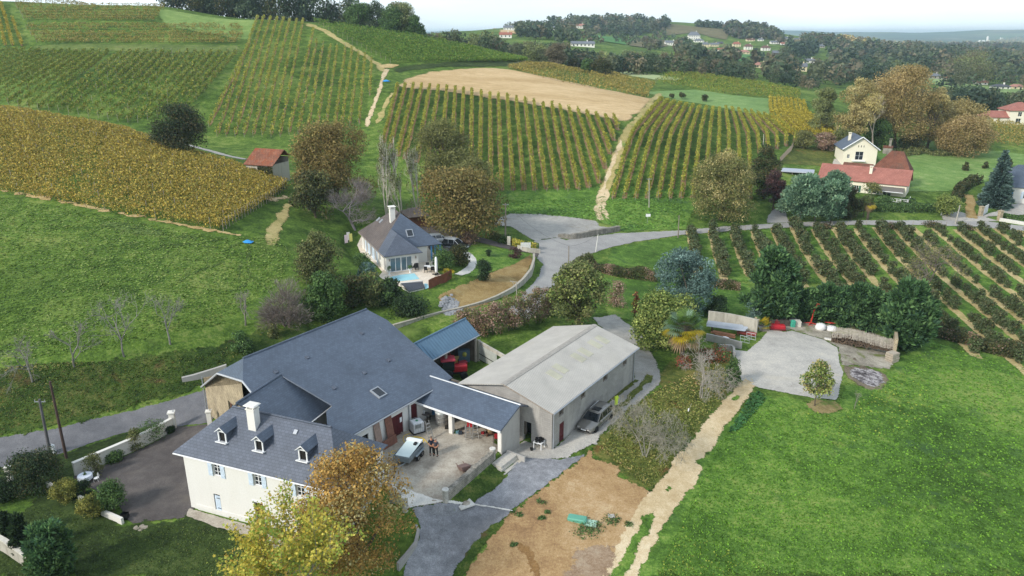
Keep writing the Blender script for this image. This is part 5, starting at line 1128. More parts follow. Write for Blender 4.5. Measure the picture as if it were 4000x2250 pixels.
class Fr:
 """a building's own frame: x along its front, y into it, z up; its root is an Empty on the ground"""
 def __init__(s, name, o, ang, label, cat, group=None):
  s.root=empty(name,o,ang,label,cat,group);s.M=Matrix.Translation(o) @ Matrix.Rotation(ang,4,'Z');s.I=s.M.inverted();s.o=Vector(o)
 def loc(s, p): return s.I @ Vector(p)
 def hit(s, k, x, y, p0, n):
  """point where a photo reading meets a plane given in the frame"""
  u,v=D(k,(x,y));a,b,c=ray(u,v);d=s.I.to_3x3() @ Vector((float(a),float(b),float(c)));e=s.loc((0,0,CH))
  n = Vector(n); return e + d * ((Vector(p0) - e).dot(n) / d.dot(n))
def wall(mb, p0, p1, z0, z1, ops=(), deep=.22):
 """wall face from p0 to p1 (outside on the right hand), with real openings (s0, s1, za, zb)"""
 p0,p1=Vector((*p0,0)),Vector((*p1,0));Lw=(p1-p0).length;d=(p1-p0)/Lw;inn=Vector((-d.y,d.x,0))
 S_=sorted({0,Lw,*[min(max(o[i],0),Lw) for o in ops for i in (0,1)]});Zs=sorted({z0,z1,*[min(max(o[i],z0),z1) for o in ops for i in (2,3)]})
 P = lambda s, z, q=0: p0 + d * s + inn * q + Vector((0, 0, z))
 for a, b in zip(S_[:-1], S_[1:]):
  for c, e in zip(Zs[:-1], Zs[1:]):
   m, h = (a + b) / 2, (c + e) / 2
   if any(o[0] < m < o[1] and o[2] < h < o[3] for o in ops): continue
   mb.add([P(a, c), P(b, c), P(b, e), P(a, e)], [(0, 1, 2, 3)])
 for s0, s1, a, b in ops:
  for q0, q1 in (((s0, a), (s1, a)), ((s1, a), (s1, b)), ((s1, b), (s0, b)), ((s0, b), (s0, a))):
   mb.add([P(*q0), P(*q1), P(*q1, deep), P(*q0, deep)], [(0, 1, 2, 3)])
 return P
def window(fr, P, s0, s1, za, zb, m=None, gm=None, bars=(2, 3), back=.10, name='window', fw=.06, parent=None):
 """frame with glazing bars and a pane set back in the opening"""
 m = m or PAINTW; gm = gm or GLASS; mb = MB(); w_, h_ = s1 - s0, zb - za
 def bar(a0, a1, c0, c1, q=back, th=.05):
  pts=[P(a0,c0,q),P(a1,c0,q),P(a1,c1,q),P(a0,c1,q)];pb=[P(a0,c0,q+th),P(a1,c0,q+th),P(a1,c1,q+th),P(a0,c1,q+th)]
  mb.add(pts + pb, [(0, 1, 2, 3), (7, 6, 5, 4), (4, 5, 1, 0), (5, 6, 2, 1), (6, 7, 3, 2), (7, 4, 0, 3)])
 bar(s0,s1,za,za+fw);bar(s0,s1,zb-fw,zb);bar(s0,s0+fw,za+fw,zb-fw);bar(s1-fw,s1,za+fw,zb-fw)
 for i in range(1,bars[0]):c=s0+w_*i/bars[0];bar(c-fw*.5,c+fw*.5,za+fw,zb-fw,back+.004,.044)
 for j in range(1,bars[1]):c=za+h_*j/bars[1];bar(s0+fw,s1-fw,c-fw*.3,c+fw*.3,back+.008,.03)
 f=part(mb,name,m,parent or fr.root);pn=MB();pn.add([P(s0+.02,za+.02,back+.06),P(s1-.02,za+.02,back+.06),P(s1-.02,zb-.02,back+.06),P(s0+.02,zb-.02,back+.06)],[(0,1,2,3)])
 part(pn, 'pane', gm, f); return f
def panel(fr,P,s0,s1,za,zb,m,name='door',q=.08,th=.06,parent=None,label=None,boards=5,handle=True):
 """boarded door or shutter"""
 mb = MB(); w_ = (s1 - s0) / boards
 for i in range(boards):
  a0, a1 = s0 + w_ * i + .006, s0 + w_ * (i + 1) - .006
  v=[P(a0,za,q),P(a1,za,q),P(a1,zb,q),P(a0,zb,q),P(a0,za,q+th),P(a1,za,q+th),P(a1,zb,q+th),P(a0,zb,q+th)]
  mb.add(v, [(0, 1, 2, 3), (7, 6, 5, 4), (4, 5, 1, 0), (5, 6, 2, 1), (6, 7, 3, 2), (7, 4, 0, 3)])
 for zc in (za + (zb - za) * .2, za + (zb - za) * .8):
  v=[P(s0+.04,zc-.05,q-.025),P(s1-.04,zc-.05,q-.025),P(s1-.04,zc+.05,q-.025),P(s0+.04,zc+.05,q-.025),P(s0+.04,zc-.05,q),P(s1-.04,zc-.05,q),P(s1-.04,zc+.05,q),P(s0+.04,zc+.05,q)]
  mb.add(v, [(0, 1, 2, 3), (4, 5, 1, 0), (5, 6, 2, 1), (6, 7, 3, 2), (7, 4, 0, 3)])
 o = part(mb, name, m, parent or fr.root)
 if label: o['label'] = label
 return o
def roof_planes(x0, x1, y0, y1, ze, zr, ha, hb, ry=None):
 """hip (ha, hb > 0) or gable roof over a rectangle, ridge along x"""
 yr = (y0 + y1) / 2 if ry is None else ry; a, b = Vector((x0 + ha, yr, zr)), Vector((x1 - hb, yr, zr))
 c = [Vector((x0, y0, ze)), Vector((x1, y0, ze)), Vector((x1, y1, ze)), Vector((x0, y1, ze))]
 r = [[c[0], c[1], b, a], [c[2], c[3], a, b]]
 if ha: r.append([c[3], c[0], a])
 if hb: r.append([c[1], c[2], b])
 return r
def roof(fr, planes, m, th=.14, name='roof', ridge=None, rm=None):
 mb = MB()
 for k, p in enumerate(planes): mb.slab(p, th + .003 * k)
 if ridge:
  for a, b in ridge:
   a, b = Vector(a), Vector(b); n = max(2, int((b - a).length / .4))
   for i in range(n):
    p,q=a.lerp(b,i/n),a.lerp(b,(i+1.02)/n);mb.tube(p+Vector((0,0,.01)),q+Vector((0,0,.02)),.10,.11,7)
 return part(mb, name, m, fr.root)
def gutter(fr, a, b, m=None, r=.07, down=None):
 mb = MB(); mb.tube(a, b, r, r, 7)
 if down: mb.tube(b if down[0] else a, Vector((*(Vector(b if down[0] else a).xy), down[1])), .05, .05, 6)
 return part(mb, 'gutter', m or ZINC, fr.root)
def chimney(fr, p, w_, d_, h, m=None, cap=True, sink=1.2):
 mb = MB(); p = Vector(p); mb.box(p + Vector((0, 0, (h - sink) / 2)), (w_, d_, h + sink))
 ch = part(mb, 'chimney', m or WHITE2, fr.root)
 if cap:
  c = MB(); c.box(p + Vector((0, 0, h + .05)), (w_ * 1.15, d_ * 1.15, .1))
  for sx in (-1, 1):
   for sy in (-1, 1): c.box(p + Vector((sx * w_ * .4, sy * d_ * .4, h + .22)), (.09, .09, .24))
  c.box(p+Vector((0,0,h+.38)),(w_*1.5,d_*1.4,.08),taper=.85);part(c,'chimney_cap',m or WHITE2,ch)
 return ch
TH, NH = Vector((.934, -.357, 0)), Vector((.357, .934, 0)); ANG_H = math.atan2(-.357, .934)
def HP(t, n, z=0.0): return TH * t + NH * n + Vector((0, 0, z))
AB = R(55.2); TB, NB = Vector((math.cos(AB), math.sin(AB), 0)), Vector((math.sin(AB), -math.cos(AB), 0))
def BP(t, n, z=0.0): return TB * t + NB * n + Vector((0, 0, z))
def farmhouse():
 f=Fr('farmhouse',HP(-42.58,38.56,-2.0),ANG_H,'white farmhouse with slate roof, three dormers and pale blue shutters','house');b0=2.0
 Lx, Ly = 14.36, 6.27; ze = 3.24 + b0; FY = 0.0
 def onf(k, x, y): p = f.hit(k, x, y, (0, 0, 0), (0, 1, 0)); return p.x, p.z
 def box(k,x0,y0,x1,y1):a,b=onf(k,x0,y0),onf(k,x1,y1);return (a[0],b[0],min(a[1],b[1]),max(a[1],b[1]))
 ups = []
 for bx in ((1592, 592, 1662, 702), (1898, 662, 1970, 776)):
  a = onf('z7', bx[0], bx[1]); c = onf('z7', bx[2], bx[3]); ups.append((a[0], c[0], c[1] + .02, a[1] - .02))
 dx=ups[1][0]-ups[0][0];ups+=[tuple(q+(dx*k if i<2 else 0) for i,q in enumerate(ups[1])) for k in (1,2)]
 lo=box('z7',1602,822,1668,958);dr=box('z7',1908,896,1998,1078);dr=(dr[0],dr[1],.05,max(dr[3],2.3))
 w_=MB();P=wall(w_,(0,0),(Lx,0),0,ze,ups+[lo,dr]);Pr=wall(w_,(Lx,0),(Lx,Ly),0,ze);wall(w_,(Lx,Ly),(0,Ly),0,ze);wall(w_,(0,Ly),(0,0),0,ze)
 w_.box((Lx * .25, -.02, .3), (Lx * .5 - 1.4, .05, .6)); part(w_, 'wall', WHITE, f.root)
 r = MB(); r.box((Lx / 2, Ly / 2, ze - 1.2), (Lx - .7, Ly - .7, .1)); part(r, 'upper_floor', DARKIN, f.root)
 for k, o in enumerate(ups):
  wn = window(f, P, *o)
  for sd,(a,c) in enumerate(((o[0]-(o[1]-o[0])*.62,o[0]-.03),(o[1]+.03,o[1]+(o[1]-o[0])*.62))):panel(f,P,a,c,o[2]-.03,o[3]+.03,BLUEW,'shutter',-.06,.045,wn,boards=3)
 sh=panel(f,P,lo[0]+.1,lo[1]-.02,lo[2],lo[3]-.12,BLUEW,'shutter',.0,.05,boards=3,label='half closed lower shutter')
 hg = MB()
 for zc in (.2,.8):hg.add([P(lo[0]+.3,lo[2]+(lo[3]-lo[2])*zc-.03,-.045),P(lo[1]-.02,lo[2]+(lo[3]-lo[2])*zc-.03,-.045),P(lo[1]-.02,lo[2]+(lo[3]-lo[2])*zc+.03,-.045),P(lo[0]+.3,lo[2]+(lo[3]-lo[2])*zc+.03,-.045)],[(0,1,2,3)])
 part(hg, 'hinge', BLACKP, sh)
 d = panel(f, P, dr[0], dr[1], dr[2], dr[3], BROWNW, 'door', .17, .05, boards=6)
 fm = MB()
 for a,c,e,g in ((dr[0]-.16,dr[0],0,dr[3]+.18),(dr[1],dr[1]+.16,0,dr[3]+.18),(dr[0],dr[1],dr[3],dr[3]+.18)):
  fm.add([P(a,e,-.03),P(c,e,-.03),P(c,g,-.03),P(a,g,-.03),P(a,e),P(c,e),P(c,g),P(a,g)],[(0,1,2,3),(4,5,1,0),(5,6,2,1),(6,7,3,2),(7,4,0,3)])
 part(fm, 'door_frame', PAINTW, d)
 x0, x1, y0, y1, zr = -.73, Lx + .24, -.3, Ly + .5, 6.13 + b0; ym = (y0 + y1) / 2
 pl = roof_planes(x0, x1, y0, y1, ze, zr, 3.3, 2.75)
 roof(f, pl, SLATE, .12, ridge=[((x0 + 3.3, ym, zr), (x1 - 2.75, ym, zr))])
 gutter(f, (x0 + .1, y0 - .05, ze - .06), (x1 - .1, y0 - .05, ze - .06), PAINTW, .06)
 n = (pl[0][1] - pl[0][0]).cross(pl[0][2] - pl[0][0]).normalized(); slope = n
 cp = f.hit('a1', 1215, 1020, pl[0][0], n); chimney(f, cp + Vector((0, .3, 0)), .72, .62, 1.75)
 for k, (px, py) in enumerate(((805, 1180), (1325, 1305), (1945, 1445))):
  p = f.hit('a1', px, py, pl[0][0], n); wd, hh, run = .78, .95, 0; rz_ = (zr - ze) / (ym - y0)
  y_top = p.y + (hh + .42) / rz_; dm = MB()
  for sx in (-1,1):dm.add([(p.x+sx*wd/2,p.y,p.z-.1),(p.x+sx*wd/2,p.y,p.z+hh),(p.x+sx*wd/2,p.y+(hh+.1)/rz_,p.z+hh)],[(0,1,2) if sx>0 else (0,2,1)])
  dm.add([(p.x-wd/2,p.y+.04,p.z+hh),(p.x+wd/2,p.y+.04,p.z+hh),(p.x,p.y+.04,p.z+hh+.38)],[(0,1,2)])
  do = part(dm, 'dormer', SLATE, f.root)
  rf = MB()
  for sx in (-1,1):rf.slab([(p.x,p.y-.22,p.z+hh+.45),(p.x,y_top+.25,p.z+hh+.45),(p.x+sx*(wd/2+.17),y_top-.35,p.z+hh-.02),(p.x+sx*(wd/2+.17),p.y-.22,p.z+hh-.02)],.06)
  part(rf, 'dormer_roof', SLATEB, do)
  fr_ = MB()
  for sx in (-1, 1): fr_.box((p.x + sx * (wd / 2 - .05), p.y - .02, p.z + hh / 2), (.1, .1, hh))
  fr_.box((p.x,p.y-.02,p.z+hh-.04),(wd-.2,.09,.09));fr_.box((p.x,p.y-.14,p.z+.03),(wd+.25,.38,.07),rx=-.25)
  for sx in (-1,1):fr_.add([(p.x,p.y-.23,p.z+hh+.43),(p.x+sx*(wd/2+.17),p.y-.23,p.z+hh-.05),(p.x+sx*(wd/2+.17),p.y-.23,p.z+hh+.03-.12),(p.x,p.y-.23,p.z+hh+.30)],[(0,1,2,3) if sx<0 else (3,2,1,0)])
  part(fr_,'window_frame',PAINTW,do);gp=MB();gp.add([(p.x-wd/2+.08,p.y+.06,p.z),(p.x+wd/2-.08,p.y+.06,p.z),(p.x+wd/2-.08,p.y+.06,p.z+hh-.05),(p.x-wd/2+.08,p.y+.06,p.z+hh-.05)],[(0,1,2,3)]);part(gp,'pane',DARKIN,do)
 for k, (px, py) in enumerate(((1832, 1045), (1525, 535))):
  if k==0:p=f.hit('a1',px,py,pl[0][0],n);v=MB();v.box(p+n*.05,(.3,.36,.09),rx=math.atan2(zr-ze,ym-y0));part(v,'roof_vent',ZINC,f.root)
 kb=.36;bo=f.loc(BP(30.3,-41.8,3.05));bn=f.I.to_3x3() @ Vector((-NB.x*-kb,-NB.y*-kb,1.0));bn.normalize()
 ap=f.hit('a1',1615,240,bo,bn)+Vector((0,.02,.03));eb=f.hit('a1',2345,665,bo,bn);e=3.25+b0;ec=f.hit('a1',2345,665,(0,0,e),(0,0,1));X1=ec.x;yA=ym+.5
 W2=MB();ye=f.hit('a1',2262,760,(X1-.35,0,0),(1,0,0)).y;wall(W2,(X1-.35,Ly-.6),(X1-.35,ye),0,e,[(1.0,1.8,e-1.7,e-.55)]);part(W2,'wing_wall',WHITE,f.root)
 Pw = wall(MB(), (X1 - .35, Ly - .6), (X1 - .35, ye), 0, e); window(f, Pw, 1.0, 1.8, e - 1.7, e - .55)
 rA = Vector((ap.x, yA, ap.z))
 roof(f,[[rA,(X1,Ly-.2,e),ec,ap],[(ap.x-2.2,ec.y,e+1.2),(ap.x-2.2,yA+.6,e+1.2),rA,ap]],SLATEB,.12,'wing_roof',ridge=[(rA,ap)])
 ck = MB(); ck.slab([ap, eb, ec], .05, up=(1, 0, 0)); part(ck, 'cheek', SLATEB, f.root)
 gutter(f, (X1 + .05, Ly - .1, e - .06), (X1 + .05, ec.y, e - .06), PAINTW, .06)
farmhouse()
def barn():
 f=Fr('barn',BP(30.3,-42.3,0),AB,'huge slate roofed barn with a rubble stone gable and maroon doors','barn')
 L_, Wd = 19.3, 16.6; ze, zr = 3.2, 8.6; k = .585
 def onf(x, y): p = f.hit('a2', x, y, (0, 0, 0), (0, 1, 0)); return p.x, p.z
 dA, dB = onf(548, 832), onf(728, 722); dt = onf(712, 405)[1]
 d2a, d2b = onf(862, 640), onf(962, 570); sw = onf(165, 880)
 ops = [(dA[0], dB[0], 0, 2.15), (d2a[0], d2b[0], 0, 2.3), (max(.4, sw[0] - 2.2), sw[0], .4, 2.0)]
 w_=MB();xs=max(.5,ops[2][0]-3.0);P0_=wall(MB(),(0,0),(L_,0),-.2,ze,[],.3);wall(w_,(xs,0),(L_,0),-.2,ze,[(o[0]-xs,o[1]-xs,o[2],o[3]) for o in ops],.3);P=P0_
 wall(w_,(L_,0),(L_,Wd),-.3,ze-.2);w_.add([(L_,0,ze-.2),(L_,Wd+1.8,ze-.4),(L_,11.3,7.05),(L_,8.5,6.3)],[(0,1,2,3)]);part(w_,'wall',WHITE,f.root)
 yF, zF, kF, zr = -.5, 3.05, .36, 7.35; yr = (zr - zF) / kF + yF; kB = .62
 nF = Vector((0, -kF, 1)).normalized(); nBk = Vector((0, kB, 1)).normalized(); Rp = Vector((0, yr, zr))
 hF = lambda u, v: f.hit('d', u, v, Rp, nF); hB = lambda u, v: f.hit('d', u, v, Rp, nBk)
 r0, r1 = hF(613, 903), hF(925, 780); r0.y = r1.y = yr; r0.z = r1.z = zr
 h0f,h0b=hF(610.6,956.7),hB(546.6,937);eB0=hB(506.6,970.9);V1=hF(637,990);E0=hF(872,1097);E0.y=yF;E0.z=zF
 h1f=hF(974,805);eF1=Vector((L_+.5,yF,zF));h1b=Vector((h1f.x,2*yr-h1f.y,zr-(yr-h1f.y)*kB));eB1=Vector((L_+.5,eB0.y,eB0.z))
 cA, cC, cD = [hF(*D('a1', q)) for q in ((1625, 240), (2352, 668), (2278, 930))]
 cM = hF(*D('a1', (2264, 742)))
 roof(f,[[E0,eF1,h1f,r1,r0,h0f,V1,cA,cC,cM,cD],[eB1,eB0,h0b,r0,r1,h1b],[h0b,h0f,r0],[h1f,h1b,r1]],SLATEB,.14,ridge=[(r0,r1)])
 g=MB();B=Vector((eB0.x+.15,eB0.y-.35,0));gd=Vector((h0f.x-h0b.x,h0f.y-h0b.y,0)).normalized();gd=(Vector((V1.x+.35,V1.y,0))-B).normalized();gl=10.5
 A = B + gd * gl
 def ong(x, y): p = f.hit('a1', x, y, B, (gd.y, -gd.x, 0)); return (p - B).dot(gd), p.z
 op0 = ong(866, 575); op1 = ong(890, 715); op = (op0[0], op0[0] + 2.3, op1[1] - .4, op0[1] - .1)
 Pg=wall(g,(B.x,B.y),(A.x,A.y),-2.4,2.2,[op] if op[3]<2.2 else [(op[0],op[1],op[2],2.15)],.4);q=lambda s,z:Pg(s,z)
 sL,sR=(Vector((h0b.x,h0b.y,0))-B).dot(gd),(Vector((h0f.x,h0f.y,0))-B).dot(gd);zL,zR=h0b.z-.12,h0f.z-.12;sV=(Vector((V1.x,V1.y,0))-B).dot(gd)
 g.add([q(0,2.2),q(gl,2.2),q(gl,V1.z-.2-(gl-sV)*.3),q(sR,zR),q(sR-(sR-sL)*.12,zR-.55),q(sL+(sR-sL)*.62,zR-.95),q(sL+(sR-sL)*.45,zR-.62),q(sL+(sR-sL)*.3,zL-.1),q(sL,zL),q(0,eB0.z-.1)],[tuple(range(10))])
 part(g, 'stone_gable', STONE, f.root)
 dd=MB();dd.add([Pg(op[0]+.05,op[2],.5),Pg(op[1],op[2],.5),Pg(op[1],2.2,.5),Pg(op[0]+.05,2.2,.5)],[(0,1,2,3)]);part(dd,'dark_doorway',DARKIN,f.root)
 panel(f,Pg,op[0]+.45,op[0]+.85,op[2],2.1,BROWNW,'door',.02,.08,label='weathered brown plank door standing ajar',boards=2);panel(f,Pg,op[0]+.95,op[1]-.05,op[2],1.95,PAINTW,'door',.22,.05,label='white door in the stone gable')
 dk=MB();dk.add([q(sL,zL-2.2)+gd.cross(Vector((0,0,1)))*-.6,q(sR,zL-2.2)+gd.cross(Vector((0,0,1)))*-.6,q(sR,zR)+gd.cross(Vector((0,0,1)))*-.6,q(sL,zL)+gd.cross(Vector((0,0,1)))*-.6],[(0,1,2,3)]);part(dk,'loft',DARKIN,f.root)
 v = MB()
 for a,b in ((V1,h0f),(h0f,h0b),(h0b,eB0)):v.tube(a-Vector((.03,0,.1)),b-Vector((.03,0,.1)),.09,.09,6)
 part(v, 'verge_board', plain('pale_verge', 'b9bcc0', .6, .2, .1), f.root)
 n=nF;p=f.hit('a2',325,145,Rp,n);s=MB();s.box(p+n*.06,(1.0,1.25,.14),rx=math.atan(kF));sk=part(s,'skylight',ZINC,f.root)
 s = MB(); s.box(p + n * .135, (.76, 1.0, .02), rx=math.atan(kF)); part(s, 'pane', GLASS, sk)
 for x,y,kz in ((1550,195,'a1'),(2375,420,'a1'),(160,1063,'z5'),(362,1265,'z5'),(180,1360,'z5'),(2070,1355,'z4'),(2305,1245,'z4')):
  p=f.hit(kz,x,y,Rp,n);s=MB();s.box(p+n*.05,(.3,.36,.1),rx=math.atan(kF));part(s,'roof_vent',SLATE,f.root)
 gutter(f, (E0.x, -.58, zF - .08), (L_ - 2.2, -.58, zF - .08), ZINC, .07)
 dn=MB();xx=onf(800,300)[0];dn.tube((xx,-.1,0),(xx,-.1,2.9),.06,.06,7);part(dn,'downpipe',ZINC,f.root)
 bd=MB();bd.tube(B+Vector((-.12,.1,-1.9)),B+Vector((-.12,.1,2.3)),.06,.06,7);part(bd,'downpipe',ZINC,f.root)
 md = (ops[0][0] + ops[0][1]) / 2
 d=panel(f,P,ops[0][0],md-.01,0,2.15,MAROON,'door',.05,.06);d2=panel(f,P,md+.01,ops[0][1],0,2.15,MAROON,'door',.05,.06)
 nt=MB();nt.add([P(md+.35,1.2,.02),P(md+.62,1.2,.02),P(md+.62,1.68,.02),P(md+.35,1.68,.02)],[(0,1,2,3)]);part(nt,'notice',PAINTW,d2)
 panel(f,P,ops[1][0],ops[1][1],0,2.3,MAROON,'door',.08,.06);window(f,P,*ops[2],m=BLACKP,bars=(3,3),fw=.08)
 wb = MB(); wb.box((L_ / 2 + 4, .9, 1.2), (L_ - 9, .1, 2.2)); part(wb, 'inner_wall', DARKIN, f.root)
 global BARN; BARN = (f, P, onf)
barn()
def lean_to():
 a, b = Vector((-8.95, 62.0, 0)), Vector((-1.02, 56.6, 0)); ang = math.atan2(b.y - a.y, b.x - a.x)
 f=Fr('lean_to_shed',a,ang,'open fronted slate roofed shed joining the barn and the hangar','shed');L_=(b-a).length+.1;zE,zR=2.40,3.52;dR=2.6
 roof(f,[[(-.35,-.42,zE),(L_+.25,-.42,zE),(L_+.25,dR,zR),(-1.1,dR,zR)],[(L_+.25,dR,zR),(L_+.25,dR+1.6,zR-.75),(-1.8,dR+1.6,zR-.75),(-1.1,dR,zR)]],SLATEB,.14)
 fc = MB(); fc.box((L_ / 2 - .05, -.5, zE - .13), (L_ + .6, .1, .16)); part(fc, 'gutter', PAINTW, f.root)
 g = MB(); gx = L_ + .12
 g.add([(gx,-.05,-.9),(gx,dR+.1,-.9),(gx,dR+.1,zR-.12),(gx,-.05,zE-.05),(gx-.28,-.05,-.9),(gx-.28,dR+.1,-.9),(gx-.28,dR+.1,zR-.12),(gx-.28,-.05,zE-.05)],[(0,1,2,3),(7,6,5,4),(4,0,3,7),(1,5,6,2),(3,2,6,7)]);part(g,'gable_wall',GREYW,f.root)
 bw=MB();bw.box((L_/2-.2,dR+1.5,1.4),(L_+.3,.2,3.2));bw.box((-.25,1.6,1.3),(.15,3.0,2.9));part(bw,'back_wall',plain('shade_toned_wall','5d564d',.95,0,.35,1.2),f.root)  # back wall colour darkened to stand in for the deep shade inside
 p = f.hit('a2', 1508, 690, (0, .1, 0), (0, 1, 0)).x
 for x,w_ in ((p,.42),(L_-.14,.36)):pp=MB();pp.box((x,.1,(zE-.15)/2),(w_,.36,zE-.15));part(pp,'pillar',WHITE2,f.root)
 cap=MB();cap.tube((-.4,dR,zR+.02),(L_+.3,dR,zR+.02),.08,.08,6);part(cap,'ridge_cap',ZINC,f.root)
 bl=MB();q=f.hit('a2',1085,470,(0,1.4,0),(0,1,0));bl.box((.75,1.9,1.05),(.9,.06,2.1),rz=.5);dr=part(bl,'door',BLUEP,f.root);gl=MB();gl.box((.745,1.86,1.45),(.62,.06,1.0),rz=.5);part(gl,'pane',GLASS,dr)
 global SHED; SHED = f
lean_to()
def hangar():
 o=Vector((3.54,58.25,-.85));far=Vector((12.98,72.2,-.85));dv=(far-o).normalized();ang=math.atan2(dv.y,dv.x)
 f=Fr('hangar',o,ang,'long grey block hangar with pale corrugated roof beside the parked estate car','hangar');L_=(far-o).length;Wd=9.9;ze=3.95;zr=5.35
 def onr(k, x, y): p = f.hit(k, x, y, (0, 0, 0), (0, 1, 0)); return p.x, p.z
 ops = []
 d0=onr('z8',1642,430);d1=onr('z8',1676,405);dt=onr('z8',1642,305)[1];ops.append((d0[0],d1[0],0.02,2.0))
 for k,c in (('z8',(1640,232,1678,195)),('z8',(1805,100,1840,62)),('z5',(1972,1412,2006,1370)),('z5',(2122,1285,2150,1258))):
  a,b=onr(k,c[0],c[1]),onr(k,c[2],c[3]);ops.append((min(a[0],b[0]),max(a[0],b[0],a[0]+.8),2.75,3.45))
 w_=MB();P=wall(w_,(0,0),(L_,0),-.3,ze,ops,.2);wall(w_,(L_,0),(L_,Wd),-.3,ze);wall(w_,(L_,Wd),(0,Wd),-.3,ze)
 dq = f.hit('z8', 1375, 310, (0, 0, 0), (1, 0, 0)); de = f.hit('z8', 1432, 440, (0, 0, 0), (1, 0, 0))
 wl = Wd; s1, s2 = wl - dq.y, wl - de.y
 Pn = wall(w_, (0, Wd), (0, 0), -.3, ze, [(s1, s2, 0.02, 2.05)], .3)
 w_.add([(0,0,ze),(0,Wd/2,zr-.12),(0,Wd,ze)],[(0,1,2)]);w_.add([(L_,0,ze),(L_,Wd,ze),(L_,Wd/2,zr-.12)],[(0,1,2)]);part(w_,'wall',BLOCK,f.root)
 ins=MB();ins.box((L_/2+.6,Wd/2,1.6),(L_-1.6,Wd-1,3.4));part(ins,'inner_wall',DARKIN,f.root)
 panel(f, P, *ops[0], MAROON, 'door', .04, .06)
 for q in ops[1:]: window(f, P, *q, m=GREYWOOD, bars=(3, 1))
 sl = (zr - ze) / (Wd / 2 + .35)
 rf=[[(-.45,-.35,ze),(L_+.3,-.35,ze),(L_+.3,Wd/2,zr),(-.45,Wd/2,zr)],[(L_+.3,Wd+.35,ze),(-.45,Wd+.35,ze),(-.45,Wd/2,zr),(L_+.3,Wd/2,zr)]]
 roof(f, rf, FIBRO, .07); cp = MB()
 for sg in (-1,1):cp.slab([(-.47,Wd/2,zr+.05),(L_+.32,Wd/2,zr+.05),(L_+.32,Wd/2+sg*.3,zr+.05-.3*sl),(-.47,Wd/2+sg*.3,zr+.05-.3*sl)],.03)
 part(cp, 'ridge_cap', plain('ridge_grey', '9d9890', .8, 0, .2), f.root)
 n = Vector((0, -sl, 1)).normalized(); LITE = corr('translucent_sheet', 'c4c0aa', 'aeaa94', .30, .5)
 for x, y in ((1605, 1372), (1652, 1325), (1785, 1243), (1838, 1202), (1912, 1143), (1968, 1108)):
  p=f.hit('z5',x,y,(0,-.35,ze),n);s=MB();s.box(p+n*.012,(.95,1.5,.02),rx=math.atan(sl));part(s,'roof_light',LITE,f.root)
 gutter(f, (-.4, -.42, ze - .06), (L_ + .25, -.42, ze - .06), ZINC, .07)
 for x in (.12,L_-.15):d=MB();d.tube((x,-.1,.0),(x,-.1,ze-.35),.06,.06,7);d.tube((x,-.1,ze-.35),(x,-.42,ze-.08),.06,.06,7);part(d,'downpipe',ZINC,f.root)
 v=MB();v.tube((-.42,-.3,ze-.06),(-.42,Wd/2,zr-.05),.07,.07,5);part(v,'verge_board',GREYWOOD,f.root)
 global HANG; HANG = f
hangar()
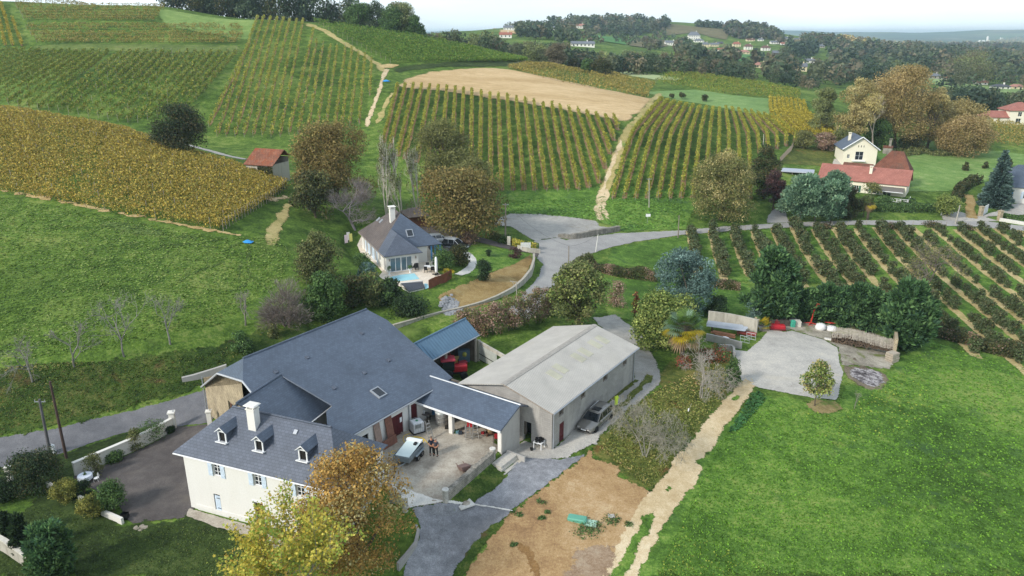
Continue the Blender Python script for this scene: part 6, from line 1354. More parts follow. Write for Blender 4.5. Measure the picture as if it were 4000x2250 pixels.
def tractor_shed():
 f0 = lambda k, x, y, z: X(k, x, y, z)
 X = lambda k, x, y, z: U(*D(k, (x, y)), z)
 zE, zR = 3.2, 4.7
 e0,e1=X('a4',600,900,zE),X('a4',1560,385,zE);r0,r1=X('a4',255,585,zR),X('a4',1180,118,zR)
 dv=(e1-e0);dv.z=0;ang=math.atan2(dv.y,dv.x);f=Fr('tractor_shed',Vector((e0.x,e0.y,0)),ang,'open tractor shed with blue ribbed metal roof behind the barn','shed')
 L_ = dv.length; dR = f.loc(r0).y; sh = f.loc(r0).x; sh = max(min(sh, .5), -3); x0, x1 = min(0, sh) , L_
 BL1 = plain('blue_metal', '5f7c92', .42, .2, .1, 1.2); rf = MB()
 A,B,C_,E=Vector((-1.2,0,zE)),Vector((x1,0,zE)),Vector((x1,dR,zR)),Vector((-1.2,dR,zR));bk=dR*2-.3
 rf.slab([A,B,C_,E],.05);rf.slab([(x1,bk,zE+.1),(-1.2,bk,zE+.1),(-1.2,dR,zR),(x1,dR,zR)],.05)
 n = int((x1 + 1.2) / .42)
 for i in range(n + 1):
  x = -1.2 + .42 * i
  if x > x1 - .03: x = x1 - .03
  a,b=Vector((x,0,zE+.015)),Vector((x,dR,zR+.015));rf.add([a+Vector((-.035,0,0)),a+Vector((.035,0,0)),b+Vector((.035,0,0)),b+Vector((-.035,0,0)),a+Vector((-.02,0,.05)),a+Vector((.02,0,.05)),b+Vector((.02,0,.05)),b+Vector((-.02,0,.05))],[(4,5,6,7),(0,4,7,3),(5,1,2,6),(0,1,5,4)])
  c,d=Vector((x,dR,zR+.015)),Vector((x,bk,zE+.115));rf.add([c+Vector((-.03,0,0)),c+Vector((.03,0,0)),d+Vector((.03,0,0)),d+Vector((-.03,0,0)),c+Vector((-.02,0,.045)),c+Vector((.02,0,.045)),d+Vector((.02,0,.045)),d+Vector((-.02,0,.045))],[(4,5,6,7),(0,4,7,3),(5,1,2,6)])
 rf.tube((-1.2, dR, zR + .05), (x1, dR, zR + .05), .09, .09, 6); part(rf, 'roof', BL1, f.root)
 g = MB(); g.tube((-1.2, -.06, zE - .06), (x1, -.06, zE - .06), .07, .07, 6); part(g, 'gutter', ZINC, f.root)
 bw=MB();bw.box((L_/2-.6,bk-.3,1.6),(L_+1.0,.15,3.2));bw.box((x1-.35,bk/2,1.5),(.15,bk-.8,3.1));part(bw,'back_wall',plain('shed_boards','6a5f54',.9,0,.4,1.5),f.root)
 px = f.hit('a4', 912, 900, (0, .3, 0), (0, 1, 0)).x
 for x in (px,x1-.3):p=MB();p.tube((x,.3,-.1),(x,.3,zE),.16,.15,9);part(p,'post',plain('concrete_post','a39b90',.9,0,.2,3),f.root)
 global TSH; TSH = f
 a,b=X('a4',1450,960,0),X('a4',2170,1160,0);a=f.M @ Vector((x1+.02,.25,0));b2=U(*D('a4',(1735,1015)),0);dv=Vector((b2.x-a.x,b2.y-a.y,0)).normalized()
 G_=Fr('metal_gate',Vector((a.x,a.y,0)),math.atan2(dv.y,dv.x),'white sheet metal gate and wall closing the tractor yard','gate');Lg=4.6
 w_=MB();w_.box((.1,.1,1.25),(.3,.3,2.5));w_.box((Lg/2+1.2,.22,2.15),(Lg+2.4,.22,.4));w_.box((Lg+1.2,.22,1.0),(2.2,.2,1.9));part(w_,'wall',OLDW,G_.root)
 d = MB()
 for i in range(14): d.box((.36 + i * .24, .06, 1.12), (.225, .04, 1.7 + .002 * i))
 part(d,'gate_panel',plain('gate_paint','b9bdb6',.5,.2,.12,1.5),G_.root);b_=MB();b_.box((1.9,.02,.95),(3.4,.04,.07));b_.box((1.9,.02,.2),(3.4,.04,.07));part(b_,'gate_rail',BLACKP,G_.root)
tractor_shed()
def white_house():
 m = Vector((-.412, .911, 0)); e = Vector((.911, .412, 0)); ang = math.atan2(.412, .911); z0 = 2.25
 o=Vector((-17.75,100.4,z0));f=Fr('white_house',o,ang,'white house with steep slate and brown hip roof beside a pool','house')
 ze = 2.62; Wf = 4.7; Wt = 8.6; yb = 14.6; ym = 3.0
 ops = []
 def onf(x, y): p = f.hit('a3', x, y, (0, 0, 0), (0, 1, 0)); return p.x, p.z
 a,b=onf(903,1120),onf(1080,885);c,d=onf(1092,1105),onf(1270,880);ops=[(a[0],b[0],.08,2.15),(c[0],d[0],.08,2.15)]
 w_=MB();P=wall(w_,(0,0),(Wf,0),-.6,ze,ops);wall(w_,(Wf,0),(Wf,ym),-.6,ze);Pm=wall(w_,(Wf,ym),(Wt-1.6,ym),-.6,ze);wall(w_,(Wt-1.6,ym),(Wt-1.6,yb),-.6,ze);wall(w_,(Wt-1.6,yb),(0,yb),-.6,ze)
 sides=[(1.2,1.9,.1,2.1),(3.1,4.1,.1,2.1),(5.4,6.6,.1,2.1),(8.0,9.2,.1,2.1),(10.4,11.4,.9,2.1),(13.2,14.0,.1,2.1)]
 Pl = wall(w_, (0, yb), (0, 0), -.6, ze, sides); part(w_, 'wall', WHITE2, f.root)
 i_=MB();i_.box((2.3,7,1.1),(3.6,12.6,2.4));part(i_,'interior',plain('room','4c4844',.9,0,.4,.6),f.root)
 for q in ops: window(f, P, *q, gm=GLASSB, bars=(2, 1), name='patio_door', fw=.08)
 for k, q in enumerate(sides):
  wn = window(f, Pl, *q, bars=(2, 1))
  if k in (1,2,3):panel(f,Pl,q[0]-.62,q[0]-.04,q[2],q[3],BLUEW,'shutter',-.06,.04,wn,boards=3);panel(f,Pl,q[1]+.04,q[1]+.62,q[2],q[3],BLUEW,'shutter',-.06,.04,wn,boards=3)
 oh = .45; zr = 6.75; xl, xr = -oh, Wt + oh + .3; yr = (xl + xr) / 2
 A, B = Vector((yr, yb - 4.2, zr)), Vector((yr, ym + 4.3, zr)); k = (zr - ze) / (yr - xl)
 c0,c1,c2,c3=Vector((xl,ym-.3,ze)),Vector((xr,ym-.3,ze)),Vector((xr,yb+oh,ze)),Vector((xl,yb+oh,ze))
 roof(f,[[c3,c0,B,A],[c2,c3,A]],SLATEO,.14,'roof');r2=roof(f,[[c0,c1,B],[c1,c2,A,B]],SLATEB,.147,'roof')
 wxr=Wf+.55;rx=(xl+wxr)/2;wz=ze+(rx-xl)*k;yR=2.35;ycut=ym+(wz-ze)/(zr-ze)*4.4
 roof(f,[[(xl,ym-.3,ze+.01),(xl,-.5,ze+.01),(rx,yR,wz),(rx,ycut,wz)],[(xl,-.5,ze+.01),(wxr,-.5,ze+.01),(rx,yR,wz)],[(wxr,-.5,ze+.01),(wxr,ym-.2,ze+.01),(rx,ycut,wz),(rx,yR,wz)]],SLATE,.14,'wing_roof')
 gutter(f, (xl - .04, yb, ze - .06), (xl - .04, -.45, ze - .06), GREYWOOD, .06)
 p=f.hit('a3',915,300,c3,(c0-c3).cross(B-c3).normalized());chimney(f,p+Vector((.25,.2,0)),.75,.75,2.0)
 nr=(c1-c0).cross(B-c0).normalized();q=f.hit('a3',1232,490,c0,nr);s=MB();ax=math.atan2(zr-ze,4.6);s.box(q+nr*.06,(1.05,1.3,.12),rx=ax);sk=part(s,'skylight',ZINC,f.root);s=MB();s.box(q+nr*.125,(.8,1.05,.02),rx=ax);part(s,'pane',GLASS,sk)
 nl = (c0 - c3).cross(B - c3).normalized()
 for x,y in ((692,255),(740,285)):q=f.hit('a3',x,y,c3,nl);s=MB();s.box(q+Vector((0,0,.05)),(.75,.6,.12),ry=-math.atan(k));part(s,'skylight',ZINC,f.root)
 for x,y in ((Wt-.9,ym+.1),(Wt+.5,ym+.1),(Wt+.5,ym+2.6)):pb=MB();pb.box((x,y,ze/2),(.2,.2,ze));part(pb,'porch_post',BLUEP,f.root)
 pb=MB();pb.box((Wt-.2,ym+.1,ze-.1),(1.6,.14,.16));pb.tube((Wt+.45,ym+.1,1.6),(Wt-.3,ym+.1,2.5),.06,.06,6);part(pb,'porch_beam',BLUEP,f.root)
 for x in (.45,4.3):l_=MB();l_.box((x,-.08,1.9),(.14,.14,.3));l_.tube((x,-.08,2.0),(x,-.08,2.15),.09,.02,6);part(l_,'wall_lamp',GREYWOOD,f.root)
 an=Fr('garage',U(*D('a3',(1235,420)),2.0),ang,'low brown roofed garage behind the white house','garage');aw=MB();aw.box((1.6,2.2,1.1),(3.0,4.6,2.2));part(aw,'wall',BROWNW,an.root)
 roof(an, roof_planes(-.3, 3.6, -.5, 5.0, 2.2, 3.3, 1.2, 1.2), SLATEO, .1)
 return f
WHF = white_house()
def pool_house():
 q=[U(*D('z5',p),z) for p,z in (((512,746),2.5),((634,718),2.5),((616,664),3.05),((456,684),3.05))];d=q[1]-q[0];f=Fr('pool_house',Vector((q[0].x,q[0].y,1.2)),math.atan2(d.y,d.x),'small white pool house with dark ribbed lean-to roof','shed')
 l = [f.loc(p) for p in q]; c = sum(l, Vector()) / 4; w_ = MB(); pl = [tuple((p.lerp(c, .06)).xy) for p in l]
 for i in range(4): wall(w_, pl[i], pl[(i + 1) % 4], -2, 1.25)
 part(w_,'wall',WHITE2,f.root);n=(l[1]-l[0]).cross(l[3]-l[0]).normalized();l[2].z=l[0].z-((l[2]-l[0]).dot(n)-(l[2].z-l[0].z)*n.z)/n.z
 roof(f,[l],corr('dark_ribbed','4b5058','33373d',.3,.5),.08);t=MB();t.box((l[2]+l[3])/2+Vector((0,.12,-.1)),((l[2]-l[3]).length+.2,.2,.35),rz=math.atan2(l[2].y-l[3].y,l[2].x-l[3].x));part(t,'parapet',WHITE2,f.root)
pool_house()
def simple(name,o,ang,L_,W_,ze,zr,label,wm,rm,hips=(0,0),oh=.4,wins=(),cat='house',chims=(),wm2=None,group=None,deep=.2,z0=-.8,roofname='roof',th=.14):
 """rectangular house: front along x; wins = (side, s0, s1, za, zb, kind)"""
 f = Fr(name, o, ang, label, cat, group); w_ = MB(); cs = [(0, 0), (L_, 0), (L_, W_), (0, W_)]; P = []
 for i in range(4):
  ops = [q[1:5] for q in wins if q[0] == i]; P.append(wall(w_, cs[i], cs[(i + 1) % 4], z0, ze, ops, deep))
 if not hips[1]: w_.add([(L_, 0, ze), (L_, W_, ze), (L_, W_ / 2, zr - .1)], [(0, 1, 2)])
 if not hips[0]: w_.add([(0, W_, ze), (0, 0, ze), (0, W_ / 2, zr - .1)], [(0, 1, 2)])
 part(w_, 'wall', wm, f.root)
 for q in wins:
  s = q[1:5]
  if q[5] == 'door': panel(f, P[q[0]], *s, q[6] if len(q) > 6 else BROWNW, 'door', .1)
  elif q[5]=='dark':d=MB();d.add([P[q[0]](s[0],s[2],.18),P[q[0]](s[1],s[2],.18),P[q[0]](s[1],s[3],.18),P[q[0]](s[0],s[3],.18)],[(0,1,2,3)]);part(d,'doorway',DARKIN,f.root)
  else:
   wn = window(f, P[q[0]], *s, bars=(2, 2))
   if q[5] == 'shut':
    for a,b in ((s[0]-.55,s[0]-.04),(s[1]+.04,s[1]+.55)):panel(f,P[q[0]],a,b,s[2],s[3],q[6],'shutter',-.06,.04,wn,boards=2)
 dr = (zr - ze) / (W_ / 2); e2 = ze - oh * dr * .6
 roof(f,roof_planes(-oh,L_+oh,-oh,W_+oh,e2,zr,*[h+oh if h else 0 for h in hips]),rm,th,roofname)
 for cx, cy, h in chims:
  zz = zr - abs(cy - W_ / 2) * dr; chimney(f, (cx, cy, zz), .6, .6, h, wm2 or wm)
 return f
def far_houses():
 GREEN = plain('green_paint', '3f6a55', .6, 0, .1)
 a=U(*D('a6',(735,375)),-.2);b=U(*D('a6',(1070,385)),-.2);c=Vector((b.x-a.x,b.y-a.y,0));W_=c.length;c.normalize();back=Vector((-c.y,c.x,0));dl=math.atan2(-back.y,-back.x)
 f=simple('yellow_house',a+back*9.5 if False else Vector((a.x,a.y,-.3))+back*9.5,dl,9.5,W_,5.9,9.0,'cream house with white framed gable and dark arched doorway',CREAM,SLATEB,oh=.55,chims=[(4.5,2.2,1.6)],
    wins=[(1,W_*.36,W_*.60,3.0,5.2,'win'),(1,W_*.31,W_*.58,-.2,2.0,'dark'),(1,W_*.12,W_*.2,3.4,4.4,'win')])
 bb = MB()
 for y0, y1 in ((-.5, W_ / 2), (W_ + .5, W_ / 2)): bb.tube((10.1, y0, 5.75), (10.1, y1, 9.05), .13, .13, 5)
 part(bb, 'barge_board', PAINTW, f.root)
 bc = MB(); bc.box((9.95, W_ * .47, 2.75), (.9, W_ * .4, .1)); part(bc, 'balcony', PAINTW, f.root)
 sl = MB()
 for k in range(3): sl.box((9.53, W_ * (.42 + .08 * k), 6.6), (.06, .14, .5))
 part(sl, 'vent_slot', DARKIN, f.root)
 a=U(*D('a6',(560,600)),-1.2);b=U(*D('a6',(1395,640)),-1.2);d=Vector((b.x-a.x,b.y-a.y,0));L_=d.length+3
 e0=U(*D('a6',(500,445)),2.4);e1=U(*D('a6',(1412,530)),2.4);dv=Vector((e1.x-e0.x,e1.y-e0.y,0));L_=dv.length-.6;ang=math.atan2(dv.y,dv.x);o=e0+Vector((-dv.y,dv.x,0)).normalized()*.5+dv.normalized()*.3;o.z=-1.4
 f=simple('red_roofed_house',o,ang,L_,7.6,3.9,6.6,'long low house with rose red tiled roof and green shutters',CREAM,TILE,oh=.45,chims=[(L_*.57,2.2,1.2)],
    wins=[(0,L_*.42,L_*.47,1.2,2.7,'shut',GREEN),(0,L_*.62,L_*.68,1.2,2.7,'shut',GREEN),(0,L_*.75,L_*.84,.4,2.6,'win'),(0,L_*.1,L_*.14,1.2,2.7,'win')])
 aw=MB();aw.slab([(L_*.68,-.1,3.1),(L_*.98,-.1,3.1),(L_*.98,-2.2,2.4),(L_*.68,-2.2,2.4)],.06);part(aw,'awning',plain('awning','6b6660',.7),f.root)
 av = MB(); av.box((L_ * .83, -2.25, 2.35), (L_ * .3, .1, .14)); part(av, 'awning_bar', PAINTW, f.root)
 tr = MB(); tr.box((L_ * .9, -2.4, -.2), (L_ * .32, 4.6, 1.4)); part(tr, 'terrace', STONEG, f.root)
 rl = MB()
 for x in np.linspace(L_ * .75, L_ * 1.05, 9): rl.box((x, -4.6, .95), (.08, .08, 1.0))
 for z in (.75, 1.1, 1.42): rl.box((L_ * .9, -4.6, z), (L_ * .32, .06, .07))
 for y in np.linspace(-4.4, -.4, 5): rl.box((L_ * 1.06, y, .95), (.08, .08, 1.0))
 for z in (.75, 1.1, 1.42): rl.box((L_ * 1.06, -2.4, z), (.06, 4.4, .07))
 part(rl, 'railing', PAINTW, f.root)
 c=U(*D('a6',(1230,385)),3.2);f2=simple('tiled_outbuilding',Vector((c.x-4.3,c.y+.8,-.3)),ang+.02,8.4,6.8,3.7,8.2,'old outbuilding with steep brown tiled hip roof behind the red roof',WHITE,TILEO,hips=(3.6,2.2),oh=.4,wins=[(1,3.6,4.5,1.2,2.6,'win')])
 l0=f2.M @ Vector((-6.5,2.5,0));simple('link_building',l0,ang,6.2,3.4,3.4,4.5,'small brown tiled link building joined to the cream house',CREAM,TILEO,oh=.3,wins=[(0,2.4,3.6,.2,2.2,'dark')])
 c=U(*D('a6',(1230,255)),1);simple('ruined_chimney',Vector((c.x,c.y+5,.8)),ang,2.4,2.0,2.6,3.1,'small grey stone shed with tall chimney behind the brown roof',STONEG,TILEO,oh=.1,chims=[(1.6,1.0,1.6)],cat='shed')
 a=U(*D('a6',(140,385)),2.2);b=U(*D('a6',(455,405)),2.2);d=Vector((b.x-a.x,b.y-a.y,0));f3=Fr('carport',Vector((a.x,a.y,-.6)),math.atan2(d.y,d.x),'dark open carport with pale flat roof left of the red roof','carport');Lc=d.length
 r=MB();r.box((Lc/2,2.0,2.9),(Lc+.4,4.8,.22));part(r,'roof',plain('flat_roof','aab0bb',.6),f3.root);p=MB()
 for x in np.linspace(.2, Lc - .2, 4):
  q = MB(); q.box((x, .1, 1.4), (.16, .16, 2.8)); part(q, 'post', GREYWOOD, f3.root)
 q = MB(); q.box((Lc / 2, 4.2, 1.4), (Lc, .12, 2.8)); part(q, 'back_wall', DARKIN, f3.root)
 o=U(*D('a6',(2345,700)),-2.2);f4=simple('slate_roofed_house',Vector((o.x,o.y+.5,-2.5)),-.30,15,9,4.2,8.4,'white house with dark slate hip roof cut by the right edge',WHITE2,SLATEB,hips=(3.4,3.4),oh=.45,
    wins=[(0,.5,2.3,.2,3.0,'door',BLUEP),(0,4.4,5.4,1.4,3.0,'shut',BLUEW),(0,8.5,9.6,1.4,3.0,'shut',BLUEW)])
 dm = MB(); dm.box((6.2, .9, 5.3), (1.6, 1.2, 1.0)); part(dm, 'dormer', WHITE2, f4.root)
 a = U(*D('z1', (1832, 1318)), 8.2)
 e0=U(*D('z1',(1828,1228)),10.9);e1=U(*D('z1',(2045,1242)),10.9);d=Vector((e1.x-e0.x,e1.y-e0.y,0));an=math.atan2(d.y,d.x);back=Vector((-d.y,d.x,0)).normalized();Lh=d.length-.5
 f5=Fr('stone_hut',Vector((e0.x,e0.y,8.0))+back*.4+d.normalized()*.2,an,'small ruined stone hut with rusty red tiled roof below the hill vineyard','hut');w_=MB();Wh=5.2
 P=wall(w_,(0,0),(Lh,0),-1,2.9,[(Lh*.30,Lh*.36,1.6,2.1)]);wall(w_,(Lh,0),(Lh,Wh),-1,2.9);wall(w_,(Lh,Wh),(0,Wh),-1,3.8);wall(w_,(0,Wh),(0,0),-1,2.9);part(w_,'wall',OLDW,f5.root)
 roof(f5,[[(-.3,-.4,2.75),(Lh+.3,-.4,2.75),(Lh+.3,Wh*.72,5.3),(-.3,Wh*.72,5.3)],[(Lh+.3,Wh+.3,4.0),(-.3,Wh+.3,4.0),(-.3,Wh*.72,5.3),(Lh+.3,Wh*.72,5.3)]],TILEH,.12)
 n=900;s=rng.uniform(.45,1.0,n)*Lh;z=rng.uniform(-.2,2.5,n);me=leaf_mesh(np.stack([s,np.full(n,-.12)-rng.random(n)*.15,z],-1),rng.uniform(.2,.4,n),TP['darkolive'][rng.integers(0,6,n)],np.tile([0,-1.,0],(n,1)));link('ivy',me,f5.root,FOL)
 o=U(*D('z3',(1010,1082)),3.4);f6=simple('blue_roofed_shed',Vector((o.x,o.y,1.6)),-.1,8,4,1.9,2.5,'low shed with a bright blue roof below the yellow vineyard',BROWNW,plain('blue_sheet','5f86b4',.5),oh=.3,cat='shed')
 o=U(*D('z3',(1175,1100)),2.6);simple('timber_shed',Vector((o.x,o.y,1.2)),-.15,6,3,1.6,2.0,'dark low timber shed beside the utility pole',BROWNW,plain('dark_sheet','57524e',.7),oh=.3,cat='shed')
 o=G(2535,312);f7=simple('villa',o+Vector((0,0,-.3)),-.12,10,9,5.6,8.2,'yellow villa with rose red hip roofs at the right edge',CREAM,TILE,hips=(4.2,4.2),oh=.6,wins=[(0,3,4.4,3.2,4.8,'win'),(0,6.4,7.8,3.2,4.8,'win'),(0,2.6,4.4,.4,2.4,'win')])
 simple('villa_wing',o+Vector((-8.6,1.2,-.3)),-.12,8.4,7,2.9,5.0,'low wing of the yellow villa with its own hip roof',CREAM,TILE,hips=(3.2,0),oh=.5,wins=[(0,2,3.4,.8,2.2,'win')])
far_houses()
# ================================================================== THE FAR SIDE: village, woods, plain
KEEP = []          # picture boxes of houses (u0, v0, u1, v1, depth)
ROOFS={'grey':plain('far_slate','6b6f76',.6,0,.15,.3),'red':plain('far_tile','985f4e',.8,0,.15,.3),'rose':plain('far_rose_tile','a4776a',.8,0,.15,.3),'brown':plain('far_brown_tile','6a4a40',.8,0,.15,.3),'dark':plain('far_dark_roof','4a4c52',.6,0,.15,.3)}
FWALL={'white':plain('far_white','e6e3da',.8,0,.05,.3),'cream':plain('far_cream','d9cba6',.8,0,.08,.3),'grey':plain('far_grey','a8a49a',.8,0,.08,.3),'dark':plain('far_dark','6a625a',.8,0,.1,.3)}
FPANE = plain('far_pane', '353a42', .3, 0, .1)
def vhouse(k,x,y,w_,h,wall_,roof_,label,hip=False,rot=0.0,floors=1,ratio=.62,steep=.42,cat='house',group=None):
 u,v=D(k,(x,y));p=G(u,v);dep=proj(p)[2];s=.644/ZM[k][2];L_=max(5,w_*s*dep/FOC);H=max(3.2,h*s*dep/FOC*1.02);W_=L_*ratio
 f=Fr({'house':'village_house'}.get(cat,cat),p+Vector((-L_/2,0,-.5)),rot,label,cat,group);ze=H*(1-steep)+.5;zr=H+.5
 w = MB(); w.wallprism([(0, 0), (L_, 0), (L_, W_), (0, W_)], -2, ze)
 if not hip:
  w.add([(0,0,ze),(0,W_,ze),(0,W_/2,zr-.1)],[(0,2,1)]);w.add([(L_,0,ze),(L_,W_,ze),(L_,W_/2,zr-.1)],[(0,1,2)])
 part(w, 'wall', FWALL[wall_], f.root, False); oh = .5; r = MB()
 for q in roof_planes(-oh,L_+oh,-oh,W_+oh,ze-.1,zr,W_*.45 if hip else 0,W_*.45 if hip else 0):r.slab(q,.2)
 rf = part(r, 'roof', ROOFS[roof_], f.root, False)
 if L_ > 8:
  c=MB();c.box((L_*.7,W_*.45,zr+.4),(.8,.8,1.4));c.name=1;part(c,'chimney',FWALL[wall_],rf,False)
 n = max(2, int(L_ / 3.2)); fh = (ze - .5) / floors
 for fl in range(floors):
  for i in range(n):
   m=MB();m.box((L_*(i+.5)/n,-.03,.5+fh*(fl+.55)),(1.1,.1,min(1.4,fh*.5)));part(m,'window',FPANE,f.root,False)
 KEEP.append((u - w_ * s / 2, v - h * s, u + w_ * s / 2, v, dep)); return f
class _N: pass
for a in [('b5',412,350,165,108,'white','grey','large white manor with tall slate roof on the village hill',True,0.,2,.6,.45),
 ('b5',482,388,145,45,'white','grey','long low white house just below the manor',True),('b5',100,410,115,42,'white','rose','white house with pinkish roof at the left of the village'),
 ('b5',575,460,105,70,'cream','grey','cream two storey house with grey roof left of the gabled cream house',True,0.,2),('b5',705,450,125,52,'cream','grey','cream house with grey gabled roof'),
 ('b5',785,415,80,34,'dark','dark','dark barn right of the cream houses'),('b5',1025,455,108,70,'cream','red','house with bright orange tiled roof and dormers',True,0.,2),('b5',1195,495,112,78,'white','brown','white two storey house with red brown roof in mid village',True,0.,2),
 ('b5',1445,510,118,72,'white','brown','white house with red brown roof right of its twin',True,0.,2),('b5',810,530,118,58,'white','red','white house with bright red roof low in the village'),('b5',1125,560,165,58,'cream','rose','long red roofed house above the green meadow',True),
 ('b5',1225,372,115,36,'cream','brown','flat cream building below the round wood'),('b5',1370,370,76,40,'white','grey','small white house with grey roof below the round wood',True),('b5',1570,412,112,44,'white','grey','white house with pale grey roof at the right of the village'),
 ('b5',1715,430,104,40,'white','red','white house with bright orange roof beside the far vineyard'),('b5',2010,470,42,36,'white','red','tiny white house with orange roof alone on the slope'),('b5',2235,468,104,46,'grey','grey','grey roofed house among the valley trees',True),
 ('b5',1590,585,100,76,'dark','grey','dark timbered gable house beside the dark conifer wood',False,0.,2),('b5',2080,690,125,64,'white','grey','white gabled house above the belt of trees'),('b5',1955,805,150,112,'cream','grey','big slate roofed house half hidden by the belt',False,0.,2),
 ('b5',1380,760,175,80,'cream','rose','rose tiled roof rising from the belt of trees',True),('b5',2390,855,84,52,'white','dark','white cottage with dark roof beyond the belt'),('b5',2520,545,80,36,'cream','rose','pale house at the edge of the valley wood'),
 ('b6',195,585,52,40,'white','grey','small white house among dark valley trees'),('b6',920,785,82,42,'white','red','red roofed cottage behind the golden oaks'),('b6',1160,820,172,68,'grey','grey','grey hip roofed house on the pale green slope',True),
 ('b6',1295,832,80,42,'white','red','white cottage with red roof beside the utility pole'),('b6',1580,875,160,54,'cream','grey','grey roofed house left of the two red roofs'),('b6',1770,895,140,50,'white','rose','low house with rose roof on the valley slope'),
 ('b6',2030,955,200,64,'white','dark','long white house with dark slate roof on the valley slope',True),('b6',2225,955,140,66,'cream','rose','cream house with rose roof right of the long white house',True),('b6',2215,775,120,66,'grey','grey','grey roofed house near the right edge of the valley'),
 ('z2',1822,352,172,40,'white','grey','long white buildings below the village hill'),('z2',2485,342,88,36,'white','grey','white house right of the green far field'),('z2',1155,192,68,24,'white','grey','white house on the far ridge behind the brown belt'),
 ('z2',1265,228,82,34,'white','grey','grey roofed house right of the ridge house'),('z2',1805,215,60,34,'white','rose','white house on the wooded hill slope'),('z2',1605,226,52,28,'white','grey','small white house at the foot of the wooded hill'),('z2',1240,286,92,42,'white','red','white house between the straw fields'),
 ('b5',1740,352,88,42,'white','grey','white works block on the plain, left one'),('b5',1905,358,110,30,'white','grey','low white works block on the plain, right one')]:
 MB.name = 0
 try: vhouse(*a)
 except Exception as ex: print('vhouse', a[:3], ex)
def works():
 for x,y,w_,h,lb in ((1735,346,44,26,'white storage dome on the far plain, left one'),(1779,346,48,28,'white storage dome on the far plain, right one')):
  u,v=D('b6',(x,y));p=G(u,v);s=.644/3.293*proj(p)[2]/FOC;m=MB();m.lathe([(w_*s/2,0),(w_*s/2,h*s*.4),(w_*s*.42,h*s*.7),(w_*s*.2,h*s*.95),(.1,h*s)],n=14);o=m.build('storage_dome',FWALL['white'],None,True);o.location=p;tag(o,lb,'storage tank')
 for x,y,w_,h,lb in ((1828,346,26,72,'tall white silo tower on the far plain'),(1998,336,18,48,'pale twin silo on the far plain, left one'),(2025,322,9,34,'thin pale silo on the far plain, right one')):
  u,v=D('b6',(x,y));p=G(u,v);s=.644/3.293*proj(p)[2]/FOC;m=MB();m.lathe([(w_*s/2,0),(w_*s/2,h*s*.9),(w_*s*.3,h*s),(.1,h*s*1.02)],n=12);m.box((w_*s*.7,0,h*s*.2),(w_*s*.7,w_*s*.6,h*s*.4));o=m.build('silo',FWALL['white']);o.location=p;tag(o,lb,'silo')
works()
sheet('field',D('z2',(860,178),(1000,178),(1160,200),(1170,218),(1050,212),(900,196)),STUB,.8,.4);sheet('field',D('z2',(1195,226),(1400,240),(1600,262),(1590,276),(1400,262),(1200,250)),STUB,.8,.4)
FARG=ground('far_green',[(.3,'3f6a3a'),(.5,'4f7d45'),(.7,'688f55')],.01,.08,.6,.3,.2,1);FARV=ground('far_vines',[(.3,'5d5a40'),(.5,'6f694c'),(.7,'857b5a')],.012,.1,.8,.3,.2,1)
sheet('field',D('z2',(1740,248),(1900,262),(2060,285),(2215,288),(2150,340),(2000,318),(1850,285)),FARG,.8,.4);sheet('field',D('z2',(2215,290),(2440,305),(2460,352),(2300,362),(2165,345)),FARV,.8,.4)
sheet('field',D('b5',(30,128),(250,150),(520,180),(840,205),(900,270),(880,360),(640,320),(500,270),(330,260),(0,300)),FARV,1,.6);sheet('field',D('b5',(930,575),(1100,565),(1380,572),(1330,600),(1180,600),(1090,690),(960,640)),FARG,.8,.4)
sheet('field',D('b6',(880,795),(1080,815),(1330,845),(1500,880),(1900,930),(2330,965),(2340,1010),(1980,1000),(1700,960),(1400,945),(1200,900),(960,890)),ground('valley_pasture',[(.3,'6d8650'),(.5,'80975e'),(.7,'97a873')],.02,.15,1,.3,.1,1),.8,.3)
sheet('field',D('b6',(1720,1255),(2330,1235),(2330,1330),(1950,1340),(1900,1400),(1740,1330)),ground('valley_meadow',[(.3,'5f8a45'),(.5,'739a54'),(.7,'8ea768')],.03,.3,2,.3,.1,1),.8,.15)
sheet('field',D('b5',(420,480),(680,500),(700,560),(480,545)),FARG,.8,.4);sheet('field',D('b5',(1640,350),(1980,360),(2050,440),(1800,460),(1640,430)),FARV,1,.5);sheet('field',D('z2',(2045,525),(2300,555),(2560,590),(2560,608),(2350,600),(2060,552)),ground('mown',[(.3,'8a9a6a'),(.5,'9ba878'),(.7,'aeb788')],.03,.3,2,.3,.1,1),.5,.08)
FARP = {}
def far_proto(pal, shape, n=900, size=.062, k=0, W=.8):
 key = (pal, shape, n, k)
 if key not in FARP:
  me,cc,cr=crown(1.0,W,.12,n,size,pal,shape=shape,clumps=30,csize=.25,tint=.2,up=.5);me.materials.append(FOL)
  FARP[key] = me
 return FARP[key]
SHP = ['egg', 'round', 'dome', 'egg', 'column']
NT = [0]
def far_tree(p, H, pal, label, group, W=None, shape=None):
 if H < 4: return
 me = far_proto(pal, shape or SHP[rng.integers(0, 5)], k=int(rng.integers(0, 2)))
 o=link('tree',me);o.location=p-Vector((0,0,.04*H));wk=(W or rng.uniform(.85,1.3));o.scale=(H*wk,H*wk,H);o.rotation_euler=(0,0,rng.uniform(0,6.28));tag(o,label,'tree',group);NT[0]+=1
def clear(u, vt, vb, half, dep):
 return not any(d>dep-5 and u+half>a and u-half<c and vb>b+1 and vt<e for a,b,c,e,d in KEEP)
PW = ['far1', 'far2', 'far4', 'far1', 'far1', 'far4', 'far3', 'far2', 'far5']
for i, u in enumerate(np.linspace(424, 905, 46)):
 dep=338+rng.uniform(-4,22);p=GZd(u+rng.uniform(-6,6),dep);far_tree(p,rng.uniform(15,24),['far4','far4','darkolive','far1'][i%4],'dark tall tree in the line along the hill ridge','ridge trees',rng.uniform(.55,.85))
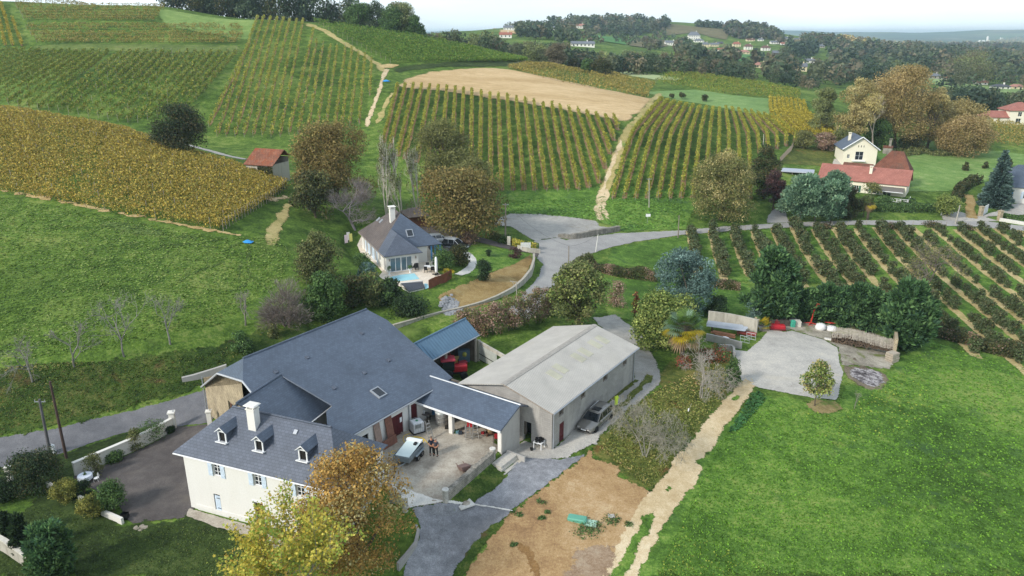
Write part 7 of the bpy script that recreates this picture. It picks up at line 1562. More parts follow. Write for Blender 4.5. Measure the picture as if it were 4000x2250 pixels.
for u,dep,vt,w_,pl,lb in ((905,330,-6,.8,'green','tall green tree at the right end of the ridge line'),(945,332,2,.8,'far1','dark green tree where the ridge starts to fall'),(985,325,12,.95,'green','rounded bright green tree at the end of the ridge'),(1012,330,6,.9,'far5','tall yellow green tree at the end of the ridge'),(1045,326,40,1.0,'green','lower green tree on the falling ridge'),(1000,345,5,.7,'far3','brownish tree top showing behind the ridge end')):
 p=GZd(u,dep);tree('ridge_tree',0,0,0,0,pl,lb,base=p,Hm=max(8,hgt(p,vt)),Wm=max(8,hgt(p,vt))*w_,n=4200,size=.8,trunk=.06,clumps=45,csize=.2,shape='egg')
_bu=[990,1060,1110,1160,1200,1240,1262,1400,1480,1520,1560,1620,1700,1745,1800,1850,1900,1960,2000,2060];_bv=[40,66,70,60,68,80,98,102,115,128,124,126,130,142,140,152,155,165,172,190]
k = 0
for i in range(165):
 u=rng.uniform(990,2070);dep=rng.uniform(335,470)+(40 if u>1400 else 0);p=GZd(u,dep);vt=np.interp(u,_bu,_bv)+abs(rng.normal(0,11));H=hgt(p,vt)
 if H > 24: H = rng.uniform(14, 22)
 if not clear(u, proj((p.x, p.y, p.z + H))[1], proj(p)[1], 5, dep): continue
 q = PW[rng.integers(0, 9)] if u < 1700 or rng.random() < .7 else ['far3', 'far2'][rng.integers(0, 2)]
 far_tree(p,H,q,{'far1':'green tree in the belt beyond the vineyards','far2':'olive tree in the belt beyond the vineyards','far3':'brown tree in the belt beyond the vineyards','far4':'dark green tree in the belt beyond the vineyards','far5':'yellow green tree in the belt beyond the vineyards','far6':'reddish tree in the belt beyond the vineyards'}[q],q+' belt trees beyond the vineyards',rng.uniform(.7,1.15));k+=1
for u,dep,vt,w_,pl,lb in ((1398,330,108,.95,'far3','round russet tree standing before the green belt'),(1440,335,150,1.1,'darkolive','dark bush right of the round russet tree'),(1478,330,148,1.2,'green','green rounded tree beside the straw field vines'),(1512,325,150,1.5,'darkolive','low domed dark tree at the edge of the vine strip')):
 p=GZd(u,dep);H=max(5,hgt(p,vt));tree('belt_tree',0,0,0,0,pl,lb,base=p,Hm=H,Wm=H*w_,n=3000,size=.75,trunk=.05,clumps=40,csize=.2,shape='dome')
for lay,(u0,u1,d0,d1,v0,v1,n,lb) in enumerate(((2330,2620,300,345,214,236,22,'in the dark row above the right meadow'),(2000,2620,440,640,140,182,56,'in the dense wood across the valley'),(1560,2150,700,1120,92,150,46,'between the village houses'))):
 for i in range(n):
  u=rng.uniform(u0,u1);dep=rng.uniform(d0,d1);p=GZd(u,dep);vt=rng.uniform(v0,v1);H=hgt(p,vt)
  H = min(max(H, 7), 19 + 3 * rng.random())
  if not clear(u, proj((p.x, p.y, p.z + H))[1], proj(p)[1], 5, dep): continue
  q = PW[rng.integers(0, 9)]
  far_tree(p,H,q,{'far1':'green','far2':'olive','far3':'brown','far4':'dark green','far5':'yellow green','far6':'reddish'}[q]+' tree '+lb,q+' trees '+lb,rng.uniform(.75,1.25))
p=GZd(2432,560);tree('domed_tree',0,0,0,0,'far5','huge domed olive tree in the valley near the right edge',base=p,Hm=hgt(p,128),Wm=hgt(p,128)*1.7,n=4500,size=1.1,trunk=.05,clumps=60,csize=.15,shape='dome',pal2='far3',p2=.3)
def crowns(B, H, pals, name='far_wood', leaves=46, rad=.42):
 Pn, Cn, Sn, Nn = [], [], [], []
 for b, h in zip(B, H):
  q = proj((b[0], b[1], b[2] + h))
  if not clear(q[0], q[1], proj(b)[1], 2, q[2]): continue
  m=leaves;d=rng.normal(0,1,(m,3));d/=np.linalg.norm(d,axis=1)[:,None];r=h*rad*rng.uniform(.8,1.2)
  pt=np.array(b)+np.array([0,0,h*.52])+d*np.array([r,r,h*.46])*rng.beta(4,1.2,m)[:,None];pt[:,2]=np.maximum(pt[:,2],b[2])
  c=TP[pals[rng.integers(0,len(pals))]];Pn.append(pt);Nn.append(d);Cn.append(c[rng.integers(0,len(c),m)]*rng.uniform(.8,1.15)*rng.uniform(.85,1.15,(m,1)));Sn.append(np.full(m,h*(.28 if leaves<60 else .15))*rng.uniform(.7,1.3,m))
 if Pn:return tag(link(name,leaf_mesh(np.concatenate(Pn),np.concatenate(Sn),np.concatenate(Cn),np.concatenate(Nn),.5),None,FOL),kind='stuff')
def belt(u0, u1, d0, d1, n, tops, pals, hmax=20):
 """the wood behind the single trees of a belt: random crowns between two distances, none rising above the line of tops"""
 B, H = [], []
 for i in range(n):
  u,dep=rng.uniform(u0,u1),rng.uniform(d0,d1);p=GZd(u,dep);h=min(hgt(p,tops(u)+abs(rng.normal(0,6))),hmax*rng.uniform(.75,1))
  if h > 5: B.append(tuple(p)); H.append(h)
 return crowns(B, H, pals, leaves=110)
def wood(px, n, hr, pals, name='far_wood', leaves=46, rad=.42):
 """many crowns in one mesh"""
 P=np.array(D(*px));lo,hi=P.min(0),P.max(0);q=rng.uniform(lo,hi,(n*4,2));q=q[poly_sd(q[:,0],q[:,1],[tuple(a) for a in P])<0][:n]
 B = GA(q); B = B[np.hypot(B[:, 0], B[:, 1]) < 9000]
 return crowns(B, rng.uniform(*hr, len(B)), pals, name, leaves, rad)
W3 = ['far1', 'far2', 'far3', 'far4', 'far2', 'far1']
wood(('z2',(1570,160),(1700,130),(1850,110),(2040,125),(2100,150),(2460,170),(2460,225),(2200,270),(1900,250),(1640,235),(1560,190)),330,(9,17),W3)
wood(('b5',(850,215),(950,165),(1200,170),(1380,215),(1560,270),(1640,360),(1300,345),(1000,345),(880,280)),260,(9,17),['far1','far2','far4','far6','far2'])
wood(('z2',(675,160),(700,130),(850,110),(980,150),(1220,180),(1240,205),(1000,182),(760,182),(660,172)),120,(8,14),W3)
wood(('b5',(440,165),(560,170),(830,195),(830,203),(560,182),(440,172)), 26, (8, 14), ['far1', 'far4'])
wood(('b5',(1640,560),(1780,470),(2160,480),(2190,560),(2150,620),(1900,620),(1700,610)),150,(11,18),['far4','far4','far1'],rad=.3)
wood(('z2',(1220,210),(1560,215),(1740,250),(1850,320),(1700,330),(1500,300),(1300,290),(1240,250)),170,(8,14),W3)
wood(('b5',(0,420),(320,440),(760,520),(1080,700),(900,760),(300,600),(0,560)), 120, (8, 14), W3)
wood(('z2',(1640,240),(2460,250),(2560,330),(2560,400),(2250,380),(1900,340)), 70, (6, 11), W3)
wood(('b6',(-200,400),(300,430),(800,440),(1600,470),(2330,480),(2330,640),(1500,640),(600,620),(-200,600)),360,(9,17),W3)
wood(('b6',(700,430),(800,395),(1500,388),(2340,392),(2340,470),(1500,460)),420,(9,16),['far6','far2','far4'],leaves=26)
wood(('b6',(-100,330),(400,335),(1000,345),(1700,350),(2340,290),(2340,395),(1500,385),(900,400),(300,420),(-100,390)),520,(9,16),['gold','far3','goldy','far5'],leaves=24)  # tan autumn palettes also paint in the sunlight on this far band
wood(('b6',(1900,345),(2100,300),(2340,280),(2340,350)), 90, (9, 16), ['gold', 'far3', 'goldy'], leaves=24)  # right end of the band, its sunlight put into the tan palette
wood(('z3',(700,305),(1250,300),(1250,350),(900,345),(720,330)), 160, (9, 15), ['far1', 'far2', 'far3'])
wood(('b6',(-150,640),(300,650),(700,690),(1050,750),(1050,800),(850,790),(500,760),(-150,760)),90,(9,16),W3)
wood(('z3',(0,380),(380,400),(560,470),(700,470),(1000,520),(1400,560),(1400,640),(1000,640),(700,620),(300,560),(0,520)),150,(9,15),W3)
wood(('b6',(1350,700),(1600,690),(2330,680),(2330,900),(2000,860),(1700,820),(1420,800)), 90, (8, 14), W3)
belt(1050,2070,360,520,330,lambda u:np.interp(u,_bu,_bv)+6,['far1','far4','far2','far1','far3','far4'])
belt(1980,2640,430,800,190,lambda u:150+14*math.sin(u*.021),['far1','far4','far2','far1','far3'],18)
belt(2300, 2640, 300, 350, 60, lambda u: 216, ['far1', 'far4', 'far4', 'far2'], 16)
# ================================================================== WALLS, POLES AND THE THINGS IN THE YARDS
def P0(k, x, y, z): return U(*D(k, (x, y)), z)
def line_wall(name, pts, th, h0, h1, m, label, cat='wall', cap=None, capm=None, zs=None, hs=None):
 """wall along plan points: foot at ground or zs, crest h above its foot"""
 pts=[Vector((p[0],p[1])) for p in pts];zf=zs if zs is not None else [float(T(p.x,p.y)) for p in pts];hs=hs or [h1]*len(pts)
 def ring(i):
  a=pts[max(0,i-1)];b=pts[min(len(pts)-1,i+1)];d=(b-a).normalized();n=Vector((-d.y,d.x))*th/2;p=pts[i];return p+n,p-n
 root = empty(name, (*pts[0], zf[0]), 0, label, cat); o = Vector(root.location); mb = MB()
 def strip(mb, k, lo, hi):
  R_ = []
  for i in range(len(pts)):
   a,b=ring(i);c=(a+b)/2;a,b=c+(a-c)*k,c+(b-c)*k;R_.append([Vector((*a,lo(i)))-o,Vector((*b,lo(i)))-o,Vector((*b,hi(i)))-o,Vector((*a,hi(i)))-o])
  vs = [v for r in R_ for v in r]; fs = [(0, 1, 2, 3), tuple(len(vs) - 4 + q for q in (3, 2, 1, 0))]
  for i in range(len(R_) - 1):
   for j in range(4): fs.append((i * 4 + j, i * 4 + 4 + j, i * 4 + 4 + (j + 1) % 4, i * 4 + (j + 1) % 4))
  mb.add(vs, fs)
 strip(mb, 1, lambda i: zf[i] - .8, lambda i: zf[i] + hs[i]); part(mb, 'wall', m, root)
 if cap:
  c=MB();strip(c,cap,lambda i:zf[i]+hs[i]+.002,lambda i:zf[i]+hs[i]+.09);part(c,'coping',capm or m,root)
 return root
def fine(px, k=3):
 W_=GA(px)[:,:2];return [tuple(a+(b-a)*j/k) for a,b in zip(W_[:-1],W_[1:]) for j in range(k)]+[tuple(W_[-1])]
def pier(p, w_, h, m, label, cap=True):
 r=empty('gate_pier',p,ANG_H+.6,label,'pier');b=MB();b.box((0,0,h/2-.2),(w_,w_,h+.4));part(b,'shaft',m,r)
 if cap:c=MB();c.box((0,0,h+.07),(w_*1.35,w_*1.35,.12));c.box((0,0,h+.17),(w_*1.1,w_*1.1,.1),taper=.4);part(c,'cap',m,r)
WL = fine(D('z7',(470,600),(560,690)), 1)
a, b = G(*D('z7', (565, 690))), G(*D('z7', (1300, 345)))
line_wall('garden_wall',[tuple(a.xy+(b.xy-a.xy)*i/10) for i in range(11)],.25,0,1.25,WHITE2,'long white rendered wall between the lane and the parking yard',cap=1.5)
pier(G(*D('z7',(1305,335))),.5,1.75,WHITE2,'square white gate pier at the end of the long white wall');pier(G(*D('z7',(1580,312))),.42,1.5,WHITE2,'slim white gate pier next to the barn corner');pier(G(*D('z7',(80,730))),.4,1.3,WHITE2,'white pier beside the dark spreading shrub')
for lb,px in (('low white wall with a sloping top beside the lower lawn',((770,985),(925,1052))),('short piece of low white wall between the ball bushes',((600,880),(660,905))),('short piece of low white wall left of the ball bushes',((362,775),(430,808)))):
 q=[G(*D('z7',p)) for p in px];line_wall('low_wall',[tuple(q[0].xy),tuple(((q[0]+q[1])/2).xy),tuple(q[1].xy)],.22,0,.55,WHITE2,lb)
q=GA(D('z7',(-40,1215),(60,1270),(160,1340),(300,1440),(360,1500)))[:,:2];line_wall('old_wall',[tuple(p) for p in q],.3,0,1.1,OLDW,'old lichen stained wall in the lower left corner',cap=1.3,capm=plain('pale_coping','c9c4b8',.9,0,.15))
q=GA(D('a1',(225,330),(400,300),(620,245),(860,180)))[:,:2];line_wall('bank_wall',[tuple(p) for p in q],.35,0,1.2,GREYW,'grey concrete wall holding the bank beside the barn',hs=[.5,.6,.7,.8])
a, b = P0('z8', 800, 868, 0), P0('z8', 1150, 555, 0)
n_ = 26; cw = [tuple(a.xy.lerp(b.xy, i / n_)) for i in range(n_ + 1)]
line_wall('courtyard_wall',cw,.42,0,.8,STONEG,'rough grey stone wall between the courtyard and the gravel drive',zs=[0]*(n_+1),hs=[.72+.10*rng.random() for _ in range(n_+1)])
for p,h,lb in ((P0('z8',790,878,0),1.0,'round concrete pier at the low end of the courtyard wall'),(P0('z8',1142,560,0),.95,'round concrete pier at the steps end of the courtyard wall'),(P0('z8',486,925,-.1),.9,'round concrete pier on the far side of the white ramp')):
 r=empty('round_pier',p,0,lb,'pier');m=MB();m.lathe([(.24,-.5),(.24,h)],n=16);m.build('shaft',CONC2,r,False);c=MB();c.lathe([(.27,h+.002),(.27,h+.07),(.13,h+.08),(.12,h+.05)],n=16);c.build('cap',PALE,r)
def steps():
 r=empty('concrete_steps',U(1258,1150,0),AB,'flight of broad concrete steps below the shed gable','steps');m=MB()
 for i in range(4):m.box((-.06*i,-.45-.40*i,-.03-.21*i-.4),(2.3+.12*i,1.0 if i==0 else .43,.8))
 part(m,'steps',CONC2,r);l_=MB();l_.box((1.25,-.8,-.35),(.16,1.9,.7));part(l_,'side_wall',GREYW,r)
steps()
q=[U(*D('b3',p),z) for p,z in (((2240,560),-.3),((2130,640),-1.2))];line_wall('low_wall',[tuple(p.xy) for p in q],.25,0,1.0,OLDW,'short concrete wall running down from the round pier')
q=[U(*D('b3',p),-1.6) for p in ((2080,740),(2260,790),(2370,830),(2410,900),(2380,1000),(2290,1090),(2200,1180))];line_wall('block_wall',[tuple(p.xy) for p in q],.22,0,1.0,BLOCK,'curved grey block wall between the maple and the gravel drive',zs=[-1.9]*7,hs=[1.2,1.2,1.15,1.0,.8,.6,.5])
q=[U(*D('z5',p),z) for p,z in (((400,1085),.1),((560,1035),.1),((740,985),0),((900,945),0),((1050,900),0),((1180,850),-.1),((1290,790),-.15),((1370,720),-.2),((1430,640),-.25),((1452,560),-.25),((1452,500),-.2))]
W_=np.array([tuple(p.xy) for p in q]);W_=resample(W_,30);line_wall('retaining_wall',[tuple(p) for p in W_],.3,0,1.3,OLDW,'long curved stained retaining wall along the lane',zs=list(np.linspace(.05,-.3,30)),hs=list(np.interp(np.arange(30),[0,10,24,29],[1.5,1.35,1.25,.9])),cap=1.2,capm=plain('wall_coping','a8a294',.9,0,.2))
q=GA(D('z5',(1640,335),(1700,352),(1780,350),(1900,325),(2000,308),(2090,290)))[:,:2];q=resample(q,14);line_wall('stone_wall',[tuple(p) for p in q],.7,0,.85,STONEG,'low stone wall with boulders edging the gravel lot',hs=[.5,.8,.8]+[.9+.15*rng.random() for _ in range(11)])
def rocks(name, px, n, s, m, label, cat):
 P = np.array(px); lo, hi = P.min(0), P.max(0); mb = MB(); k = 0; o = None
 while k < n:
  q = rng.uniform(lo, hi)
  if poly_sd(np.array([q[0]]), np.array([q[1]]), [tuple(a) for a in P])[0] > 0: continue
  p = G(*q); o = o or p.copy(); r = s * rng.uniform(.5, 1.3); vs = []
  for i in range(8):a=i*.785;vs.append(p-o+Vector((math.cos(a)*r*rng.uniform(.7,1.1),math.sin(a)*r*rng.uniform(.7,1.1),-.05)))
  for i in range(8):a=i*.785;vs.append(p-o+Vector((math.cos(a)*r*rng.uniform(.4,.75),math.sin(a)*r*rng.uniform(.4,.75),r*rng.uniform(.18,.34))))
  mb.add(vs, [(i, (i + 1) % 8, 8 + (i + 1) % 8, 8 + i) for i in range(8)] + [tuple(range(8, 16))]); k += 1
 ob = mb.build(name, m); ob.location = o; return tag(ob, kind='stuff')
rocks('rockery',D('z5',(770,790),(830,770),(920,890),(800,925),(745,860)),110,.42,plain('pale_rock','8f9092',.9,0,.25,2),'','')
def pole(k, base, top, r, m, label, cross=False, lamp=False, z=None, name='utility_pole'):
 u,v=D(k,base);p=G(u,v);du,dv=D(k,top);h=hgt(p,dv);tp=Vector((p.x,p.y,p.z+h));dep=proj(tp)[2];lean=(du-proj(tp)[0])*dep/FOC
 o=empty(name,p,0,label,'pole');b=MB();b.tube((0,0,-.4),(lean,0,h),r,r*.7,9);b.build('shaft',m,o)
 if cross:
  c = MB(); c.tube((lean - .5, 0, h - .25), (lean + .5, 0, h - .25), .04, .04, 5)
  for x in (-.45, 0, .45): c.tube((lean + x, 0, h - .22), (lean + x, 0, h - .05), .04, .03, 5)
  c.build('crossarm', ZINC, o)
 return p + Vector((lean, 0, h))
CPOLE=plain('concrete_pole','a5a097',.9,0,.15,2);WPOLE=plain('timber_pole','4a3a34',.9,0,.3,2);GPOLE=plain('grey_timber','857c70',.9,0,.2,2)
p1=pole('z7',(378,530),(295,115),.15,plain('dark_concrete','5c5a5c',.9,0,.2,2),'grey concrete utility pole by the lane, left of the brown pole',True)
p2 = pole('z7', (500, 560), (375, -20), .14, WPOLE, 'tall brown leaning timber pole by the lane')
bx=MB();bx.box((0,0,.35),(.5,.4,.7));bx.lathe([(.3,.7),(.3,.8),(.1,.95)],n=10);o=bx.build('junction_box',PAINTW);o.location=G(*D('z7',(395,520)));tag(o,'small white box standing beside the two lane poles','box')
p3=pole('z5',(1238,385),(1240,85),.16,GPOLE,'tall grey pole at the entrance of the white house drive',True);p4=pole('z5',(1713,545),(1715,405),.1,GPOLE,'thin grey pole on the inside of the road bend');p5=pole('z5',(1915,452),(1935,315),.09,plain('white_pole','d8d6d0',.7,0,.05),'white leaning post at the road junction')
p6=pole('z5',(2318,118),(2318,-105),.12,CPOLE,'pale pole at the foot of the right vineyard',True);p7=pole('z5',(2535,345),(2543,175),.12,GPOLE,'grey pole beside the road above the orchard');p8=pole('z6',(1003,216),(1017,112),.15,GPOLE,'leaning grey pole in front of the blue green pines');p9=pole('z6',(2060,243),(2096,98),.15,CPOLE,'leaning pale pole at the junction on the right')
p10=pole('z5',(573,195),(577,45),.1,CPOLE,'slim pale pole behind the white house roof');p11=pole('z3',(1165,1050),(1182,905),.16,CPOLE,'pole below the golden oaks');p12=pole('z3',(618,1090),(622,1008),.14,CPOLE,'short pole at the lower edge of the right vineyard');pole('b6',(1370,840),(1378,750),.16,CPOLE,'distant pole on the pale green valley slope');pole('b5',(1640,760),(1645,680),.16,CPOLE,'distant pole in the belt below the timbered house')
def wire(a, b, sag, label):
 n=14;pts=[a.lerp(b,i/n)-Vector((0,0,sag*4*(i/n)*(1-i/n)))-a for i in range(n+1)];m=MB();m.path(pts,.012,4);o=m.build('cable',BLACKP);o.location=a;tag(o,label,'cable')
wire(p4,p5,.5,'overhead cable from the thin grey pole to the white post');wire(p3,p4,1.0,'overhead cable from the drive pole to the thin grey pole');wire(p5,p7,1.2,'overhead cable from the white post along the road');wire(p8,p9,1.4,'overhead cable between the two leaning poles on the right')
def frame_post(px, label):
 p=G(*D('z5',px));o=empty('cable_bracket',p,0,label,'bracket');m=MB();m.tube((0,0,-.2),(0,0,2.4),.05,.05,6);m.tube((-.9,0,2.5),(.2,0,2.3),.05,.05,6);m.tube((0,0,1.5),(-.6,0,2.4),.04,.04,6);m.build('post',CPOLE,o)
frame_post((1322, 800), 'pale bracket post on top of the curved wall')
o=empty('road_sign',G(*D('z5',(2303,238))),0,'small white sign on a thin post on the roadside grass','sign');m=MB();m.tube((0,0,-.2),(0,0,1.6),.03,.03,6);m.build('post',ZINC,o);m=MB();m.box((.1,-.04,1.7),(.9,.04,.55));m.build('board',PAINTW,o)
o=empty('meter_box',G(*D('z5',(1264,398))),0,'cream meter box beside the tall drive pole','box');m=MB();m.bbox((0,0,.75),(.6,.4,1.5),.04);m.build('cabinet',CREAM,o)
for i, x in enumerate((30, 290, 380, 480, 690, 830, 985, 1130, 1250, 1390, 1510, 1740, 1990)):
 y=np.interp(x,(0,300,700,1000,1300,1800,2200),(330,302,280,266,255,260,268));p=G(*D('z6',(x,y)));m=link('fence_post',stake(1.1,.05));m.location=p;m.rotation_euler=(rng.normal(0,.05),rng.normal(0,.05),0);tag(m,'thin wooden fence post between the road and the orchard','post','fence posts of the orchard road')
def paling(px, h, m, label, n, name='fence', cat='fence'):
 W_ = resample(GA(px)[:, :2], n); o = onT(*W_[0]); r = empty(name, o, 0, label, cat); b = MB()
 for i, p in enumerate(W_):
  q=onT(*p)-o;d=W_[min(i+1,n-1)]-W_[max(i-1,0)];b.box(q+Vector((0,0,h/2)),(.14,.05,h*rng.uniform(.85,1.1)),rz=math.atan2(d[1],d[0]))
 part(b, 'boards', m, r); return r
paling(D('z3',(740,1225),(790,1170),(830,1130),(845,1095)),1.6,GREYWOOD,'weathered plank fence at the right end of the vineyard',60)
paling(D('a3',(1565,1449),(1700,1380),(1850,1330),(1950,1260)),1.3,plain('rust_fence','7a4a36',.9,0,.3,1),'rusty brown panel fence at the edge of the pool terrace',46)
g=paling(D('a6',(1740,830),(1835,790)),1.5,PAINTW,'white paling gate of the garden beside the junction',22,'garden_gate','gate');g=paling(D('a6',(2150,835),(2205,800)),1.9,PAINTW,'white iron gate between stone piers at the right',16,'iron_gate','gate')
for (x,y),lb in (((2135,835),'stone pier left of the white iron gate'),((2325,880),'stone pier at the forecourt entrance by the kerb')):pier(G(*D('a6',(x,y))),.7,2.0,STONE,lb)
q=GA(D('a6',(2325,885),(2450,905),(2620,935)))[:,:2];line_wall('kerb_wall',[tuple(p) for p in q],.35,0,.7,PALE,'pale stone kerb wall of the forecourt at the right edge')
gp=G(*D('z5',(1390,445)));o=empty('white_gate',gp,.05,'white paling gate standing open at the drive entrance','gate');m=MB();n=9
for i in range(n): m.box((-.75 + 1.5 * i / (n - 1), 0, .8), (.13, .05, 1.45))
m.box((0,.05,.35),(1.55,.05,.14));m.box((0,.05,1.25),(1.55,.05,.14));part(m,'gate_leaf',PAINTW,o)
q=GA(D('z5',(1330,432),(1420,455),(1500,462)))[:,:2];line_wall('low_wall',[tuple(p) for p in q],.3,0,.75,OLDW,'low pale wall beside the white paling gate')
def person(p, rz, h, label, shirt, trouser, hair, skin='b98468', pose=0, shoes='2a2a2c'):
 r = empty('person', p, rz, label, 'person'); k = h / 1.78
 SK = plain('skin_' + hair, skin, .6, 0, .06, 8)
 def skin_mesh(name, V, E, Rr, m, par, sub=1):
  me=bpy.data.meshes.new(name);me.from_pydata([tuple(Vector(v)*k) for v in V],E,[]);me.update();o=link(name,me,par,m)
  s = o.modifiers.new('Skin', 'SKIN'); s.use_smooth_shade = True
  for i,d in enumerate(me.skin_vertices[0].data):d.radius=(Rr[i][0]*k,Rr[i][1]*k) if hasattr(Rr[i],'__len__') else (Rr[i]*k,Rr[i]*k);d.use_root=i==0
  b = o.modifiers.new('Sub', 'SUBSURF'); b.levels = sub; b.render_levels = sub; return o
 sx=.20;el=[(-.27,-.04,1.12),(.27,-.04,1.12)];ha=[(-.10-.03*pose,-.27,1.07),(.12+.02*pose,-.29,1.05-.03*pose)]
 V=[(0,0,.95),(0,.01,1.12),(0,.02,1.30),(0,.02,1.44),(0,.005,1.54),(0,-.015,1.63),(0,-.02,1.73)];E=[(0,1),(1,2),(2,3),(3,4),(4,5),(5,6)];Rr=[(.15,.11),(.14,.10),(.16,.11),(.09,.08),(.055,.055),(.078,.092),(.06,.07)]
 for s in (0, 1):
  sg=-1 if s==0 else 1;b=len(V);V+=[(sg*sx,.02,1.42),el[s],ha[s]];E+=[(3,b),(b,b+1),(b+1,b+2)];Rr+=[.058,.045,.034]
  for j in range(4):
   q=len(V);ox=(j-1.5)*.018;V+=[(ha[s][0]-sg*.055+ox*.3,ha[s][1]-.03+ox*.2,ha[s][2]+ox),(ha[s][0]-sg*(.10-.008*abs(j-1.2)),ha[s][1]-.02,ha[s][2]+ox-.01)];E+=[(b+2,q),(q,q+1)];Rr+=[.010,.008]
  q=len(V);V+=[(ha[s][0]-sg*.03,ha[s][1]-.05,ha[s][2]+.03),(ha[s][0]-sg*.055,ha[s][1]-.065,ha[s][2]+.035)];E+=[(b+2,q),(q,q+1)];Rr+=[.011,.009]
  b=len(V);V+=[(sg*.10,0,.86),(sg*(.12+.02*pose),-.015,.48),(sg*(.13+.03*pose),.02,.09),(sg*(.14+.03*pose),-.14,.04)];E+=[(0,b),(b,b+1),(b+1,b+2),(b+2,b+3)];Rr+=[.085,.06,.045,.04]
 body = skin_mesh('body', V, E, Rr, SK, r)
 f = MB(); f.box(Vector((0, -.115, 1.635)) * k, Vector((.03, .04, .045)) * k)
 part(f,'nose',SK,body,False);f=MB();f.box(Vector((0,-.105,1.59))*k,Vector((.05,.02,.012))*k);part(f,'mouth',plain('lip','8a4f48'),body,False)
 for sg in (-1, 1):
  f=MB();f.box(Vector((sg*.032,-.108,1.672))*k,Vector((.022,.02,.014))*k);part(f,'eye',DARKIN,body,False);f=MB();f.box(Vector((sg*.084,-.01,1.645))*k,Vector((.02,.04,.06))*k);part(f,'ear',SK,body,False)
 hm=MB();hm.lathe([(.083,1.66),(.092,1.70),(.085,1.75),(.05,1.79),(.01,1.80)],(0,.012,0),12,Matrix.Scale(k,4));hm.build('hair',plain('hair_'+hair,hair,.8),r,True)
 V=[(0,0,.93),(0,.01,1.12),(0,.02,1.30),(0,.02,1.43)];E=[(0,1),(1,2),(2,3)];Rr=[(.17,.13),(.165,.125),(.18,.13),(.11,.09)]
 for s in (0, 1):
  sg=-1 if s==0 else 1;b=len(V);m_=[(sg*sx+(el[s][0]-sg*sx)*.75),.02+(el[s][1]-.02)*.75,1.42+(el[s][2]-1.42)*.75];V+=[(sg*sx,.02,1.415),tuple(m_)];E+=[(3,b),(b,b+1)];Rr+=[.078,.068]
 skin_mesh('shirt', V, E, Rr, plain('shirt_' + shirt, shirt, .9, 0, .1), r)
 V = [(0, 0, .96)]; E = []; Rr = [(.165, .125)]
 for sg in (-1,1):b=len(V);V+=[(sg*.10,0,.84),(sg*(.12+.02*pose),-.012,.48),(sg*(.13+.03*pose),.02,.12)];E+=[(0,b),(b,b+1),(b+1,b+2)];Rr+=[.105,.08,.068]
 skin_mesh('trousers', V, E, Rr, plain('trousers_' + trouser, trouser, .9, 0, .1), r)
 for sg in (-1,1):m=MB();m.bbox(Vector((sg*(.135+.03*pose),-.06,.05))*k,Vector((.1,.29,.1))*k,.03);m.build('shoe',plain('shoe',shoes),r)
person(P0('z8',686,532,0),.25,1.80,'man in a navy polo shirt and black trousers, left of the pair','1c2233','17181c','6b5a4c')
person(P0('z8',718,540,0),-.35,1.72,'man in a dark grey polo shirt with cropped grey hair, right of the pair','3a3a42','1d1c1c','8a8078',pose=1)
def wheel(par, x, y, r, wd, name='wheel'):
 w_ = empty(name, (x, y, r)); w_.parent = par; sg = 1 if y > 0 else -1
 t=MB();t.lathe([(r*.62,-wd/2),(r*.94,-wd/2),(r,-wd*.3),(r,wd*.3),(r*.94,wd/2),(r*.62,wd/2)],n=20,M=Matrix.Rotation(math.pi/2,4,'X'));t.build('tyre',RUBBER,w_,True)
 m=MB();m.lathe([(r*.63,sg*-wd*.40),(r*.6,sg*-wd*.44),(r*.15,sg*-wd*.36)],n=14,M=Matrix.Rotation(math.pi/2,4,'X'))
 for i in range(5):a=i*1.2566;m.box((math.cos(a)*r*.34,sg*wd*.42,math.sin(a)*r*.34),(.07,.03,r*.5),ry=-a+math.pi/2)
 m.build('rim', CHROME, w_)
def loftx(secs):
 """closed body from cross sections along x; each is a list of (y, z) for the right half, mirrored"""
 mb = MB(); n = None
 for x, pts in secs:
  ring = [(x, y, z) for y, z in pts] + [(x, -y, z) for y, z in reversed(pts)]; n = len(ring); mb.v += ring
 for i in range(len(secs) - 1):
  for j in range(n): mb.f.append((i * n + j, i * n + (j + 1) % n, (i + 1) * n + (j + 1) % n, (i + 1) * n + j))
 mb.f.append(tuple(range(n-1,-1,-1)));mb.f.append(tuple((len(secs)-1)*n+i for i in range(n)));return mb
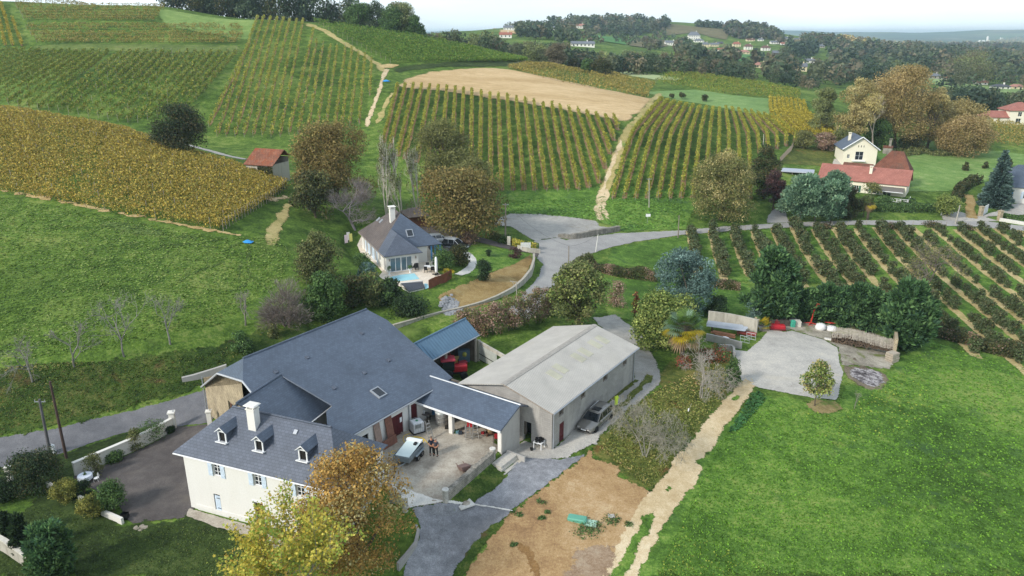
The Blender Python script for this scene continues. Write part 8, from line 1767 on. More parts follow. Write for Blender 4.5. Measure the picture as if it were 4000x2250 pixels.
def car(p,rz,label,paint,L_=4.8,W_=1.86,H=1.5,kind='estate',lower=None,cat='car',metal=.5,rails=True,sunroof=True,roofp=None):
 """front toward +x"""
 r=empty('parked_car',p,rz,label,cat);PT=plain('paint_'+paint+str(metal),paint,.28,metal,.04,2,.6);hw=W_/2;gc=.2 if kind=='estate' else .28;bl=H*.60;f,b=L_/2,-L_/2
 hood = bl - .04; S_ = []
 for x,zt,w_ in ((b,bl*.80,.84),(b+.08,bl*.98,.92),(b+.5,bl,.98),(0,bl,1),(f-1.5,bl-.01,.995),(f-1.2,hood,.985),(f-.5,hood-.10,.93),(f-.15,hood-.22,.84),(f,hood-.36,.70)):
  y=hw*w_;S_.append((x,[(0,gc),(y*.86,gc),(y*.97,gc+.15),(y,zt*.62),(y*.985,zt*.85),(y*.93,zt),(0,zt+(.015 if x<f-1.2 else .03))]))
 part(loftx(S_), 'body', PT, r, False, smooth=True, bevel=0)
 fx, wx = f - 1.25, f - 2.05; rx, tx = (b + .55, b + .18) if kind == 'estate' else (b + .5, b + .12)
 G_ = []
 for x,z,wr in ((tx,bl-.02,.90),(rx,H-.04,.72),(0,H,.76),(wx,H-.05,.74),(fx,bl-.02,.88)):G_.append((x,z,hw*wr))
 g = MB()
 for sg in (-1, 1):
  lo=[Vector((tx+.06,sg*hw*.915,bl-.02)),Vector((fx-.02,sg*hw*.915,bl-.02))];hi=[Vector((rx+.1,sg*hw*.745,H-.10)),Vector((wx-.05,sg*hw*.755,H-.11))]
  g.add([lo[0], lo[1], hi[1], hi[0]], [(0, 1, 2, 3) if sg > 0 else (3, 2, 1, 0)])
 g.add([(fx,-hw*.85,bl),(fx,hw*.85,bl),(wx,hw*.70,H-.06),(wx,-hw*.70,H-.06)],[(0,1,2,3)]);g.add([(tx,hw*.82,bl),(tx,-hw*.82,bl),(rx,-hw*.66,H-.06),(rx,hw*.66,H-.06)],[(0,1,2,3)]);part(g,'windows',GLASS,r,False)
 RP=plain('roof_'+roofp,roofp,.3,.3,.04) if roofp else PT;t=loftx([(rx-.06,[(0,H-.08),(hw*.66,H-.09),(hw*.60,H-.05),(0,H-.03)]),(rx+.3,[(0,H-.07),(hw*.745,H-.1),(hw*.66,H-.02),(0,H)]),(0,[(0,H-.06),(hw*.77,H-.1),(hw*.68,H-.015),(0,H+.01)]),(wx-.1,[(0,H-.09),(hw*.74,H-.11),(hw*.66,H-.05),(0,H-.03)]),(wx+.08,[(0,H-.13),(hw*.7,H-.13),(hw*.62,H-.1),(0,H-.09)])]);part(t,'roof',RP,r,False,smooth=True)
 pl = MB()
 for sg in (-1, 1):
  for (x0,x1) in ((fx,wx),(tx,rx)):pl.tube((x0,sg*hw*.905,bl-.02),(x1,sg*hw*.735,H-.09),.035,.035,5)
  for x in (.15, -.85): pl.tube((x, sg * hw * .92, bl - .02), (x - .02, sg * hw * .76, H - .1), .035, .03, 5)
 part(pl, 'pillars', RP, r, False)
 for sx in (f - .92, b + .85):
  for sg in (-1, 1): wheel(r, sx, sg * (hw - .10), .34 if kind == 'estate' else .37, .22)
 for sg in (-1, 1):
  m=MB();m.box((f-.22,sg*hw*.62,hood-.28),(.3,.36,.13),rz=sg*-.45);part(m,'headlight',CHROME,r,False)
  m = MB(); m.box((b + .06, sg * hw * .74, bl * .84), (.12, .2, .3)); part(m, 'tail_light', REDP, r, False)
  m=MB();m.bbox((fx-.35,sg*(hw+.10),bl+.05),(.14,.22,.15),.03);part(m,'mirror',PT,r,False)
  m=MB();m.box((fx-1.3,sg*hw*.985,bl*.84),(.2,.03,.04));m.box((fx-2.3,sg*hw*.985,bl*.84),(.2,.03,.04));part(m,'door_handle',CHROME,r,False)
 m=MB();m.box((f+.0,0,hood-.36),(.06,hw*.72,.15));part(m,'grille',BLACKP,r,False);m=MB();m.box((f-.02,0,gc+.2),(.1,hw*1.3,.16));part(m,'bumper',lower and plain('lower_'+lower,lower,.5,.2) or BLACKP,r,False);m=MB();m.box((f+.04,0,gc+.30),(.03,.52,.11));part(m,'number_plate',PAINTW,r,False)
 if lower:
  m = MB()
  for sg in (-1, 1): m.box((0, sg * hw * .985, gc + .14), (L_ * .82, .05, .22))
  part(m, 'sill_trim', plain('lower_' + lower, lower, .5, .2), r, False)
 if rails:
  m = MB()
  for sg in (-1,1):m.tube((rx+.2,sg*hw*.66,H+.04),(wx-.3,sg*hw*.66,H+.03),.022,.022,5)
  part(m, 'roof_rails', CHROME, r, False)
 if sunroof:m=MB();m.box((wx-.55,0,H+.012),(.7,.8,.03),ry=.03);part(m,'sunroof',GLASS,r,False)
 return r
a, b = P0('z8', 1865, 380, -.8), P0('z8', 2010, 250, -.8)
cdir=(a-b);car(P0('b2',370,610,-.82)+Vector((0,.3,0)),math.atan2(cdir.y,cdir.x) ,'silver grey estate car parked beside the hangar wall','8f8c87',4.85,1.86,1.5)
wc = P0('z5', 745, 368, 1.0); wd = P0('z5', 800, 372, 1.0)
car(G(*D('z5',(748,380))),math.atan2(-.35,-1)+math.pi,'white crossover car parked behind the dark off road car','d9dadb',4.3,1.8,1.55,'suv',metal=.1,sunroof=False)
car(G(*D('z5',(862,425))),-.38,'dark two tone off road car with white bonnet and roof','23262b',4.4,1.8,1.72,'suv',lower='a8abb0',metal=.2,roofp='d0d2d4',sunroof=False)
def trailer():
 a=P0('a2',720,1360,.0);f=P0('a2',690,1320,0);ax=(P0('a2',1000,1210,0)-P0('a2',870,1360,0)).normalized();ang=math.atan2(ax.y,ax.x)
 c=P0('a2',835,1215,.0);r=empty('car_trailer',c+Vector((-.1,.1,0)),ang,'galvanised twin axle trailer with a pale tilted lid in the courtyard','trailer');L_,W_=2.75,1.5
 b = MB(); b.box((0, 0, .52), (L_, W_, .06))
 for sg in (-1,1):b.box((0,sg*(W_/2),.74),(L_,.04,.42));b.box((0,sg*(W_/2+.03),.74),(L_*.98,.03,.05))
 for x in (-L_ / 2, L_ / 2): b.box((x, 0, .74), (.04, W_, .42))
 part(b,'tub',GALV,r);l_=MB();l_.box((.15,0,1.02),(L_*.98,W_*.86,.05),ry=-.09);part(l_,'lid',plain('lid_white','cddad8',.35,0,.04,1),r)
 h=MB();h.box((L_/2-.25,0,1.18),(.3,W_*.95,.14));part(h,'tail_bar',PAINTW,r);h=MB();h.bbox((L_/2-.7,-.32,1.16),(.36,.26,.16),.03);part(h,'winch',BLACKP,r)
 d=MB();d.tube((-L_/2-1.1,0,.48),(-L_/2+.3,.5,.46),.04,.04,6);d.tube((-L_/2-1.1,0,.48),(-L_/2+.3,-.5,.46),.04,.04,6);d.tube((-L_/2-1.35,0,.5),(-L_/2-1.05,0,.5),.05,.04,6);part(d,'drawbar',GALV,r,False);j=MB();j.tube((-L_/2-.95,.12,.1),(-L_/2-.95,.12,.7),.03,.03,6);j.lathe([(.1,0),(.1,.07)],(-L_/2-.95,.12,.02),10);part(j,'jockey_wheel',RUBBER,r,False)
 for x in (-.05, .68):
  for sg in (-1, 1): wheel(r, x, sg * (W_ / 2 + .14), .29, .17)
 for sg in (-1,1):m=MB();m.slab([(-.45,sg*(W_/2+.04),.64),(1.08,sg*(W_/2+.04),.64),(1.08,sg*(W_/2+.26),.62),(-.45,sg*(W_/2+.26),.62)],.03);part(m,'mudguard',GALV,r,False)
trailer()
def tractor():
 p=P0('a4',1080,1280,0);r=empty('tractor',p+Vector((-.2,.6,0)),math.radians(12),'small red roofed vineyard tractor behind the barn','tractor')
 c=MB();c.bbox((-.55,0,2.28),(1.55,1.35,.16),.06);c.build('cab_roof',plain('tractor_red','a83a48',.5,0,.1),r);g=MB();g.box((-.5,0,1.65),(1.2,1.1,1.1),taper=1.04);part(g,'cab',GLASS,r,False)
 b=MB();b.bbox((.75,0,1.15),(1.5,.75,.65),.08);b.build('bonnet',REDP,r);u=MB();u.box((.1,0,.75),(2.6,.55,.4));u.tube((.6,.25,1.4),(.6,.25,2.1),.04,.04,6);part(u,'chassis',BLACKP,r,False)
 for x, rr, y in ((-.7, .62, .62), (1.1, .40, .56)):
  for sg in (-1, 1): wheel(r, x, sg * y, rr, .34)
tractor()
def ibc():
 p=P0('a2',945,800,0);r=empty('water_tank',p+Vector((0,.3,0)),ANG_H+.9,'white caged water tank on a pallet in the courtyard','tank');b=MB();b.bbox((0,0,.66),(1.05,.98,.98),.08);b.build('bottle',plain('milky_plastic','dfe3e6',.5,0,.04),r);q=MB();q.box((0,0,.09),(1.2,1.0,.16));part(q,'pallet',BLACKP,r,False);c=MB()
 for z in (.25, .6, .95, 1.16):
  for sg in (-1,1):c.tube((-.57,sg*.53,z),(.57,sg*.53,z),.012,.012,4);c.tube((sg*.57,-.53,z),(sg*.57,.53,z),.012,.012,4)
 for i in range(6):
  for sg in (-1,1):c.tube((-.57+1.14*i/5,sg*.53,.17),(-.57+1.14*i/5,sg*.53,1.16),.012,.012,4);c.tube((sg*.57,-.53+1.06*i/5,.17),(sg*.57,-.53+1.06*i/5,1.16),.012,.012,4)
 part(c,'cage',ZINC,r,False);l_=MB();l_.lathe([(.12,1.15),(.12,1.2)],n=12);part(l_,'lid',plain('green_plastic','3f8f6a',.5),r,False);l_=MB();l_.box((-.1,-.545,.85),(.6,.02,.36));part(l_,'plate',GALV,r,False)
ibc()
def ladder(p, rz, h, label, kind='step', lean=.35):
 r = empty('step_ladder', p, rz, label, 'ladder'); m = MB(); w_ = .28
 for sg in (-1, 1): m.tube((sg * w_, -lean, 0), (sg * w_ * .6, 0, h), .03, .03, 5)
 n = int(h / .28)
 for i in range(1, n): t = i / n; m.box((0, -lean * (1 - t), h * t), (w_ * 2 * (1 - .4 * t), .11, .035))
 part(m, 'front', STEEL, r, False)
 if kind == 'step':
  q = MB()
  for sg in (-1, 1): q.tube((sg * w_, lean, 0), (sg * w_ * .6, .02, h), .025, .025, 5)
  q.tube((-w_, lean * .9, .12), (w_, lean * .9, .12), .02, .02, 5); part(q, 'rear_frame', STEEL, r, False)
ladder(P0('a2',1120,870,0),.75,1.75,'aluminium ladder leaning against the white caged tank','lean',.55);ladder(P0('a2',1770,880,0),.3,1.45,'shorter white step ladder in the shed opening');ladder(P0('a2',1890,870,0),.2,1.75,'taller aluminium step ladder in the shed opening')
def vat():
 p=P0('a2',1345,690,0);r=empty('steel_vat',p+Vector((0,.5,0)),0,'stainless steel wine vat under the shed roof','vat');m=MB();m.lathe([(.58,0),(.62,.06),(.62,1.25),(.60,1.3)],n=24);m.build('tank',STEEL,r,True);m=MB();m.lathe([(.615,1.3),(.64,1.33),(.6,1.42),(.3,1.52),(.12,1.54),(.02,1.54)],n=24);m.build('lid',plain('vat_lid','c3c9c8',.4,.2,.1,4),r,True);m=MB()
 for z in (.45, .85): m.lathe([(.625, z), (.64, z + .02), (.64, z + .06), (.625, z + .08)], n=24)
 m.build('hoop',plain('vat_hoop','8a8a88',.5,.6),r);m=MB();m.lathe([(.12,1.53),(.12,1.58)],n=10);m.build('cap',BLACKP,r)
vat()
def barrel(p, label, s=1.0):
 r=empty('oak_barrel',p,0,label,'barrel');m=MB();pr=[(.28,0),(.33,.2),(.36,.45),(.33,.7),(.28,.9)];m.lathe([(a*s,z*s) for a,z in pr],n=18);m.build('staves',plain('barrel_oak','a48a66',.8,0,.2,6),r,True);m=MB()
 for z,q in ((.1,.312),(.28,.346),(.62,.346),(.8,.312)):m.lathe([(q*s,z*s-.02),(q*s+.008,z*s-.02),(q*s+.008,z*s+.02),(q*s,z*s+.02)],n=18)
 m.build('hoops', BLACKP, r)
barrel(P0('a2',2140,850,0)+Vector((0,.2,.35)),'oak barrel on a stand under the right end of the shed roof');m=MB()
for x in (-.35, .35): m.box((x, 0, .17), (.12, .6, .34))
m.box((0,0,.30),(.9,.5,.08));o=m.build('barrel_stand',BROWNW);o.location=P0('a2',2140,850,0)+Vector((0,.2,0));tag(o,'low wooden stand carrying the oak barrel','stand')
def hose():
 pts=[(840,800),(740,830),(715,880),(750,960),(800,1010),(850,1020),(880,970),(850,930),(840,880),(900,850),(980,855),(1050,880),(1060,940),(1020,1010),(960,1025),(900,1010),(880,950),(950,940),(1000,910),(980,880),(910,890),(870,920),(900,950),(840,915),(780,900),(765,860),(830,850),(880,870),(960,860),(1060,880),(1110,950),(1150,990)]
 P=np.array([tuple(P0('a2',*q,.04)) for q in pts]);t=np.arange(len(P));s=np.linspace(0,len(P)-1,150);Q=np.stack([np.interp(s,t,P[:,i]) for i in range(3)],-1)
 for _ in range(6): Q[1:-1] = (Q[:-2] + Q[1:-1] * 2 + Q[2:]) / 4
 m=MB();o=Vector(Q[0]);m.path([Vector(q)-o for q in Q],.042,5);ob=m.build('garden_hose',plain('yellow_hose','d8b83a',.6,0,.08));ob.location=o;tag(ob,'yellow hose lying in loops on the courtyard concrete','hose')
 P=np.array([tuple(P0('a2',*q,.04)) for q in ((760,1110),(640,1130),(540,1125),(525,1100),(560,1080),(640,1095),(740,1105))]);t=np.arange(len(P));s=np.linspace(0,len(P)-1,40);Q=np.stack([np.interp(s,t,P[:,i]) for i in range(3)],-1);o=Vector(Q[0]);m=MB();m.path([Vector(q)-o for q in Q],.042,5);ob=m.build('garden_hose',MATS['yellow_hose']);ob.location=o;tag(ob,'short loop of yellow hose behind the trailer','hose')
hose()
def planks():
 f, P, onf = BARN
 for i,(x0,x1,h,m,lb) in enumerate(((225,335,2.5,plain('grey_board','9a8478',.9,0,.25,3),'weathered grey board leaning on the barn wall, left one'),(410,530,2.7,plain('brown_board','80584a',.9,0,.3,3),'brown weathered board leaning on the barn wall beside the maroon doors'))):
  s0,s1=onf(x0+20,900)[0],onf(x1+10,900)[0];r=f.M @ Vector(((s0+s1)/2,-.45,0));b=MB();b.box((0,.2,h/2),(abs(s1-s0),.07,h),rx=-.16);o=part(b,'board',m,None);o.location=r;o.rotation_euler=(0,0,AB);tag(o,lb,'board')
 s0,s1=onf(330,900)[0],onf(545,850)[0];b=MB();b.box((0,.1,.4),(abs(s1-s0),.06,.8),rx=-.2);o=part(b,'board',MATS['brown_board'],None);o.location=f.M @ Vector(((s0+s1)/2-.1,-.75,0));o.rotation_euler=(0,0,AB);tag(o,'low wide brown board at the foot of the two leaning boards','board')
 b=MB();b.box((0,0,.3),(.16,.08,.8),rx=-.8);o=part(b,'plank',GREYWOOD,None);o.location=P0('a2',670,790,0);o.rotation_euler=(0,0,.9);tag(o,'short grey plank lying before the maroon doors','plank')
planks()
def table(p, rz, L_, W_, h, m, label, name='table', lm=None):
 r=empty(name,p,rz,label,'table');b=MB();b.bbox((0,0,h-.03),(L_,W_,.05),.02);b.build('tabletop',m,r)
 for sx in (-1, 1):
  for sy in (-1,1):q=MB();q.box((sx*(L_/2-.06),sy*(W_/2-.06),(h-.06)/2),(.06,.06,h-.06));part(q,'leg',lm or m,r,False)
 return r
table(P0('a2',1055,610,0)+Vector((0,.3,0)),-.5,1.2,.6,.75,plain('table_top','6f6866',.6),'small grey work table by the inner maroon door',lm=BLACKP)
m=MB();m.bbox((0,0,.13),(.35,.3,.26),.03);o=m.build('crate',REDP);o.location=P0('a2',1055,610,0)+Vector((-.42,.55,.75));tag(o,'red box on the grey work table','box')
m=MB();m.lathe([(.06,0),(.06,.3),(.02,.36)],n=10);o=m.build('bottle',PAINTW);o.location=P0('a2',1055,610,0)+Vector((.05,.25,.75));tag(o,'white bottle on the grey work table','bottle')
def coil(p, label):
 m = MB()
 for k in range(4):m.path([Vector((.4*math.cos(a)*(1-.05*k),.08*k,.45+.4*math.sin(a))) for a in np.linspace(0,6.28,17)],.035,5)
 o=m.build('hose_coil',plain('green_hose','5b8a52',.6));o.location=p;o.rotation_euler=(0,0,AB);tag(o,label,'hose')
coil(P0('a2', 825, 720, 0) + Vector((.1, .1, .1)), 'coil of green hose hanging at the barn corner')
for x,y,c,s,lb in ((1800,690,'b0252c',.42,'red crate stacked behind the step ladders'),(2010,810,'a02a30',.25,'small red box on the shed floor'),(1605,800,'5a7f8a',.28,'grey blue bucket beside the shed pillar'),(1650,815,'2c3540',.3,'dark machine on small wheels by the shed pillar'),(1430,725,'26241f',.3,'dark basket in front of the steel vat'),(2240,870,'a8222c',.35,'red hand truck at the right end of the shed'),(2235,760,'cfccc4',.45,'white sack hanging at the right end of the shed')):
 m=MB();m.bbox((0,0,s*.5),(s*1.2,s,s),.03);m.tube((-s*.5,0,s),(s*.5,0,s),.02,.02,5);m.tube((-s*.5,0,s*.7),(-s*.5,0,s),.02,.02,5);m.tube((s*.5,0,s*.7),(s*.5,0,s),.02,.02,5)
 o=m.build('crate',plain('store_'+c,c,.6,0,.15));z=.4 if y<780 and x>1700 else 0;o.location=P0('a2',x,y+(90 if z else 0),0)+Vector((0,.4 if z else 0,z));tag(o,lb,'container')
for i in range(5):
 p=SHED.M @ Vector((4.9+i*.75,2.6+.2*math.sin(i*3),0));barrel(p,['first','second','third','fourth','fifth'][i]+' barrel from the left in the dark back of the shed',.9)
shrub('potted_plant',*D('a2',(1570,795)),D('a2',(1570,740))[1],14,'green','leafy plant at the foot of the middle shed pillar',n=260,size=.12)
def barrow():
 r=empty('wheelbarrow',P0('a2',1690,1435,0)+Vector((.1,.1,0)),.5,'rusty upturned wheelbarrow tub by the courtyard wall','wheelbarrow');m=MB();m.box((0,0,.42),(.62,.85,.4),taper=1.35,rx=-.35);m.build('tub',plain('rusty_tub','7c6660',.7,.3,.25,5),r);m=MB()
 for sg in (-1,1):m.tube((sg*.25,-.4,.25),(sg*.32,.95,.42),.025,.025,5);m.tube((sg*.25,.3,.3),(sg*.28,.35,0),.022,.022,5)
 m.build('frame',BROWNW,r);w_=MB();w_.lathe([(.17,-.04),(.19,-.02),(.19,.02),(.17,.04)],n=14,M=Matrix.Translation((0,-.5,.19)) @ Matrix.Rotation(math.pi/2,4,'Y'));w_.build('wheel',RUBBER,r)
barrow()
def slab_cover():
 p=P0('z8',935,880,-.35);p.z=float(T(p.x,p.y))+.05;r=empty('drain_cover',p,.55,'square pale concrete drain slab with a half open round lid','drain');m=MB();m.box((0,0,.05),(1.25,1.0,.12));part(m,'slab',PALE,r);m=MB();m.lathe([(.3,.112),(.3,.14),(.27,.15)],(.1,-.05,0),18);part(m,'lid',CONC,r);m=MB();m.lathe([(.3,.111),(.3,.118)],(.0,.08,0),18);part(m,'opening',DARKIN,r)
slab_cover()
def tank_cover():
 p=G(*D('b1',(1590,350)));r=empty('tank_cover',p,-.28,'green plastic septic tank cover on the bare soil','tank cover');m=MB();m.bbox((-.25,0,.17),(1.5,.72,.34),.07);m.build('cover',plain('mint_green','5fa08a',.55,0,.08),r);m=MB();m.box((.85,-.1,.06),(.9,.75,.12));part(m,'slab',plain('mint_slab','9fc0ac',.8,0,.1),r)
 shrub('weed_patch',*D('b1',(1640,400)),D('b1',(1640,300))[1],60,'green','ring of weeds round the green tank cover','weeds',n=900,size=.14,gap=.2,Hm=.28,Wm=3.1)
 q=G(*D('b1',(1900,305)));m=MB();m.box((0,0,.05),(.5,.45,.1));o=m.build('inspection_slab',CONC2);o.location=q;tag(o,'small square concrete slab among weeds on the bare soil','slab');shrub('weed_patch',*D('b1',(1900,340)),0,40,'green','ring of weeds round the small concrete slab','weeds',n=450,size=.13,gap=.2,Hm=.2,Wm=1.6)
tank_cover()
for i,(x,y,w_) in enumerate(((1200,160,1.0),(1260,265,.6),(1200,320,.7),(940,280,1.1),(2080,380,1.0),(920,590,.7))):
 p=G(*D('b1',(x,y)));shrub('weed_patch',0,0,0,0,'green',['topmost','second','third','fourth','rightmost','lowest'][i]+' small weed tuft on the bare soil','weeds',n=160,size=.13,Hm=.16,Wm=w_,base=p,clumps=10)
ribbon('drain_line', D('z8',(790,890),(960,903),(1130,928),(1300,957)), .16, PALE, .01, .075)
tp=P0('z8',1492,492,-.8);table(tp+Vector((0,.25,0)),-.5,.85,.8,.72,PAINTW,'white plastic table in front of the hangar gable','garden_table')
for i, (dx, dy) in enumerate(((-.25, -.2), (.05, -.25), (.28, -.1), (-.18, .12), (.12, .15), (.3, .22))):
 m=MB();m.lathe([(.11,0),(.15,.26),(.16,.27),(.13,.26),(.10,.03)],n=14);o=m.build('bucket',BLACKP);o.location=tp+Vector((dx,dy+.25,.722));tag(o,'black bucket on the white plastic table','bucket','black buckets on the plastic table')
m=MB();m.lathe([(.11,0),(.15,.28),(.16,.29),(.13,.28),(.10,.03)],n=14);o=m.build('bucket',BLACKP);o.location=P0('z8',1435,502,-.8);tag(o,'black bucket standing on the ground left of the plastic table','bucket')
vp=P0('b2',597,418,-.8);r=empty('safety_vest',vp,.6,'bright yellow safety vest hung on a stake beside the track','vest');m=MB();m.box((0,0,.85),(.34,.12,.95),taper=1.15);m.tube((.1,0,1.3),(.32,0,1.0),.06,.05,6);m.build('vest',plain('hivis','d8ee4a',.6,0,.1),r);m=MB();m.tube((0,0,-.2),(0,0,1.4),.025,.025,5);m.build('stake',GREYWOOD,r)
sp=G(*D('b2',(1415,460)));o=link('post',stake(1.0,.03));o.location=sp;o.rotation_euler=(.1,.25,0);tag(o,'thin leaning marker stake in the rough grass','stake');m=MB();m.lathe([(.03,0),(.08,.1),(.07,.3),(.02,.38)],n=8);o=m.build('tree_guard',PAINTW);o.location=sp+Vector((.02,0,.02));tag(o,'small white sleeve at the foot of the marker stake','guard')
def iron_chair(p, rz, label):
 r=empty('garden_chair',p,rz,label,'chair');WI=PAINTW;s=MB();s.lathe([(.02,.44),(.2,.44),(.21,.45),(.2,.47),(.02,.47)],n=14);s.build('seat',WI,r)
 b = MB()
 for t in np.linspace(0,math.pi,9)[:-1]:t2=t+math.pi/8;b.tube((.2*math.cos(t),.18,.55+.38*math.sin(t)),(.2*math.cos(t2),.18,.55+.38*math.sin(t2)),.014,.014,5)
 for x in (-.1, 0, .1): b.tube((x, .18, .46), (x * .6, .18, .88), .01, .01, 4)
 b.tube((-.2,.18,.45),(-.2,.18,.56),.014,.014,5);b.tube((.2,.18,.45),(.2,.18,.56),.014,.014,5);b.build('backrest',WI,r)
 for sx in (-1, 1):
  for sy in (-1,1):q=MB();q.tube((sx*.15,sy*.15,.45),(sx*.19,sy*.19,0),.013,.013,5);q.build('leg',WI,r)
tp=G(*D('z7',(648,738)));r=empty('garden_table',tp,0,'round garden table under a pale patterned cloth in the parking yard','table');m=MB();m.lathe([(.58,.72),(.55,.74),(.02,.745)],n=24);m.build('tabletop',plain('cloth_top','d5dbe6',.8,0,.15,12),r)
m = MB(); pr = []
for i in range(48):a=i/48*6.283;rr=.60+.03*math.sin(a*9);pr.append((math.cos(a)*rr,math.sin(a)*rr,.42+.03*math.sin(a*4)));
top=[(math.cos(i/48*6.283)*.58,math.sin(i/48*6.283)*.58,.735) for i in range(48)];m.add(pr+top,[(i,(i+1)%48,48+(i+1)%48,48+i) for i in range(48)]);m.build('tablecloth',MATS['cloth_top'],r)
q = MB(); q.tube((0, 0, 0), (0, 0, .72), .05, .05, 8); q.build('pedestal', PAINTW, r)
iron_chair(tp+Vector((.05,.85,0)),0,'white iron chair behind the clothed garden table');iron_chair(tp+Vector((.95,0,0)),-1.4,'white iron chair right of the clothed garden table')
shrub('potted_plant',0,0,0,0,'green','small potted plant on the garden table',base=tp+Vector((0,0,.75)),Hm=.3,Wm=.3,n=120,size=.07,clumps=10)
rk=rocks('stones',D('z7',(1010,1070),(1080,1055),(1110,1080),(1060,1100),(1015,1095)),7,.28,plain('field_stone','8d8578',.9,0,.3,3),'','')
m=MB();m.box((0,0,.25),(.5,.4,.5));m.box((0,0,.47),(.56,.46,.06));o=m.build('planter',BLACKP);o.location=G(*D('z7',(942,1010)));tag(o,'dark square planter at the end of the low white wall','planter')
zt = 2.3
pl=[P0('a3',*q,zt) for q in ((855,1335),(1100,1310),(1395,1275),(1310,1180),(1080,1205),(900,1245))];m=MB();o=pl[0].copy();m.slab([p-o for p in pl],.06);ob=m.build('pool_cover',plain('pool_blue','9cd2dc',.35,0,.06,1));ob.location=o+Vector((0,0,.06));tag(ob,'pale turquoise covered swimming pool on the terrace','swimming pool')
pl=[P0('a3',*q,zt) for q in ((1480,1355),(1530,1360),(1570,1425),(1500,1449))];m=MB();o=pl[0].copy();m.slab([p-o for p in pl],.06);ob=m.build('pool_cover',MATS['pool_blue']);ob.location=o+Vector((0,0,.06));tag(ob,'small visible corner of turquoise pool right of the pool house','swimming pool')
tt=P0('a3',1575,1150,zt);table(tt+Vector((0,.4,0)),.1,1.6,.95,.75,PAINTW,'white dining table on the pool terrace','dining_table')
def tchair(p, rz, label):
 r=empty('terrace_chair',p,rz,label,'chair');m=MB();m.box((0,0,.44),(.48,.46,.05));part(m,'seat',BLACKP,r,False);m=MB();m.box((0,.23,.72),(.48,.05,.55),rx=-.12);part(m,'backrest',BLACKP,r,False)
 for sx in (-1, 1):
  for sy in (-1,1):q=MB();q.box((sx*.21,sy*.2,.21),(.035,.035,.43));part(q,'leg',BLACKP,r,False)
for dx,dy,a,lb in ((-.5,-.35,3.1,'front left black chair at the dining table'),(.45,-.35,3.2,'front right black chair at the dining table'),(-.45,1.15,0,'back left black chair at the dining table'),(.5,1.15,0,'back right black chair at the dining table')):tchair(tt+Vector((dx,dy,0)),a,lb)
for x,lb in ((1300,'left black armchair before the patio doors'),(1360,'right black armchair before the patio doors')):tchair(P0('a3',x,1120,zt),.2,lb)
pp=P0('a3',1690,1195,zt);r=empty('parasol',pp,0,'closed white parasol on a dark base by the pool','parasol');m=MB();m.lathe([(.12,.25),(.2,.5),(.21,1.2),(.17,2.4),(.06,2.6)],n=10);m.build('canopy',PAINTW,r,True);m=MB();m.tube((0,0,0),(0,0,2.65),.03,.03,6);m.build('pole',GREYWOOD,r)
m = MB()
for a in range(4):m.box((math.cos(a*1.571)*.35,math.sin(a*1.571)*.35,.04),(.45,.4,.08),rz=a*1.571)
m.build('base', BLACKP, r)
for x,y,lb in ((883,1205,'white urn planter left of the patio doors'),(1240,1165,'white urn planter right of the patio doors')):
 p=P0('a3',x,y,zt);r=empty('urn_planter',p,0,lb,'planter');m=MB();m.lathe([(.2,0),(.2,.06),(.1,.15),(.14,.3),(.27,.55),(.3,.6),(.25,.58)],n=16);m.build('urn',PAINTW,r,True);me,cc,cr=crown(.75,.75,.1,160,.13,'green',clumps=10,csize=.3);q=link('plant',me,r,FOL);q.location=(0,0,.55)
for x,y,c,lb in ((150,690,'d8c4cc','pink garden banner left of the white house'),(186,640,'e6e4e0','small white garden banner between the pink and yellow ones'),(228,665,'dfd97e','yellow garden banner nearest the white house')):
 p=G(*D('a3',(x,y)));r=empty('garden_banner',p,.5,lb,'banner');m=MB();m.box((0,0,1.0),(.5,.03,1.3));m.build('cloth',plain('banner_'+c,c,.8),r);m=MB();m.tube((-.27,0,-.1),(-.27,0,1.75),.02,.02,5);m.build('pole',ZINC,r)
def tarp(p, L_, W_, label, h=.35):
 n = 12; V, F = [], []
 for i in range(n + 1):
  for j in range(n + 1):
   x,y=(i/n-.5),(j/n-.5);r2=(x*x+y*y)*4;V.append((x*L_*(1+.1*math.sin(j*1.7)),y*W_*(1+.1*math.sin(i*2.1)),max(.03,h*(1-r2))+rng.uniform(0,.06)))
 for i in range(n):
  for j in range(n): a = i * (n + 1) + j; F.append((a, a + n + 1, a + n + 2, a + 1))
 m=MB();m.add(V,F);o=m.build('tarpaulin',plain('blue_tarp','2f8fd0',.45,0,.12,3),None,True);o.location=p;tag(o,label,'tarpaulin')
tarp(G(623,610),1.5,1.1,'crumpled blue tarpaulin in the left meadow');tarp(G(*D('z2',(342,612))),2.4,1.8,'blue tarpaulin beside the hill track',.5)
q=GA(D('b4',(1170,860),(1400,890),(1600,930),(1790,975)))[:,:2];line_wall('yard_wall',[tuple(p) for p in resample(q,8)],.3,0,1.9,OLDW,'stained concrete wall behind the stacked metal sheets')
q=GA(D('b4',(1150,1060),(1300,1090),(1450,1130),(1595,1170)))[:,:2];line_wall('block_wall',[tuple(p) for p in resample(q,6)],.25,0,.9,GREYW,'low grey block wall in front of the stacked metal sheets')
q=GA(D('b4',(1300,1190),(1420,1190),(1495,1200),(1500,1290)))[:,:2];line_wall('low_wall',[tuple(p) for p in resample(q,6)],.25,0,.8,GREYW,'low wall behind the red shrubs at the yard corner')
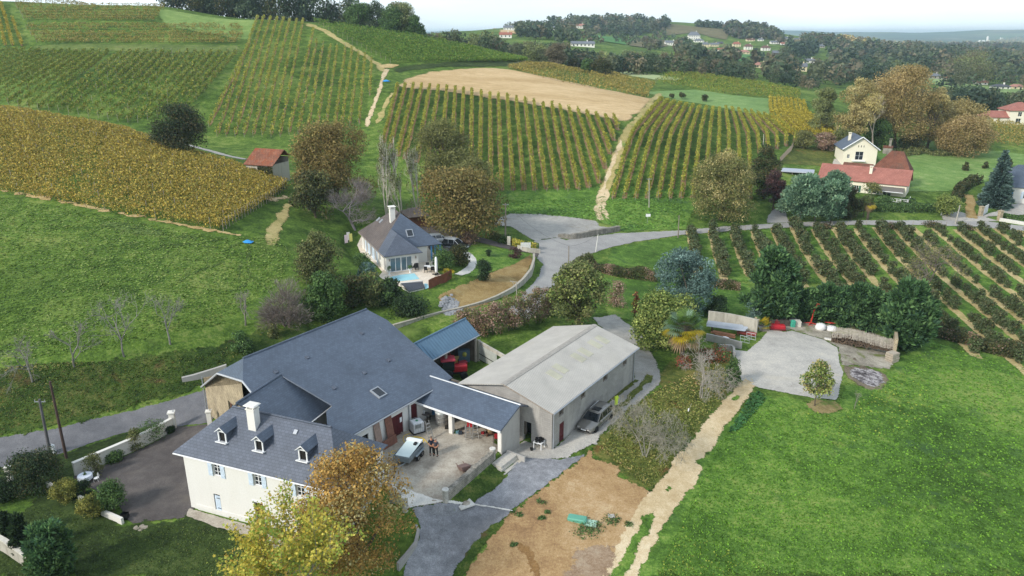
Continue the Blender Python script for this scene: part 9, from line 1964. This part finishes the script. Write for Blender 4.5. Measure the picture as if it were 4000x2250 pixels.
def sheets(k, x0, y0, x1, y1, z, n, wd, m, label, th=.06):
 a=G(*D(k,(x0,y0)));b=G(*D(k,(x1,y1)));d=b-a;L_=Vector((d.x,d.y,0)).length;r=empty('metal_sheets',(a+b)/2,math.atan2(d.y,d.x),label,'sheet stack');mb=MB()
 for i in range(n):mb.box((rng.normal(0,.15),i*.10-.3+rng.normal(0,.05),z+i*.035),(L_*rng.uniform(.85,1),wd,th*.5),rx=.12)
 part(mb, 'sheets', m, r); q = MB()
 for x in (-L_ * .35, L_ * .3): q.box((x, 0, z / 2 - .03), (.12, wd, z - .02))
 part(q, 'bearer', BROWNW, r)
sheets('b4',1150,930,1660,1010,.9,7,.7,corr('bright_sheet','cdd3da','a4abb3',.15,.35),'stack of bright corrugated metal sheets by the palm');sheets('b4',1220,985,1500,1045,.35,5,.5,plain('rust_sheet','8a5f42',.8,.1,.25,3),'rusty brown sheets stacked below the bright ones')
a,b=G(*D('b4',(1540,985))),G(*D('b4',(1780,1030)));m=MB();m.tube((0,0,.4),b-a+Vector((0,0,.4)),.28,.28,14);o=m.build('steel_pipe',plain('red_oxide','8a3a34',.6,.1,.15));o.location=a;tag(o,'red oxide steel pipe lying by the yard wall','pipe')
def gridframe(px, label, s=1.1):
 p = G(*D('b4', px)); r = empty('grid_hurdle', p, -.6, label, 'frame'); m = MB()
 for z in (.05, .5, .95): m.tube((-s * .5, -z * .3, z), (s * .5, -z * .3, z), .03, .03, 5)
 for x in (-s * .5, 0, s * .5): m.tube((x, -.015, .05), (x, -.285, .95), .03, .03, 5)
 m.build('bars', plain('frame_white', 'c4c9ce', .5, .3), r)
gridframe((1640,1090),'pale metal grid frame leaning on the block wall, left one');gridframe((1720,1050),'pale metal grid frame leaning on the block wall, right one')
m=MB();m.lathe([(.5,0),(.45,.12),(.2,.25),(.02,.3)],n=8);o=m.build('white_cover',PAINTW);o.location=G(*D('b4',(1390,1060)))+Vector((0,.3,.1));o.scale=(1.3,.7,1);tag(o,'white plastic cover lying behind the block wall','cover')
def mower():
 p=G(*D('a5',(1045,300)));r=empty('flail_mower',p,-.12,'bright red flail mower at the edge of the concrete yard','machine');m=MB();m.bbox((0,0,.45),(2.0,.85,.55),.12);m.build('hood',REDP,r);m=MB();m.tube((-1.0,-.45,.18),(1.0,-.45,.18),.12,.12,10);m.box((0,.35,.8),(.6,.3,.4));m.tube((-.3,.3,.7),(0,.6,1.2),.05,.05,6);m.tube((.3,.3,.7),(0,.6,1.2),.05,.05,6);m.build('roller',plain('dark_red','6a1a1e',.6),r)
mower()
def crane():
 p=G(*D('a5',(1410,245)));r=empty('hoist',p,0,'red engine hoist standing upright by the conifer hedge','machine');m=MB();m.tube((0,0,.1),(.2,0,2.0),.1,.08,8);m.tube((.2,0,2.0),(.55,0,3.0),.08,.06,8);m.tube((.55,0,3.0),(.85,0,2.9),.06,.05,6);m.tube((.05,.1,.6),(.5,.1,2.8),.05,.05,6)
 for a in (2.5, -2.3, -.3): m.tube((0, 0, .3), (math.cos(a) * .9, math.sin(a) * .9, .05), .07, .06, 6)
 m.build('frame',plain('hoist_red','b8352c',.55,0,.1),r);m=MB();m.tube((-1.1,-.4,.1),(.1,-.5,.08),.05,.05,6);m.build('leg',MATS['hoist_red'],r)
crane()
for x,y,w_,lb in ((1515,300,1.25,'larger white big bag by the conifer hedge'),(1635,310,1.3,'flatter white big bag right of the other one')):
 m=MB();V=[];m.lathe([(.5,0),(.58,.2),(.56,.5),(.45,.72),(.25,.8),(.05,.76)],n=14);m.v=[(vx*rng.uniform(.9,1.08),vy*rng.uniform(.9,1.08),vz*rng.uniform(.92,1.1)) for vx,vy,vz in m.v];o=m.build('big_bag',plain('bag_white','dedede',.8,0,.06,3),None,True);o.location=G(*D('a5',(x,y)));o.scale=(w_,w_*.9,1.05 if x<1600 else .75);tag(o,lb,'bag')
m=MB();m.tube((0,0,.35),(1.6,-.4,.3),.06,.06,6);m.tube((0,.3,.3),(1.5,-.1,.25),.05,.05,6);m.tube((.7,-.3,.28),(.8,.3,.3),.05,.05,6);o=m.build('red_bar',MATS['hoist_red']);o.location=G(*D('a5',(1560,245)));tag(o,'red steel drawbar lying behind the big bags','bar')
def stackbox(px, d, m, label, cat, name, rz=0, k='a5'):
 mb = MB(); n = 4
 for i in range(n):mb.box((rng.normal(0,.04),rng.normal(0,.04),d[2]*(i+.5)/n),(d[0]*rng.uniform(.92,1),d[1],d[2]/n*.85))
 o = part(mb, name, m, None); o.location = G(*D(k, px)); o.rotation_euler = (0, 0, rz); tag(o, label, cat)
stackbox((1225,255),(1.7,1.0,.75),plain('pale_board','c8c4b8',.8,0,.1,2),'stack of pale boards behind the green cover','stack','board_stack',-.1);m=MB();m.bbox((0,0,.5),(.62,.5,1.0),.12);o=m.build('green_drum',plain('teal_green','3f9a82',.5,0,.1),None);o.location=G(*D('a5',(1215,272)));tag(o,'teal green cover in front of the pale boards','cover')
stackbox((1070,245),(2.6,1.1,.8),plain('dark_timber','4a443e',.9,0,.35,2),'stack of dark timber behind the red mower','stack','timber_stack',-.1);stackbox((1210,190),(3.2,.5,1.9),TIN,'rusty and grey tin sheets leaning under the hedge','sheet stack','tin_sheets',-.12);stackbox((1365,205),(1.9,.4,1.1),TIN,'grey tin sheets left of the red hoist','sheet stack','tin_sheets',-.2)
stackbox((2290,640),(1.3,1.0,1.15),plain('stone_block','a59a8a',.9,0,.25,2),'small stack of stone blocks at the end of the log pile','stack','block_stack',.5);stackbox((870,300),(1.2,.9,.5),plain('rubble','8f8a82',.9,0,.3,3),'heap of stone rubble at the end of the yard wall','heap','rubble_heap',.3)
for (x,y),lb in (((795,300),'left wooden plank leaning on the yard wall'),((822,320),'right wooden plank leaning on the yard wall')):
 m=MB();m.box((0,0,.9),(.28,.05,1.9),rx=.25);o=part(m,'plank',plain('pale_plank','b5a68c',.9,0,.15),None);o.location=G(*D('a5',(x,y)));tag(o,lb,'plank')
def logpile():
 """split logs stacked under a wavy skin of upright pale stakes"""
 a,b=G(*D('a5',(1640,430))),G(*D('a5',(2290,590)));d=(b-a);d.z=0;L_=d.length;ang=math.atan2(d.y,d.x);r=empty('log_pile',a,ang,'long pile of dark split logs under a wavy roof of pale stakes','wood pile');m=MB();n=420
 hgt_ = lambda s: .75 + .35 * math.sin(s * 4.2 + .4) * (1 - s * .3)
 for i in range(n):
  s=rng.random();z=rng.random()*hgt_(s);m.tube((s*L_,-.3+rng.normal(0,.05),z),(s*L_+rng.normal(0,.05),.7,z+rng.normal(0,.03)),.09*rng.uniform(.7,1.2),.09,6)
 m.build('logs', plain('dark_logs', '57493c', .95, 0, .4, 2), r); q = MB(); k = 92
 for i in range(k):s=i/(k-1);h=hgt_(s);q.box((s*L_,.15+rng.normal(0,.04),h+.28+rng.normal(0,.03)),(L_/k*rng.uniform(.45,.7),1.5*rng.uniform(.9,1.12),.08),rx=.62+rng.normal(0,.06))
 q.build('roof_stakes', plain('pale_stakes', 'a9a092', .9, 0, .25, 4), r)
 e = MB(); e.box((L_ + .2, .6, .9), (.35, 2.6, 1.9)); part(e, 'end_wall', STONE, r)
logpile()
q = GA(D('a5',(1575,395),(1600,405),(1640,420)))[:, :2]
m=MB();m.bbox((0,0,.12),(.9,.5,.22),.06);o=m.build('white_block',PALE);o.location=G(*D('a5',(1600,412)));o.rotation_euler=(0,0,-.4);tag(o,'long pale stone at the left end of the log pile','stone');m=MB();m.bbox((0,0,.1),(.8,.35,.18),.05);o=m.build('white_block',PALE);o.location=G(*D('a5',(2295,640)));tag(o,'white block at the foot of the log pile end wall','stone')
def shed_things():
 f = TSH; at = lambda x, y, z=0: P0('a4', x, y, z)
 r=empty('fertiliser_spreader',at(1045,1010),0,'yellow hopper of a spreader under the blue shed roof','machine');m=MB();m.box((0,0,.75),(1.0,.9,.5),taper=1.35);m.build('hopper',plain('hopper_yellow','c0a862',.6,0,.1),r);m=MB()
 for sx in (-.4, .4): m.tube((sx, 0, .5), (sx, 0, 0), .05, .05, 6)
 m.build('frame', BLACKP, r)
 r=empty('loading_arm',at(1060,1060),.3,'orange red loading arms leaning by the shed post','machine');m=MB();m.tube((0,0,0),(-.75,.2,2.3),.06,.05,6);m.tube((.3,0,0),(-.5,.2,2.2),.06,.05,6)
 for t in (.3, .6, .9): m.tube((-.75 * t, .2 * t, 2.3 * t), (.3 - .8 * t, .2 * t, 2.2 * t), .035, .035, 5)
 m.build('arms', plain('orange_red', 'b24a36', .6, 0, .1), r)
 r=empty('sprayer_tank',at(1265,930),.1,'blue grey metal cabinet at the back of the blue shed','cabinet');m=MB();m.bbox((0,.4,.7),(1.3,.7,1.4),.05);m.build('cabinet',plain('cabinet_blue','5f7686',.5,.2,.12),r)
 m=MB();m.lathe([(.2,0),(.26,.2),(.2,.4),(.05,.45)],n=10);o=m.build('drum',plain('drum_olive','8a8a3c',.6));o.location=at(1265,930,1.0)+Vector((0,.75,.42));o.location.z=1.41;tag(o,'olive drum standing on the blue grey cabinet','drum')
 r=empty('cultivator',at(1210,1030),.5,'dark red cultivator parked beside the yellow hopper','machine');m=MB();m.bbox((0,0,.55),(1.3,.6,.35),.06);m.build('hood',plain('cultivator_red','962a38',.5,0,.1),r);m=MB()
 for x in np.linspace(-.6, .6, 5): m.tube((x, -.2, .4), (x, -.35, 0), .035, .02, 5)
 m.tube((-.7, 0, .4), (.7, 0, .4), .06, .06, 6); m.build('tines', BLACKP, r)
 r=empty('crate_pallet',at(1190,1090),.2,'dark pallet of crates in front of the cultivator','pallet');m=MB();m.box((0,0,.12),(1.4,.8,.2));m.box((-.2,0,.4),(.7,.5,.35));m.build('pallet',plain('dark_crate','4a4440',.8,0,.3),r)
 r = empty('steel_trestle', at(1830, 960), .45, 'thin steel trestle by the white gate', 'trestle'); m = MB()
 for x in (-.6, 0, .6): m.tube((x, 0, 0), (x, 0, 1.5 if x else 1.2), .03, .03, 5)
 m.tube((-.6,0,.9),(.6,0,.9),.03,.03,5);m.tube((0,0,1.15),(.6,0,1.45),.03,.03,5);m.build('bars',BLACKP,r)
shed_things()
def haze():
 b = MB(); b.box((0, 5900, 20), (24000, 14000, 120))
 m = bpy.data.materials.new('air'); m.use_nodes = True; t = m.node_tree; t.nodes.clear()
 v=t.nodes.new('ShaderNodeVolumePrincipled');v.inputs['Color'].default_value=(.66,.83,1,1);v.inputs['Density'].default_value=.00013
 v.inputs['Anisotropy'].default_value = .2
 o = t.nodes.new('ShaderNodeOutputMaterial'); t.links.new(v.outputs[0], o.inputs['Volume'])
 return tag(b.build('haze', m), kind='stuff')
haze()
